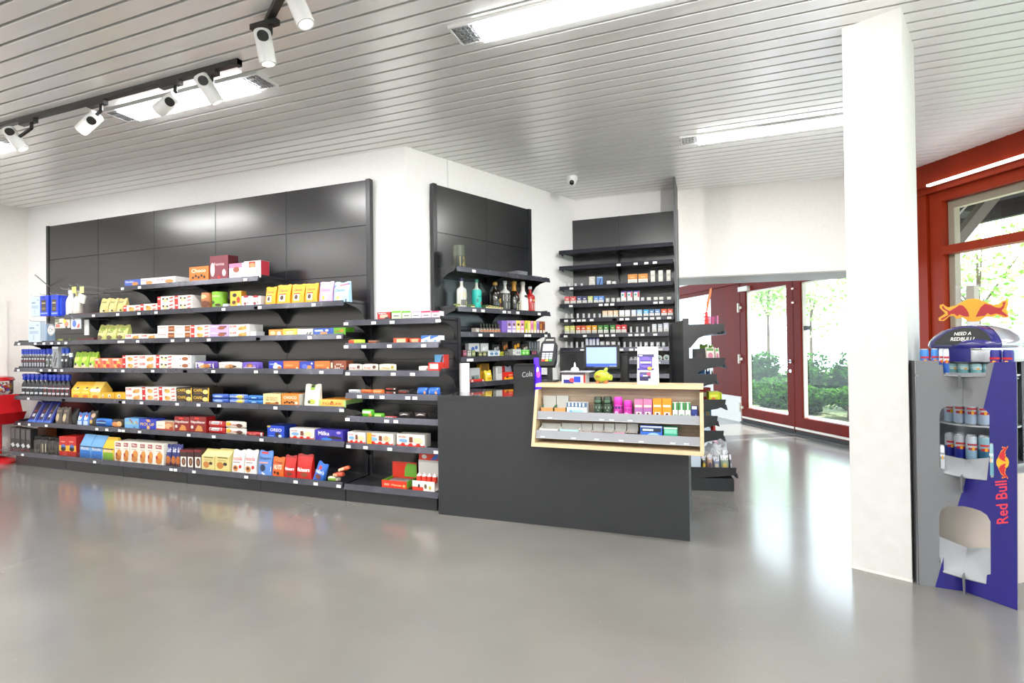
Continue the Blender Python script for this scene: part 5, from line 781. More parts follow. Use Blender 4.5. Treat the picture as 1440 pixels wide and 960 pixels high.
# ================================================================ COUNTER
t = empty('shop_counter', (-2.0, 3.655, 0), .0112, label='dark grey shop counter with glossy top in front of the spirits', cat='counter')
m = MB(); m.box(0, .0, .0, 1.86, .02, .893, COUNTER); m.build('front_panel', t)
for a in (0, 1.842): m = MB(); m.box(a, .02, 0, a + .018, .62, .893, COUNTER); m.build('side_panel', t)
m = MB(); m.box(0, -.003, .893, 1.863, .64, .927, COUNTER); m.box(.002, .0, .927, 1.86, .638, .9285, CTOP); m.build('worktop', t)
m = MB(); m.box(.018, .3, .05, 1.842, .315, .89, STEEL_D); m.build('back_panel', t)
# --- oak display case hung over the counter front
BX0, BX1 = -1.165, -.042
t = empty('counter_display', (BX0, 3.5, 0), label='tilted pale oak display case of mints hung on the counter front', cat='display case')
def bx(x, q, z): return (x - BX0, (3.458 + .12 * z + q if z > .9 else min(3.652, 3.458 + .12 * z + q)) - 3.5, .610 + .425 * z)      # q inward, z 0..1 up the sloping face
def bd(mb, x0, x1, q0, q1, z0, z1, m): mb.add([bx(x, q, z) for z in (z0, z1) for q in (q0, q1) for x in (x0, x1)], [(0, 2, 3, 1), (4, 5, 7, 6), (0, 1, 5, 4), (2, 6, 7, 3), (0, 4, 6, 2), (1, 3, 7, 5)], m)
for nm, a in (('side_board', (BX0, BX0 + .022, 0, .19, 0, .899)), ('side_board', (BX1 - .022, BX1, 0, .19, 0, .899)), ('bottom_board', (BX0 + .022, BX1 - .022, 0, .19, 0, .055)), ('top_board', (BX0, BX1, 0, .24, .945, 1))):
    m = MB(); bd(m, *a, WOODL); m.build(nm, t)
m = MB(); m.box(.022, .143, .634, BX1 - BX0 - .022, .152, 1.01, WOODIN); m.build('back_board', t)
GREYT = mat('#83858a', .4)
for zb, zt in ((.43, .555), (.13, .255)):
    m = MB(); bd(m, BX0 + .024, BX1 - .024, .012, .018, zb, zt, GREYT); bd(m, BX0 + .024, BX1 - .024, .018, .12, zb + .02, zb + .035, WOODIN); o = m.build('tray', t)
    m = MB(); bd(m, BX0 + .024, BX1 - .024, .010, .012, zb, zb + .008, mat('#a4a5a8', .4)); m.build('trim_strip', o)
    for px in ((773, 846, 860, 886) if zb > .3 else (765, 808, 840, 874, 902, 946, 965)):
        x = ony(px, 590, 3.52).x; m = MB(); bd(m, x - .016, x + .016, .008, .0118, zb + .012, zb + .034, mat('#b9bbbe', .5)); m.build('price_tag', o)
def put_b(up, x0, x1, yt, fn, desc, name, cat, q=.04):
    z = .43 + .037 if up else .13 + .037; yy = 3.458 + .12 * z + q; z0 = .610 + .425 * z; a = ony(x0, yt, yy); b = ony(x1, yt, yy); h = (a.z + b.z) / 2 - z0
    o = fn((b.x - a.x) * .97, h).build(name, loc=(a.x, yy, z0), smooth=38); reg(o, desc, name, cat, 'upper display tray' if up else 'lower display tray', a.x, 'mints in the counter display'); return o
def open_carton(c1, c2, lid=.5):
    def f(w, h):
        m = MB(); hb = h * (1 - lid); d = .07
        m.box(0, 0, 0, w, .003, hb * .8, c1); m.box(0, .003, 0, w, d, .004, c1); m.prism([(0, 0), (0, hb * .8), (d, hb), (d, 0)], lambda p, q, t: (t, p, q), c2, 0, .003); m.prism([(0, 0), (0, hb * .8), (d, hb), (d, 0)], lambda p, q, t: (t, p, q), c2, w - .003, w)
        m.box(0, d, 0, w, d + .003, h, '#c4c6c2'); m.box(.006, .01, .004, w - .006, d - .005, hb * .7, '#d9cfc0'); return m
    return f
for a, b in ((760, 778.5), (779, 796)): put_b(1, a, b, 557.5, open_carton('#e0a26a', '#2f7a4a', .45), 'open orange and green mint carton', 'mint_carton', 'mints')
put_b(1, 797, 826, 566, bxk(.06, '#dfe5ea', [('o', .2, .3, .1, .2, '#6fb4dc'), ('r', .3, .1, .8, .5, '#a9d0e6'), ('r', 0, .7, 1, 1, '#5a7a9a')] + [('r', .08 + .18 * k, .74, .16 + .18 * k, .98, '#e9eef2') for k in range(5)], top='#c6ccd2'), 'white and blue gum box', 'gum_box', 'chewing gum')
JAR = [(.94, 0), (1, .03), (1, .62), (.92, .66), (.96, .68), (.96, .95), (.8, 1)]
for a, b in ((834, 846.5), (847, 860)): put_b(1, a, b, 558, ltk(JAR, ['#1f3d24', '#24462a', '#24462a', '#1d3a22', '#1d3a22', '#1d3a22', '#2a5230'], [('p', [(.2, .1), (.5, .4), (.6, .36), (.35, .1)], '#d9e6da'), ('r', .1, .45, .9, .55, '#8a9a8e'), ('o', .5, .8, .3, .07, '#5a7a60')]), 'dark green gum tub', 'gum_tub', 'chewing gum')
put_b(1, 862, 875, 558.5, ltk(JAR, ['#c02aa0', '#c832a8', '#c832a8', '#d83cb8', '#d83cb8', '#d83cb8', '#e05cc4'], [('o', .4, .25, .2, .12, '#f0b0dc'), ('o', .7, .3, .16, .1, '#a01f84'), ('r', .1, .46, .9, .58, '#4a2a7a')]), 'tall magenta gum tub', 'gum_tub', 'chewing gum')
put_b(1, 876, 888.5, 563.5, ltk(JAR, ['#c02aa0', '#c832a8', '#c832a8', '#d83cb8', '#d83cb8', '#d83cb8', '#e05cc4'], [('o', .4, .25, .2, .12, '#f0b0dc'), ('r', .1, .46, .9, .58, '#8a2a8a')]), 'short magenta gum tub', 'gum_tub', 'chewing gum')
MIN = [('r', .2, .08, .82, .38, '#f4ece4'), ('o', .5, .24, .16, .12, '#7a2430'), ('r', .1, .62, .9, .72, '#fbe6d0')]
for a, b in ((892, 904), (904.5, 917)): put_b(1, a, b, 561.5, bxk(.05, '#b478b0', [('r', 0, .6, 1, 1, '#e48ab0')] + MIN), 'pink and purple pastille box', 'pastille_box', 'mints')
for a, b in ((918, 930.8), (931.2, 944.5)): put_b(1, a, b, 560.8, bxk(.05, '#f0a020', MIN), 'orange pastille box', 'pastille_box', 'mints')
for a, b in ((945.8, 953), (954.2, 962.5), (963.6, 971)): put_b(1, a, b, 566, bxk(.04, '#eef0ea', [('r', 0, .6, 1, 1, '#3f9a5a'), ('r', .36, .62, .64, .98, '#f2f6f0'), ('r', .2, .3, .8, .38, '#9ab4a0')]), 'green and white mint pack', 'mint_pack', 'mints')
put_b(1, 972, 981, 571, bxk(.04, '#27408e', [('p', [(.2, .1), (.8, .5), (.8, .3), (.4, .1)], '#a9bce8'), ('r', .1, .8, .9, 1, '#dfe6f2')]), 'navy mint pack', 'mint_pack', 'mints')
for a, b, c in ((758, 785.5, '#dfe6ea'), (786.5, 815, '#cfe4e6')): put_b(0, a, b, 597, open_carton('#e6eef0' if c == '#dfe6ea' else '#b8dce0', '#e9ebe6', .25), 'open white gum tray' if c == '#dfe6ea' else 'open aqua and yellow gum tray', 'gum_tray', 'chewing gum')
for a, b, c, n in ((815, 830, '#e8a8c4', 'pale pink'), (831, 846, '#8a2a4c', 'wine red'), (847, 861.5, '#4a3a40', 'black cornered'), (862.5, 879, '#e2a0c0', 'rose'), (880, 896, '#3c3a3e', 'charcoal')): put_b(0, a, b, 597.5, open_carton(c, '#dcd6d4', .45), n + ' open gum carton', 'gum_carton', 'chewing gum')
put_b(0, 900.5, 932, 599, bxk(.06, '#3a7ad0', [('r', .05, .6, .95, .86, '#26324a'), ('r', .1, .66, .6, .8, '#c8d2e0'), ('o', .6, .3, .3, .24, '#a9ccf0'), ('r', 0, .9, 1, 1, '#c8ccd0')]), 'bright blue tissue pack', 'tissue_pack', 'tissues')
put_b(0, 933.5, 953, 601, bxk(.07, '#4ab496', [('r', .05, .56, .95, .86, '#8fd0ba'), ('r', .05, .15, .95, .4, '#8fd0ba'), ('r', 0, .9, 1, 1, '#d8dcd8')]), 'mint green pack', 'mint_pack', 'mints')
# --- things standing on the display case and counter
ZT_ = 1.036
def at_top(px, py, Y): return ony(px, py, Y)
# card terminal
p0 = ony(772, 541, 3.74); t = empty('card_terminal', (p0.x, 3.74, ZT_ - .0), label='black card terminal on a post beside the energy drink box', cat='card terminal')
B1 = mat('#141416', .35)
m = MB(); m.box(-.055, -.02, 0, .055, .1, .012, B1); m.build('base', t)
m = MB(); m.rod((.0, .03, .01), (.0, .03, .14), .020, B1, 16); m.build('post', t, smooth=40)
M = Matrix.Rotation(math.radians(-24), 3, 'X'); C0 = Vector((-.002, .0, .205)); T = lambda x, y, z: tuple(C0 + M @ (Vector((x, y, z)) * .88))
bod = MB(); bod.prism([(-.062, -.11), (.062, -.11), (.074, -.06), (.066, .09), (.05, .115), (-.05, .115), (-.066, .09), (-.074, -.06)], lambda p, q, t_: T(p, t_, q), B1, -.02, .03); bo = bod.build('body', t)
m = MB(); m.box(-.046, -.023, .02, .046, -.0205, .085, mat('#aab4c8', .2, emit=.35), T=T); m.build('screen', bo)
m = MB()
for r in range(4):
    for c in range(3): m.box(-.046 + c * .032, -.024, -.012 - r * .02, -.020 + c * .032, -.0205, .003 - r * .02, ('#c8ccd2' if r < 3 else ('#d8584a', '#e6c040', '#5ab070')[c]), T=T)
m.build('keypad', bo)
m = MB(); m.tube([T(-.045, 0, .11), T(-.04, 0, .15), T(.04, 0, .15), T(.045, 0, .11)], .007, B1, 8); m.build('carry_loop', bo)
# energy drink sweets box with lid and white figure
a = ony(790, 541, 3.64); b = ony(823.5, 541, 3.64); w = b.x - a.x
m = pk_box(w, .078, .12, mat('#c9ccd2', .2), [('r', .08, .0, .5, .34, '#20348f'), ('r', .08, .34, .5, .6, '#e6e8ec'), ('o', .44, .3, .12, .2, '#c8506a'), ('r', .52, .1, .8, .62, '#2a4fd0'), ('r', .8, .1, .9, .62, '#e2e4ea'), ('r', .92, .05, 1, .8, '#b8381e'), ('r', .0, .78, 1, 1, '#5a5058')]); m.box(-.01, -.01, .078, w + .04, .13, .084, '#b9bcc0')
reg(m.build('sweets_box', loc=(a.x, 3.64, ZT_)), 'silver and blue energy drink box with grey lid', 'sweets_box', 'box', 'oak display case', a.x, None)
c = ony(808.5, 527, 3.7); m = MB(); c0 = (0, 0, 0); m.lathe([(.022, 0), (.026, .008), (.02, .022), (.012, .028)], 18, '#f2f2f0'); m.lathe([(.008, .028), (.006, .05), (.002, .062)], 10, '#f2f2f0')
for k in range(5): an = 2 * PI * k / 5; m.lathe([(.012, .0), (.014, .01), (.006, .024)], 10, '#f4f4f2', c=(.016 * math.cos(an), .016 * math.sin(an), 0))
reg(m.build('white_figurine', loc=(c.x, 3.7, ZT_ + .084), smooth=50), 'small white figurine on the grey lid', 'white_figurine', 'figurine', 'oak display case', c.x, None)
# piggy bank
a = ony(833, 541, 3.66); b = ony(858.5, 541, 3.66); w = b.x - a.x; t = empty('piggy_bank', ((a.x + b.x) / 2, 3.66 + w * .35, ZT_), label='lime green piggy bank with red lettering below the monitor', cat='piggy bank')
PG = mat('#a6bd22', .25, coat=.4); m = MB(); R = w * .42
m.lathe([(.05 * R, -1.06 * R)] + [(R * .84 * math.cos(an), R * 1.06 * math.sin(an)) for an in [math.radians(d_) for d_ in range(-80, 81, 16)]] + [(.05 * R, 1.06 * R)], 24, PG, T=lambda x, y, z: (z - w * .04, y, x * .98 + R * .9))
P = lambda u, v, L: (-w * .4 + u * w * .7, -R * .8 * math.sqrt(max(.05, 1 - ((u - .46) * 1.5) ** 2)) - .001 * L - .001, R * .72 + v * R * .4)
text_on(m, 'rette', lambda u, v: P(.04 + .44 * u, v, 1), mat('#a3441c')); text_on(m, 'Kiki', lambda u, v: P(.58 + .36 * u, v, 1), mat('#a3441c')); m.build('body', t, smooth=60)
m = MB(); m.rod((w * .36, 0, R * .78), (w * .5, -.006, R * .74), R * .42, PG, 20, R * .36); m.build('snout', t, smooth=40)
for s_ in (-1, 1): m = MB(); m.lathe([(R * .2, 0), (R * .22, R * .16), (R * .12, R * .36), (.002, R * .42)], 12, PG, T=lambda x, y, z: (x + w * .18 + z * .2, y + s_ * R * .32, z + R * 1.62)); m.build('ear', t, smooth=60)
for sx in (-.24, .2):
    for sy in (-1, 1): m = MB(); m.lathe([(R * .2, 0), (R * .22, R * .3)], 12, mat('#c46a3a', .4), T=lambda x, y, z: (x + sx * w, y + sy * R * .4, z)); m.build('foot', t, smooth=50)
# sim card stand
a = ony(896, 541, 3.62); b = ony(925, 541, 3.62); w = b.x - a.x; h = ony(910, 487.5, 3.66).z - ZT_
t = empty('sim_card_stand', (a.x, 3.62, ZT_), label='white cardboard stand of purple phone cards beside the monitor', cat='card stand')
m = MB(); m.prism([(0, 0), (.0, .05), (.05, h), (.054, h), (.11, 0)], lambda p, q, t_: (t_ * 1.0, p, q), '#f2f2f0', .0, w); P = lambda u, v, L: (u * w, .05 * max(0, (v * h - .05) / (h - .05)) - .0012 * L, v * h)
decals(m, [('t', 'Lyca x', .28, .87, .82, .95, '#4a4a4c'), ('r', .36, .84, .7, .85, '#b9b9b9'), ('p', [(.86, .0), (1, 0), (1, .22), (.9, .34)], '#e3e6e0')], P); m.build('stand', t)
m = MB(); P2 = lambda u, v, L: (w * (.02 + .8 * u), -.004 + .05 * max(0, ((.38 + .42 * v) * h - .05) / (h - .05)) - .0012 * L, h * (.38 + .42 * v))
m.grid(lambda u, v: P2(u, v, 0), 1, 1, '#5a46a8'); decals(m, [('r', 0, .86, 1, 1, '#3a2f6a'), ('r', .06, .88, .3, .95, '#c9c4e6'), ('r', .0, .12, .1, .8, '#f0eef6'), ('r', .9, .12, 1, .8, '#f0eef6'), ('o', .5, .5, .42, .36, '#7d66c8'), ('r', .16, .44, .84, .54, '#ece8f8'), ('r', .2, .56, .8, .62, '#3f2f8a'), ('r', .24, .34, .8, .4, '#3f2f8a'), ('o', .76, .12, .14, .1, '#e8b23c')], P2); m.build('upper_card', t)
m = MB(); P3 = lambda u, v, L: (w * (.06 + .66 * u), -.004 + .05 * max(0, ((.06 + .3 * v) * h - .05) / (h - .05)) - .0012 * L, h * (.06 + .3 * v))
m.grid(lambda u, v: P3(u, v, 0), 1, 1, '#f6f6f6'); decals(m, [('r', .1, .12, .92, .9, '#3d3466'), ('r', .1, .5, .92, .9, '#55507a'), ('o', .78, .72, .14, .16, '#c84a70'), ('o', .3, .6, .14, .12, '#6a5ad0'), ('r', .36, .52, .7, .62, '#dcd8ee'), ('o', .84, .22, .08, .12, '#f0f0f0')], P3); m.build('lower_card', t)
# monitor and the black till parts behind it (standing on the counter)
YM = 4.02; a = ony(821.5, 518, YM); b = ony(870.5, 484.5, YM); w = b.x - a.x; h = b.z - a.z
t = empty('till_monitor', ((a.x + b.x) / 2, YM + .05, .9285), label='till monitor with pale blue screen behind the piggy bank', cat='monitor')
z0 = a.z - .9285; xa = a.x - (a.x + b.x) / 2
m = MB(); m.box(xa, -.05, z0, xa + w, -.02, z0 + h, B1); m.box(xa + .02, -.02, z0 + .02, xa + w - .02, .0, z0 + h - .02, B1); fr_ = m.build('housing', t)
m = MB(); m.box(xa + w * .07, -.052, z0 + h * .21, xa + w * .925, -.0502, z0 + h * .9, mat('#8ea6f2', .3, emit=.45)); m.box(xa + w * .07, -.0525, z0 + h * .09, xa + w * .925, -.0502, z0 + h * .21, mat('#2f4fe0', .3, emit=.45)); m.box(xa + w * .72, -.0535, z0 + h * .09, xa + w * .925, -.0525, z0 + h * .12, mat('#8fa6f0', .3, emit=.45)); m.build('screen', fr_)
m = MB(); m.box(xa + w * .28, -.0515, z0 + .012, xa + w * .68, -.05, z0 + .018, '#8a8c92'); m.build('logo_strip', fr_)
m = MB(); m.box(-.03, .0, .02, .03, .03, z0 + .06, B1); m.box(-.1, -.06, 0, .1, .12, .02, B1); m.build('stand', t)
def dark(name, x0, x1, yt, Y, d, desc, cat, zb=.9285, c='#121214', chamf=.02):
    a = ony(x0, yt, Y); b = ony(x1, yt, Y); h = a.z - zb; m = MB(); m.prism([(0, 0), (0, h - chamf), (chamf, h), (d - chamf, h), (d, h - chamf), (d, 0)], lambda p, q, t_: (t_, p, q), mat(c, .3), 0, b.x - a.x); o = m.build(name, loc=(a.x, Y, zb)); reg(o, desc, name, cat, 'counter', a.x, None); return o, b.x - a.x, h
dark('receipt_printer', 787, 821, 493.5, 4.08, .18, 'black customer display box behind the card terminal', 'printer')
dark('till_cabinet', 872, 882, 497, 4.1, .1, 'narrow black till cabinet edge beside the monitor', 'cabinet')
dark('keyboard_box', 835, 905, 535.5, 4.22, .06, 'low black keyboard box below the monitor', 'keyboard')
o, w, h = dark('black_cabinet', 722, 750.5, 512, 4.16, .16, 'black box with white handwriting beside the toy box', 'cabinet')
m = MB(); text_on(m, 'Cola', lambda u, v: (w * (.42 + .52 * u), -.001, h * (.5 + .2 * v + .06 * u)), mat('#a9a9ac')); m.build('lettering', o)
a = ony(751, 531, 4.2); b = ony(759.5, 503, 4.2)
m = pk_box(b.x - a.x, b.z - .9285, .03, mat('#4a1cf0', .3, emit=.8), [('o', .6, .62, .2, .1, mat('#f0e6ff', .3, emit=1.)), ('o', .7, .5, .3, .1, mat('#e04ae0', .3, emit=1.))]); reg(m.build('lit_sign', loc=(a.x, 4.2, .9285)), 'glowing violet sign panel beside the card terminal', 'lit_sign', 'sign', 'counter', a.x, None)
# white paper roll
a = ony(647, 547, 3.98); b = ony(659.5, 510.5, 3.98); r = (b.x - a.x) / 2; m = MB(); m.lathe([(r, 0), (r, b.z - .9285), (r * .3, b.z - .9285), (r * .3, b.z - .95)], 28, '#f3f3f4'); reg(m.build('paper_roll', loc=(a.x + r, 3.98, .9285), smooth=40), 'tall white paper roll standing at the counter end', 'paper_roll', 'paper roll', 'counter', a.x, None)
# cable clutter behind the drink box
a = ony(778, 532, 3.95); m = MB(); m.tube([(0, 0, .0), (.03, .0, .05), (.06, .02, .01), (.1, .0, .06), (.13, .02, .02)], .006, B1); m.box(.02, -.02, .06, .12, .03, .085, '#e0e3ea'); m.box(-.02, -.02, .062, .02, .03, .08, '#24408f'); m.box(.0, .0, 0, .14, .06, .04, B1); reg(m.build('barcode_scanner', loc=(a.x, 3.95, .9285)), 'small black scanner with white grip among cables', 'barcode_scanner', 'scanner', 'counter', a.x, None)
# ================================================================ GOODS ON THE END-ON SNACK GONDOLA
def put_g(key, x0, x1, yt, fn, desc, name, cat, b=.12, tilt=0., group=None, rot=0.):
    zb = ZG[key][0] + .0375; pl = GO + gb * b; q0 = onpl(x0, yt, pl, GA); q1 = onpl(x1, yt, pl, GA); p = pl + ga * max(.012, q0[0])
    lim = ZG[key][1] - .045
    o = fn(max(.01, (min(q1[0], lim) - max(.012, q0[0])) * .97), max(.012, (q0[1] + q1[1]) / 2 - zb)).build(name, loc=(p.x, p.y, zb), rz=GA + rot, smooth=38); o.rotation_euler.y = tilt; reg(o, desc, name, cat, 'end-on snack shelves', q0[0] + zb, group); return o
def toy(w, h):
    m = MB(); c = w * .35
    m.prism([(c - .012, 0), (c + .03, 0), (c + .02, h * .45), (c + .0, h * .45)], lambda p, q, t: (p, t, q), '#d92a1e', 0, .02)
    for k in range(5): z = h * (.06 + .085 * k); m.prism([(c - .034 + k * .003, z), (c + .046 - k * .003, z + .006), (c + .046 - k * .003, z + .014), (c - .034 + k * .003, z + .01)], lambda p, q, t: (p, t, q), '#e2362a', 0, .02)
    m.prism([(c + .008, h * .45), (c + .02, h * .46), (c + .055, h * .85), (c + .06, h), (c + .045, h * .97), (c + .014, h * .66)], lambda p, q, t: (p, t, q), '#c47a34', .002, .018); return m
put_g('g1', 985, 1004, 404.5, toy, 'red ribbed toy with orange feather tip', 'toy', 'toy', b=.25)
for k, (a, b_, c, n) in enumerate(((994, 1000, '#c8a0bc', 'pale pink'), (1000.5, 1008, '#b03a78', 'magenta'), (1008.5, 1019, '#d884b0', 'rose and white'))): put_g('g1', a, b_, 444.5 - (k == 2), bxk(.1, c, [('r', .1, .2, .9, .5, '#f0dce8')]), n + ' candy box', 'candy_box', 'candy', b=.3)
put_g('g2', 976, 992, 490, bxk(.1, '#2a2a2e', [('r', .2, .3, .8, .7, '#4a3a3e')]), 'black flat snack pack', 'snack_pack', 'snacks', b=.14)
for a, b_, t in ((993, 1006, 488.5), (1006.5, 1019, 489.5)): put_g('g2', a, b_, t, bgk('#e9dfd6', [('o', .5, .5, .3, .2, '#c8809a'), ('r', .1, .8, .9, .95, '#7ab06a'), ('o', .4, .25, .2, .1, '#d0a0a8')], .08), 'white snack bag with pink print', 'snack_bag', 'snacks', b=.1)
for a, b_, t in ((985, 997, 484), (997.5, 1009, 485)): put_g('g2', a, b_, t, bgk('#8fb04a', [('o', .5, .6, .3, .2, '#3f5a2a'), ('o', .4, .4, .2, .1, '#c84a40')], .08), 'green snack bag at the back', 'snack_bag', 'snacks', b=.34)
put_g('g3', 980, 993, 520, bgk('#6f9ac8', [('o', .5, .4, .3, .2, '#cfe0f0')], .08), 'light blue snack bag', 'snack_bag', 'snacks', b=.16)
put_g('g3', 993.5, 1005, 521.5, bgk('#5580b8', [('o', .5, .4, .3, .2, '#a9c4e0')], .08), 'mid blue snack bag', 'snack_bag', 'snacks', b=.16)
for k in range(4): put_g('g3', 990 + k * 4, 993.7 + k * 4, 517 + k * 1.4, bgk('#7a9a48', [('o', .5, .5, .3, .3, '#c03a30'), ('o', .4, .75, .2, .1, '#d8d060')], .08), 'green and red snack bag', 'snack_bag', 'snacks', b=.4)
for a, b_, t in ((975, 990, 533), ):
    put_g('g4', a, 1000, 545, bxk(.1, '#c02a2a', [('r', .1, .4, .9, .7, '#e9d8d4'), ('o', .3, .3, .1, .2, '#e8c83a')]), 'red box with white band', 'snack_box', 'snacks', b=.3)
put_g('g4', 997, 1013, 551, bxk(.12, '#c8d420', [('o', .4, .4, .2, .2, '#e08a2a'), ('r', .1, .6, .8, .8, '#e6ea70')]), 'yellow green snack box', 'snack_box', 'snacks', b=.1)
put_g('g4', 1013.4, 1024.5, 552, bxk(.12, '#b8cc1c', [('o', .5, .4, .2, .2, '#7a9a1a')]), 'lime snack box', 'snack_box', 'snacks', b=.1)
put_g('g5', 990, 1009, 573, bxk(.12, '#5aa0b8', [('r', .2, .2, .8, .7, '#c8b890')]), 'teal blue snack box', 'snack_box', 'snacks', b=.16)
put_g('g6', 1000, 1007, 596, ltk([(.7, 0), (1, .3), (1, .7), (.7, 1)], ['#d8301e'] * 4), 'red round sweet', 'sweet', 'sweet', b=.1)
put_g('g7', 1004, 1022, 621, bxk(.08, '#e6b0c8', [('r', .05, .4, .95, .7, '#b02a4a'), ('r', .1, .75, .9, .9, '#d05a7a'), ('o', .6, .2, .3, .14, '#f0d8e0')]), 'pink crisp box behind the silver bags', 'snack_box', 'snacks', b=.62)
for k, (a, b_, t, c, e) in enumerate(((987, 994, 641, '#4a4a34', '#d8b83a'), (995, 1003, 640, '#c9a890', '#5a4a6a'), (1003.4, 1013, 643, '#8a94ae', '#d0c8a8'), (1013.4, 1026, 641, '#9aa894', '#c8b460'), (1026.4, 1036, 640, '#5a5c66', '#b8bcc4'))): put_g('g7', a, b_, t, bgk(c, [('r', .05, .72, .95, 1, '#e9eaee'), ('o', .5, .42, .3, .16, e), ('r', .1, .1, .9, .22, '#7aa0c8')], .08, .04, .002), ('dark olive', 'tan', 'blue grey', 'green grey', 'charcoal')[k] + ' crisp bag with silver top', 'crisp_bag', 'crisps', b=.06, group='crisp bags on the lowest snack shelf')
for r in range(3):
    for k in range(3): put_g('g7', 991 + k * 13.2 + r * 2.5, 1003.5 + k * 13.2 + r * 2.5, 634 - r * 4.5 + k * .8 + rng.uniform(-2, 2), bgk(mat('#eceef0', .3, .0), [('o', .5, .6, .3, .14, '#8f929a'), ('r', .1, .2, .8, .4, ('#b8bcc8', '#5a5c64', '#c8ccd2')[k])], .075, .12, .006), ('front', 'middle', 'back')[r] + ' row silver crisp bag', 'crisp_bag', 'crisps', b=.17 + r * .11, rot=rng.uniform(-.15, .15), group='crisp bags on the lowest snack shelf')
put_g('g7', 994, 1001, 627, bgk('#7a4a3a', [('o', .5, .5, .3, .2, '#d8a070')], .06), 'brown bag standing tall', 'crisp_bag', 'crisps', b=.52)
# ================================================================ ENERGY DRINK STAND, COOLER
PA = Vector((1.022, 3.404, 0)); AA = math.radians(-5.05); PM = Vector((1.221, 3.387, 0)); AM = math.radians(-45.26)
CG = mat('#6d6f72', .55); CGI = mat('#85878b', .6); CBL = noise_mat('navy_card', '#120d68', '#171172', 2, .42)
stand = empty('drink_display', (PM.x, PM.y, 0), label='grey and blue cardboard energy drink display leaning by the white pillar', cat='display stand')
def onp_w(px, py, org, ang, off=0.):
    s, z = onpl(px, py, org, ang); n = Vector((math.sin(ang), -math.cos(ang), 0)); p = org + Vector((math.cos(ang), math.sin(ang), 0)) * s + n * off; return (p.x - PM.x, p.y - PM.y, max(0.001, z))
def cardpoly(name, pts, org, ang, m, th, off=0., zfloor=()):
    f = MB(); f.prism(pts, lambda p, q, t: onp_w(p, q, org, ang, t), m, off, off + th); return f.build(name, stand)
Lp = [(1288, 507), (1320.5, 507), (1320.5, 513), (1326, 513), (1326.7, 526.6), (1355, 527.5), (1355, 571.5), (1331, 571.5), (1324, 575), (1321.4, 582), (1321.4, 655), (1326, 664), (1355, 670), (1355, 711.5), (1333, 711), (1324, 716), (1321, 724), (1321, 791), (1326, 792), (1326, 804), (1355, 811), (1355, 831), (1289.5, 822)]
Rp = [(1355, 527.5), (1386, 527.5), (1387, 513), (1392, 510), (1398.4, 509), (1428.5, 508.4), (1430, 535), (1431, 858), (1355, 831), (1355, 811), (1387, 820), (1388, 808), (1393.3, 807), (1393, 733), (1388, 724), (1379, 718), (1367, 714), (1355, 711.5), (1355, 670), (1388, 674), (1391.5, 640), (1391.5, 583), (1387, 577), (1381, 573), (1370, 571.5), (1355, 571.5)]
cardpoly('left_panel', Lp, PA, AA, CG, .005, -.005); cardpoly('right_panel', Rp, PM, AM, CG, .005, -.005)
cardpoly('blue_print', [(1355, 684), (1355, 711.5), (1346.5, 711.5)], PA, AA, CBL, .001)
cardpoly('blue_print', [(1327, 783), (1327, 804), (1355, 811), (1355, 831), (1315, 825)], PA, AA, CBL, .001)
cardpoly('blue_print', [(1398.4, 509), (1428.5, 508.4), (1430, 535), (1431, 858), (1355, 831), (1355, 811), (1387, 820), (1388, 808), (1393.3, 807), (1393, 733), (1388, 724), (1379, 718), (1367, 714), (1355, 711.5), (1355, 685), (1358.5, 671), (1388, 674), (1391.5, 640), (1391.5, 583), (1387, 577), (1383, 574)], PM, AM, CBL, .001)
m = MB(); p = onp_w(1288, 507, PA, AA); q_ = onp_w(1289.5, 822, PA, AA); m.box(p[0] - .009, p[1] + .0, .001, p[0] - .005, p[1] + .09, p[2], mat('#3f4042', .7)); m.build('side_flap', stand)
# shelves of folded card pushed through the cut-outs, with the centre fin
def plate(pts, z, nm='shelf'):
    f = MB(); (bl, bc, br_), (fl_, fc, fr_) = pts; B = -.13
    vs = [onp_w(*bl, PA, AA, B), onp_w(*bc, PM + Vector((.0, .1, 0)), AA, 0), onp_w(*br_, PM, AM, B), onp_w(*fl_, PA, AA, .004), onp_w(*fc, PM, AM, .012), onp_w(*fr_, PM, AM, .004)]
    for a_, b_ in ((0, 1), (1, 2)): f.add([vs[a_], vs[b_], vs[b_ + 3], vs[a_ + 3]] + [(v[0], v[1], v[2] - .004) for v in (vs[a_], vs[b_], vs[b_ + 3], vs[a_ + 3])], [(0, 1, 2, 3), (7, 6, 5, 4), (0, 4, 5, 1), (1, 5, 6, 2), (2, 6, 7, 3), (3, 7, 4, 0)], mat('#94969a', .5))
    return f.build(nm, stand)
z2 = onpl(1326, 800, PA, AA)[1]; plate([[(1323, 762), (1360, 770), (1393, 777)], [(1326, 803), (1356, 811.5), (1387, 819.5)]], z2)
z1 = onpl(1326, 664, PA, AA)[1]; plate([[(1327, 643.5), (1358, 646), (1387, 645.5)], [(1326.5, 664), (1356, 670.5), (1388, 674)]], z1)
z0 = onpl(1326.7, 526.6, PA, AA)[1]; plate([[(1327, 523.5), (1356, 524.5), (1386, 524)], [(1327, 527), (1356, 528.5), (1386, 528)]], z0)
fn = Vector((-.42, -.9, 0)).normalized()
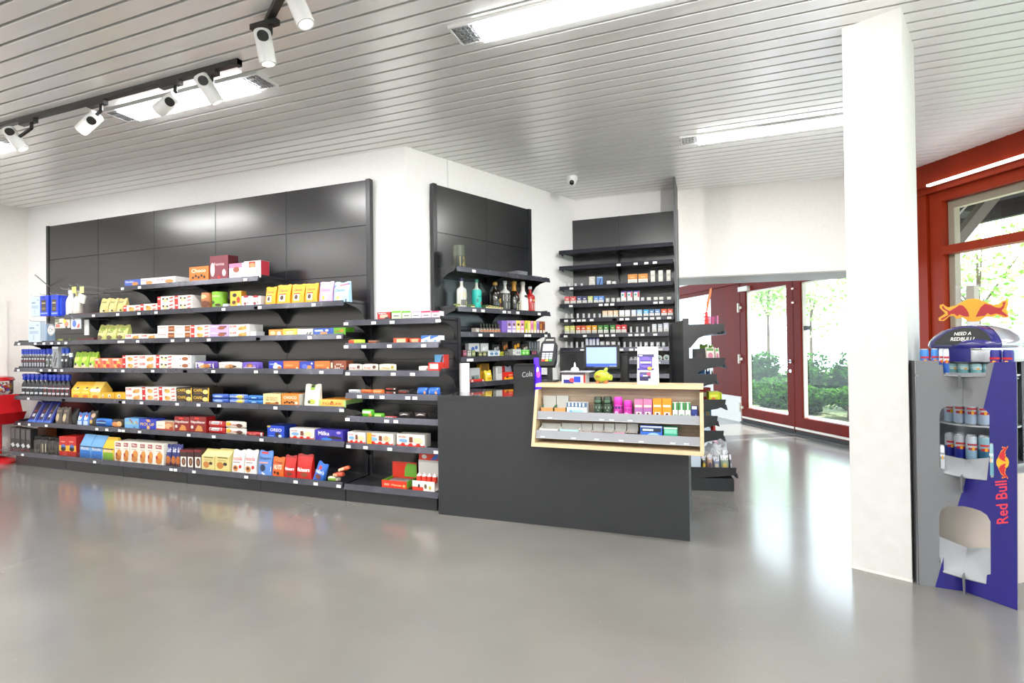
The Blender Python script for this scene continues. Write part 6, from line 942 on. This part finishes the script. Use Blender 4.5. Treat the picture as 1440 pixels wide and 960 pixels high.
for zt, zb in ((z2, .0), (z1, z1 - .09), (z0, z0 - .07)):
    f = MB(); a0 = Vector((0, 0, 0)) + fn * .012; b0 = Vector((0, 0, 0)) + fn * .075; sd = Vector((fn.y, -fn.x, 0)) * .003
    f.hexa([tuple(v) for v in (a0 - sd + Vector((0, 0, zb)), a0 + sd + Vector((0, 0, zb)), (a0 + b0) / 2 + sd + Vector((0, 0, zb)), (a0 + b0) / 2 - sd + Vector((0, 0, zb)), a0 - sd + Vector((0, 0, zt)), a0 + sd + Vector((0, 0, zt)), b0 + sd + Vector((0, 0, zt)), b0 - sd + Vector((0, 0, zt)))], mat('#6a6c6e', .6)); f.build('fin', stand)
# lettering and emblem on the blue wing (reads upward)
RBR = '#e23342'; f = MB()
def wing(px, py, off=.0022): return onp_w(px, py, PM, AM, off)
text_on(f, 'Red Bull', lambda u, v: wing(1418.5 - 16.5 * v - 2.2 * u, 735 - 60 * u + 1.5 * v), mat(RBR, .5)); f.build('lettering', stand)
BULL = [(.0, .02), (.05, .10), (.12, .22), (.10, .30), (.06, .40), (.04, .52), (.12, .56), (.18, .46), (.16, .36), (.3, .62), (.5, .86), (.66, 1), (.82, .84), (.94, .5), (1, .2), (.9, .2), (.84, .32), (.7, .18), (.62, .3), (.5, .24), (.4, .34), (.3, .26), (.2, .12), (.08, -.02)]
def emblem(mb, P, L0=0):     # P(u,v,layer): sun disc with two charging bulls, u across 0..1
    n = 32; mb.add([P(.5 + .21 * math.cos(2 * PI * k / n), .5 + .46 * math.sin(2 * PI * k / n), L0 + 1) for k in range(n)], [tuple(range(n))], mat('#f2b01e', .45))
    for sgn in (0, 1):
        for grow, c, L in ((.035, '#ee9a2a', L0 + 2), (0, '#c41a24', L0 + 3)):
            pts = [(.5 * (0.02 + .92 * u), .16 + .62 * v) for u, v in BULL]; cx_ = sum(a for a, b in pts) / len(pts); cy_ = sum(b for a, b in pts) / len(pts)
            if grow: pts = [(a + (.018 if a > cx_ else -.018), b + (.05 if b > cy_ else -.05)) for a, b in pts]
            if sgn: pts = [(1 - a, b) for a, b in pts]
            tr = tessellate_polygon([[Vector((a, b, 0)) for a, b in pts]]); mb.add([P(a, b, L) for a, b in pts], [tuple(t) for t in tr], mat(c, .45))
f = MB(); emblem(f, lambda u, v, L: wing(1420.5 - 21.5 * (v * .9 + .02), 673 - 46 * u, .002 + .0006 * L)); f.build('emblem', stand)
# cans in the two upper wings
SILV = mat('#c9ccd2', .25, .6)
def pk_can(w, h, c1='#1b2f9a', c2='#c5c9d2', c3='#c8202c', n=20):
    r = w / 2; m = MB(); m.lathe([(r * .78, 0), (r, .06 * h), (r, .5 * h), (r, .5 * h), (r, .9 * h), (r * .84, .97 * h), (r * .86, h), (r * .7, h), (r * .68, .985 * h)], n, SILV, c=(r, r, 0), cols=[SILV, c1, c1, c2, c2, SILV, SILV, SILV, SILV])
    P = lambda u, v, L: (r + (r + .0006 * L) * math.cos(-PI / 2 + (u - .5) * PI * .9), r + (r + .0006 * L) * math.sin(-PI / 2 + (u - .5) * PI * .9), v * h)
    decals(m, [('o', .5, .5, .16, .08, '#f0b41e'), ('r', .2, .44, .42, .54, c3), ('r', .58, .44, .8, .54, c3), ('r', .15, .62, .85, .7, c3)], P); return m
def can_at(px0, px1, py, org, ang, off, desc, place, cols, h=.135):
    n = Vector((math.sin(ang), -math.cos(ang), 0)); o2 = org + n * off; a = onpl(px0, py, o2, ang); b = onpl(px1, py, o2, ang); p = o2 + Vector((math.cos(ang), math.sin(ang), 0)) * a[0]; z = a[1] - h
    o = pk_can((b[0] - a[0]) * .97, h, *cols).build('drink_can', loc=(p.x, p.y, z), rz=ang, smooth=40); reg(o, desc, 'drink_can', 'drink can', place, a[0], 'energy drink cans'); return z
for k, (a, b) in enumerate(((1294.5, 1308), (1310, 1320.5))): zc = can_at(a, b, 490.5 - .5 * k, PA, AA, -.07, 'light blue sugar free can', 'grey wing of the drink display', ('#2f7fd0', '#4f9ae0', '#c8304a'))
for k, (a, b) in enumerate(((1321, 1327), (1327.3, 1333.5))): can_at(a, b + 2, 490 + k * .2, PA, AA, -.045 + .02 * k, 'striped white and blue can', 'grey wing of the drink display', ('#2f6fc0', '#dfe6f0', '#c03a4a'))
m = MB(); a = PA + Vector((0, 0, 0)); m.box(-.19, .015, zc - .012, -.01, .11, zc - .004, CGI); m.build('tray', stand)
for a, b in ((1389, 1406), (1407, 1423)): zc = can_at(a, b, 491, PM, AM, -.07, 'dark blue can', 'blue wing of the drink display', ('#1a1688', '#221c96', '#c8202c'))
dm = Vector((math.cos(AM), math.sin(AM), 0)); nm_ = Vector((math.sin(AM), -math.cos(AM), 0)); m = MB()
m.hexa([tuple(dm * s + nm_ * t + Vector((0, 0, z))) for z in (zc - .012, zc - .004) for s, t in ((.03, -.01), (.2, -.01), (.2, -.09), (.03, -.09))], CGI); m.build('tray', stand)
can_at(1321.5, 1329, 625.5, PA, AA, .0, 'white and grey can half hidden at the cut-out', 'side of the drink display', ('#c8ccd2', '#e2e4e8', '#9aa0a8'), h=.13)
can_at(1390.5, 1396, 622.5, PM, AM, .008, 'pale turquoise can half hidden at the cut-out', 'side of the drink display', ('#7fb4c0', '#a9d0d6', '#dfe6e8'), h=.17)
# round cooler
KC = Vector((1.43, 3.765, 0)); KA = math.radians(-20.8); kd = Vector((math.cos(KA), math.sin(KA), 0)); kn = Vector((math.sin(KA), -math.cos(KA), 0))
cool = empty('drinks_cooler', (KC.x, KC.y, 0), KA, label='round blue and silver drinks cooler with a domed sign behind the cardboard display', cat='cooler')
def K(px, py, t=0.): s, z = onpl(px, py, KC + kn * t, KA); return s, z
R = .2; zo0 = K(1358, 640)[1]; zo1 = K(1358, 507)[1]; zd0 = K(1371, 489)[1]; zd1 = K(1371, 457)[1]
m = MB(); m.lathe([(R * .98, 0), (R * .98, zo0 - .05)], 32, mat('#cfc2b6', .6)); m.build('pedestal', cool, smooth=40)
m = MB(); m.lathe([(R * 1.0, zo0 - .05), (R * 1.02, zo0 - .04), (R * 1.0, zo0)], 32, mat('#9a9da3', .3, .5)); m.build('base_ring', cool, smooth=40)
m = MB(); n = 24
arc = [(-.12 + k / n * (PI + .24)) for k in range(n + 1)]
vs = [(r * math.cos(a), r * math.sin(a), z) for z in (zo0, zo1) for r in (R, R * .94) for a in arc]; w = n + 1
m.add(vs, [(k, k + 1, 2 * w + k + 1, 2 * w + k) for k in range(n)] + [(w + k + 1, w + k, 3 * w + k, 3 * w + k + 1) for k in range(n)] + [(0, w, 3 * w, 2 * w), (n, w + n, 3 * w + n, 2 * w + n)], mat('#8d9096', .3, .4)); m.build('back_shell', cool, smooth=40)
zs_ = [K(1358, 634)[1], K(1358, 592)[1], K(1358, 524)[1]]
for z in zs_[1:]: m = MB(); m.lathe([(R * .93, z - .008), (R * .93, z)], 32, mat('#c2c8cc', .15, .3)); m.build('glass_shelf', cool, smooth=40)
m = MB(); m.lathe([(R, zo1), (R * 1.02, zo1 + .01), (R * .98, zd0 - .01)], 32, mat('#b9bbc0', .3, .4)); m.build('collar', cool, smooth=40)
m = MB(); m.grid(lambda u, v: (R * 1.03 * math.sin(-1.0 + .9 * u), -R * 1.03 * math.cos(-1.0 + .9 * u), zo1 + (zd0 - zo1) * v), 8, 1, CBL); m.build('blue_collar_print', cool)
# dome
hw = .208; hd = zd1 - zd0; m = MB()
prof = [(1.0, .0), (1.03, .12), (1.0, .3), (.9, .52), (.72, .76), (.46, .93), (.2, 1.0), (.02, 1.01)]
ND = mat('#1a1670', .2, coat=.5); m.lathe([(hw * a, zd0 + hd * b) for a, b in prof], 40, ND); m.build('dome', cool, smooth=60)
m = MB()
def domept(an, k, e=.002):
    q2 = k * (len(prof) - 1); i = min(int(q2), len(prof) - 2); f2 = q2 - i; a = prof[i][0] + (prof[i + 1][0] - prof[i][0]) * f2; b = prof[i][1] + (prof[i + 1][1] - prof[i][1]) * f2
    return ((hw * a + e) * math.cos(an), (hw * a + e) * math.sin(an), zd0 + hd * b + e)
m.grid(lambda u, v: domept(-1.05 + .85 * u, .02 + .74 * v), 8, 12, mat('#b6bac2', .2, .6)); m.build('silver_flank', cool, smooth=60)
# black letter board on the dome front
def BP(px, py, t): s, z = K(px, py, t); return (s, -t, z)
m = MB(); bt = .2
out = [(1312, 484.5), (1318, 477), (1328, 469.5), (1340, 464), (1352, 461), (1364, 460), (1376, 461.5), (1385, 466.5), (1391, 473), (1393.5, 480), (1391, 484.5)]
m.prism(out, lambda p, q, t: BP(p, q, t), mat('#1b1c1e', .3), bt - .03, bt)
rim = [(1308.5, 487.5), (1309, 481), (1318, 473.5), (1330, 465.5), (1345, 460), (1364, 457.6), (1378, 459.5), (1388, 465), (1395, 473), (1398, 481), (1395, 487.5)]
m.prism(rim, lambda p, q, t: BP(p, q, t), ND, bt - .05, bt - .012); m.build('letter_board', cool)
m = MB(); text_on(m, 'NEED A', lambda u, v: BP(1341.5 + 24 * u + 1.2 * v, 471.6 - 4.6 * v - .9 * u, bt + .002), mat('#f0efe6', .4, emit=.4)); text_on(m, 'REDBULL?', lambda u, v: BP(1336.5 + 33 * u + 1.2 * v, 479.2 - 5.0 * v - .6 * u, bt + .002), mat('#f0efe6', .4, emit=.4)); m.build('lettering', cool)
# emblem sign on top
m = MB(); st = .02
def SP(u, v, L): s, z = K(1319.5 + 99 * u, 452.5 - 33 * v + 0 * u, st); return (s, -st - .0012 * L, z)
BX = [(.01, .05), (.0, .16), (.10, .36), (.02, .6), (.02, .72), (.07, .76), (.10, .68), (.14, .62), (.26, .72), (.34, .86), (.42, .97), (.5, 1), (.58, .97), (.68, .84), (.78, .74), (.88, .78), (.92, .92), (.98, .95), (1, .8), (.97, .5), (1, .3), (1, .2), (.93, .16), (.84, .3), (.76, .2), (.68, .22), (.6, .06), (.5, .0), (.4, .06), (.34, .18), (.26, .12), (.22, .26), (.16, .24), (.08, .04)]
m.prism(BX, lambda p, q, t: SP(p, q, t), mat('#f2a91c', .45), -6, 0)
BL2 = [(.03, .10), (.05, .16), (.14, .30), (.13, .44), (.06, .56), (.05, .66), (.07, .68), (.10, .56), (.16, .46), (.24, .60), (.30, .72), (.35, .70), (.40, .54), (.43, .38), (.44, .24), (.40, .22), (.34, .26), (.30, .32), (.27, .24), (.23, .34), (.18, .34), (.12, .2), (.06, .08)]
BR2 = [(.53, .22), (.56, .40), (.60, .62), (.66, .78), (.74, .72), (.82, .62), (.88, .60), (.92, .7), (.91, .82), (.96, .88), (.95, .76), (.93, .6), (.9, .48), (.95, .36), (.99, .26), (.96, .22), (.9, .3), (.82, .36), (.74, .3), (.70, .38), (.66, .26), (.60, .24)]
for pl_ in (BL2, BR2):
    tr = tessellate_polygon([[Vector((a, b, 0)) for a, b in pl_]]); m.add([SP(a, b, 1) for a, b in pl_], [tuple(t) for t in tr], mat('#b5161f', .45))
m.build('emblem_sign', cool)
m = MB(); s, z = K(1368, 455, st); m.box(s - .025, -.03, zd1 - .005, s + .025, .01, zd1 + .02, CHROME); m.build('sign_clip', cool)
# cans on the cooler shelves
def ring(zk, n0, n1, r, cols, desc, h=.11):
    for k in range(n0, n1):
        a = -PI / 2 + (k - (n0 + n1 - 1) / 2) * .053 / r; x, y = r * math.cos(a), r * math.sin(a); p = KC + kd * x - kn * y * 1.0
        o = pk_can(.05, h, *cols).build('drink_can', loc=(p.x - .025, p.y - .025, zk), smooth=40); reg(o, desc, 'drink_can', 'drink can', 'cooler shelf', k, 'cans in the round cooler')
ring(zs_[1] + .001, 0, 6, .155, ('#b9c8dc', '#c9ced8', '#c03a4a'), 'silver and pale blue can on the middle cooler shelf', .135)
for lay, (r, cc) in enumerate(((.155, 0), (.10, 1))):
    for k in range(6 if lay == 0 else 4): ring_c = ('#1a2f9a', '#c5c9d2', '#c8202c') if k < 2 else (('#9ab8d0', '#c5cdd6', '#b03a4a') if k == 2 else ('#2f6f90', '#8fb4c0', '#c8202c')); \
        a = -PI / 2 + (k - (2.5 if lay == 0 else 1.5)) * .053 / r; x, y = r * math.cos(a), r * math.sin(a); p = KC + kd * x - kn * y; o = pk_can(.05, .135, *ring_c).build('drink_can', loc=(p.x - .025, p.y - .025, zo0 + .001), smooth=40); reg(o, ('front' if lay == 0 else 'second') + ' row can on the cooler floor', 'drink_can', 'drink can', 'cooler', k, 'cans in the round cooler')
ring(zs_[2] + .001, 0, 5, .155, ('#7fb4b8', '#a9d0d0', '#d9e4e4'), 'turquoise can on the upper cooler shelf', .058)
# blue cabinet cut off by the picture edge
a = onz(1434, 722, 0); t = empty('display_cabinet', (a.x, a.y, 0), -.75, label='blue display cabinet with silver band at the picture edge beyond the drink display', cat='display cabinet')
m = MB(); m.box(0, 0, 0, .7, .5, .62, mat('#1a4fb0', .3)); decals(m, [('o', .25, .2, .22, .2, '#e9eef4'), ('o', .2, .08, .12, .08, '#22242a'), ('p', [(0, .6), (.5, .95), (.5, 1), (0, .72)], '#6fb0ea'), ('r', .1, .16, .4, .2, '#7fb4dc')], lambda u, v, L: (u * .7, -.001 * L, v * .62)); m.build('body', t)
m = MB(); m.box(-.005, -.005, .62, .705, .5, .68, mat('#9aa0a8', .3, .4)); m.build('silver_band', t)
m = MB(); m.prism([(0, .68), (.0, .76), (.12, 1.06), (.5, 1.06), (.5, .68)], lambda p, q, t_: (t_, p, q), mat('#bcd4ee', .2), 0, .7); m.build('top_case', t)
# gumball machine
g0 = Vector((-7.87, 3.70, 0)); t = empty('gumball_machine', (g0.x, g0.y, 0), label='red gumball machine with clear globe of coloured balls at the shop corner', cat='gumball machine')
GR = mat('#b3161a', .25, coat=.4)
m = MB(); m.lathe([(.17, 0), (.17, .02), (.14, .05), (.03, .08)], 24, GR); m.build('foot', t, smooth=40)
m = MB(); m.rod((0, 0, .07), (0, 0, .5), .022, GR, 14); m.build('post', t, smooth=40)
m = MB(); m.prism([(-.19, .6), (.19, .6), (.1, .46), (-.1, .46)], lambda p, q, t_: (p, t_, q), GR, -.17, .17); m.build('skirt', t)
m = MB(); m.hexa([(-.15, -.15, .6), (.15, -.15, .6), (.15, .15, .6), (-.15, .15, .6), (-.125, -.125, .81), (.125, -.125, .81), (.125, .125, .81), (-.125, .125, .81)], GR); b_ = m.build('body', t)
m = MB(); m.box(-.04, -.15, .68, .05, -.136, .77, CHROME); m.build('coin_plate', b_)
m = MB(); m.lathe([(.115, .815), (.122, .83), (.122, .965), (.115, .975)], 24, GLASS); m.build('globe', t, smooth=40)
m = MB()
for k in range(150):
    a, r_ = rng.uniform(0, 2 * PI), .1 * math.sqrt(rng.random()); m.lathe([(.002, -.013), (.0115, -.006), (.0115, .006), (.002, .013)], 6, rng.choice(['#d8302c', '#f0c420', '#3f8a3a', '#2f6ad0', '#f2f0ea', '#e87a2a', '#c84a90']), c=(r_ * math.cos(a), r_ * math.sin(a), rng.uniform(.835, .945)))
o = m.build('gumballs', t, smooth=60); o['kind'] = 'stuff'
m = MB(); m.lathe([(.135, .972), (.14, .985), (.12, 1.015), (.05, 1.03)], 24, GR); m.build('lid', t, smooth=40)
for k in range(3): reg((lambda m: m.build('wire_basket_pack', loc=(-8.0 + .076 * k, 3.612, .1125)))(pk_box(.068, .1, .045, ('#6f6658', '#8a8478', '#5c5648')[k], [('r', .1, .3, .9, .7, ('#b9ae98', '#5a5a50', '#a09a8a')[k])])), ('brown', 'grey', 'dark')[k] + ' small pack', 'wire_basket_pack', 'pack', 'corner rack under the gumball machine', k, None)
m = MB()
for z in (.11, .17): m.tube([(-.14, -.1, z), (.1, -.1, z), (.1, .1, z), (-.14, .1, z), (-.14, -.1, z)], .004, HK, 6)
for a in (-.14, .1):
    for b in (-.1, .1): m.rod((a, b, 0), (a, b, .17), .004, HK, 6)
m.box(-.14, -.1, .105, .1, .1, .111, '#77736a'); m.build('wire_rack', t)
# ================================================================ OUTSIDE
f = MB(); f.prism([(-14, .07), (26, .07), (26, 26), (-14, 26)], lambda p, q, t: fac(p, q, t), noise_mat('garden_soil', '#5d6b45', '#7d8a5a', 2, .9), -.14, -.06); f.build('ground', **S)
f = MB(); f.prism([(-14, .1), (26, .1), (26, 1.75), (-14, 1.65)], lambda p, q, t: fac(p, q, t), noise_mat('paving_stone', '#c3c8d2', '#d6dae2', 5, .8, bump=.2), -.06, -.02); f.build('path', **S)
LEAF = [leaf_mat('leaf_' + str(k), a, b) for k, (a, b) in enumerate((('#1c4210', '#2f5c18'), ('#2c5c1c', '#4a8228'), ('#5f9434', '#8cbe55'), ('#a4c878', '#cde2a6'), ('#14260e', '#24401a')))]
BARK = noise_mat('bark', '#4a3a2c', '#6b5844', 8, .9)
def plant(name, label, cat, s, t, z, rs, rt, rz_, n, size, leaf, trunk=None, group=None):
    p = fac(s, t, z); r = empty(name, p, FANG, label=label, cat=cat, group=group); m = MB(); js = [LEAF[i] for i in leaf]
    lumps = [(Vector((rng.uniform(-.55, .55) * rs, rng.uniform(-.55, .55) * rt, rng.uniform(-.5, .6) * rz_)), rng.uniform(.4, .7)) for _ in range(9)]
    for k in range(n):
        c, q = lumps[k % 9]; v = Vector((rng.gauss(0, 1), rng.gauss(0, 1), rng.gauss(0, 1))).normalized() * q * rng.uniform(.75, 1.05)
        b = c + Vector((v.x * rs, v.y * rt, v.z * rz_)); b.z = max(b.z, -rz_ * .98)
        a1 = Vector((rng.uniform(-1, 1), rng.uniform(-1, 1), rng.uniform(-.6, .6))).normalized(); a2 = a1.cross(Vector((rng.uniform(-1, 1), rng.uniform(-1, 1), rng.uniform(-1, 1)))).normalized(); l = size * rng.uniform(.6, 1.3)
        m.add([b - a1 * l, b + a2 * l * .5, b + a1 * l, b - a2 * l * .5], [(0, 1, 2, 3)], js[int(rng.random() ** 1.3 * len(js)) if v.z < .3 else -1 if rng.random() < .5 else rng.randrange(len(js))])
    m.build('foliage', r)
    m = MB(); tz = trunk or rz_ * 1.0; m.rod((0, 0, -tz), (0, 0, rz_ * .3), .05 if trunk is None else .07, BARK, 8, .02)
    for k in range(5): c, q = lumps[k]; m.rod((0, 0, -tz * .3), tuple(c), .03, BARK, 6, .01)
    m.build('stem', r)
HL = ['low clipped hedge clump along the paving, in front of the first door pane', 'low clipped hedge clump along the paving, in front of the second door pane']
for k in range(9):
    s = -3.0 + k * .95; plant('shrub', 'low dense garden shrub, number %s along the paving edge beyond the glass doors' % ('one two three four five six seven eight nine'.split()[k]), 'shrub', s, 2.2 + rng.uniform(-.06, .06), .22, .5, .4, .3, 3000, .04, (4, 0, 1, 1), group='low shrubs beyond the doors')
for k in range(7):
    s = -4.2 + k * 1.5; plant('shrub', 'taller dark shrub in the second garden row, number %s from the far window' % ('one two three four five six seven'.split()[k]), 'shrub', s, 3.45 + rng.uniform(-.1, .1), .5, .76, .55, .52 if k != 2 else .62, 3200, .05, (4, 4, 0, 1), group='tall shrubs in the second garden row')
TREES = [(-6.5, 9.5, 3.0, 1.7), (-2.6, 8.2, 2.9, 1.8), (1.2, 7.8, 2.7, 1.7), (4.6, 8.6, 3.0, 1.6), (7.4, 6.2, 2.2, 1.35), (10.2, 6.0, 2.3, 1.35), (13.0, 6.6, 2.4, 1.35), (15.9, 7.5, 3.0, 1.5), (-10, 9.8, 3.2, 1.8), (-8.2, 6.6, 3.1, 1.4)]
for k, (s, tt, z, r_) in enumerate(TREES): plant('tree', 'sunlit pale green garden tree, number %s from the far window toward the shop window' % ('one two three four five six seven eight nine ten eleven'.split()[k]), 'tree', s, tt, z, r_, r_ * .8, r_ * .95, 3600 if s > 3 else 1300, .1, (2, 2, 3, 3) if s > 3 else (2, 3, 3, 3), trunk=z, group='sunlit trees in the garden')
# pale house wall far behind the trees, roof overhang outside the shop window
DKW = noise_mat('dark_eave_wood', '#1c1816', '#2c2622', 4, .7, stretch=(1, 12, 1))
EZ = onpl(1405, 307, FO + FN * 1.42, FANG)[1]
f = MB(); f.prism([(1.7, .12), (17, .12), (17, 1.5), (1.7, 1.5)], lambda p, q, t: fac(p, q, t), DKW, EZ + .2, EZ + .3)
for k in range(15): fbox(f, 1.8 + k * 1.0, 1.5 + k * 1.0, .12, 1.42, EZ + .1, EZ + .2, DKW)
fbox(f, 1.7, 17, 1.42, 1.5, EZ, EZ + .3, DKW); f.build('roof_eave', **S)
f = MB(); A_ = onpl(1344, 340, FO + FN * .8, FANG); B_ = onpl(1402, 268, FO + FN * .8, FANG); f.rod(fac(A_[0], .8, A_[1]), fac(B_[0], .8, B_[1]), .075, mat('#5a5348', .7), 4); A_ = onpl(1345, 305, FO + FN * .7, FANG); B_ = onpl(1372, 275, FO + FN * .7, FANG); f.rod(fac(A_[0], .7, A_[1]), fac(B_[0], .7, B_[1]), .01, mat('#b8b4ac'), 5); f.build('trim_6', **S)
f = MB(); fbox(f, 3.52, 3.6, .14, .2, .0, 1.86, BEIGE); f.build('shutter_holder', label='narrow beige post outside the shop window with a dark fitting', cat='post'); 
f = MB(); fbox(f, 4.6, 7.5, 4.6, 4.66, 2.25, 2.7, mat('#4fb4b4', .6)); fbox(f, 3.9, 7.5, 4.5, 4.6, 2.18, 2.26, mat('#6a6a6c', .6)); f.build('awning', label='teal awning edge above the trees seen through the upper window pane', cat='awning')
# ================================================================ LIGHT
w = bpy.data.worlds.new('day'); SC.world = w; w.use_nodes = True; b = w.node_tree.nodes['Background']; b.inputs['Color'].default_value = (.72, .87, 1, 1); b.inputs['Strength'].default_value = 6.5
sd = bpy.data.lights.new('sun', 'SUN'); sd.energy = 14; sd.angle = .02; sd.color = (1, .96, .88); so = bpy.data.objects.new('sun', sd); COL.objects.link(so)
so.rotation_euler = Vector((-.855 * .55, -.519 * .55, -.95)).to_track_quat('-Z', 'Y').to_euler()
SC.view_settings.view_transform = 'Standard'; SC.view_settings.look = 'None'; SC.view_settings.exposure = 0.05; SC.view_settings.gamma = 1.1
SC.cycles.max_bounces = 8; SC.cycles.diffuse_bounces = 4; SC.cycles.glossy_bounces = 4; SC.cycles.transmission_bounces = 6; SC.cycles.transparent_max_bounces = 12; SC.cycles.caustics_reflective = False; SC.cycles.caustics_refractive = False; SC.cycles.sample_clamp_indirect = 6
# ================================================================ LABELS
ORD = 'first second third fourth fifth sixth seventh eighth ninth tenth eleventh twelfth thirteenth'.split()
NUM = 'zero one two three four five six seven eight nine ten eleven twelve thirteen'.split()
bykey = {}
for e in REG: bykey.setdefault((e[1], e[4]), []).append(e)
for (desc, sh), es in bykey.items():
    es.sort(key=lambda e: e[5]); stacks = any(abs(a[5] - b[5]) < 2e-4 for a, b in zip(es, es[1:])); cols = []
    for e in es:
        if cols and abs(e[5] - cols[-1][-1][5]) < 2e-4: cols[-1].append(e)
        else: cols.append([e])
    for i, c in enumerate(cols):
        for j, e in enumerate(c):
            d = ('upper ' if j else 'lower ') + desc if len(c) > 1 else desc
            d += (', ' + ORD[i] + ' of ' + NUM[len(cols)]) if len(cols) > 1 else ''; tail = ' on the ' + sh
            if len(cols) > 1: tail = next((q_ for q_ in (' from the left on the ' + sh, ' from left on ' + sh, ' on ' + sh) if len((d + q_).split()) <= 16), ' on ' + sh)
            tag(e[0], label=d + tail, cat=e[3], group=e[6] or ('goods on the ' + sh))
bpy.context.view_layer.update()
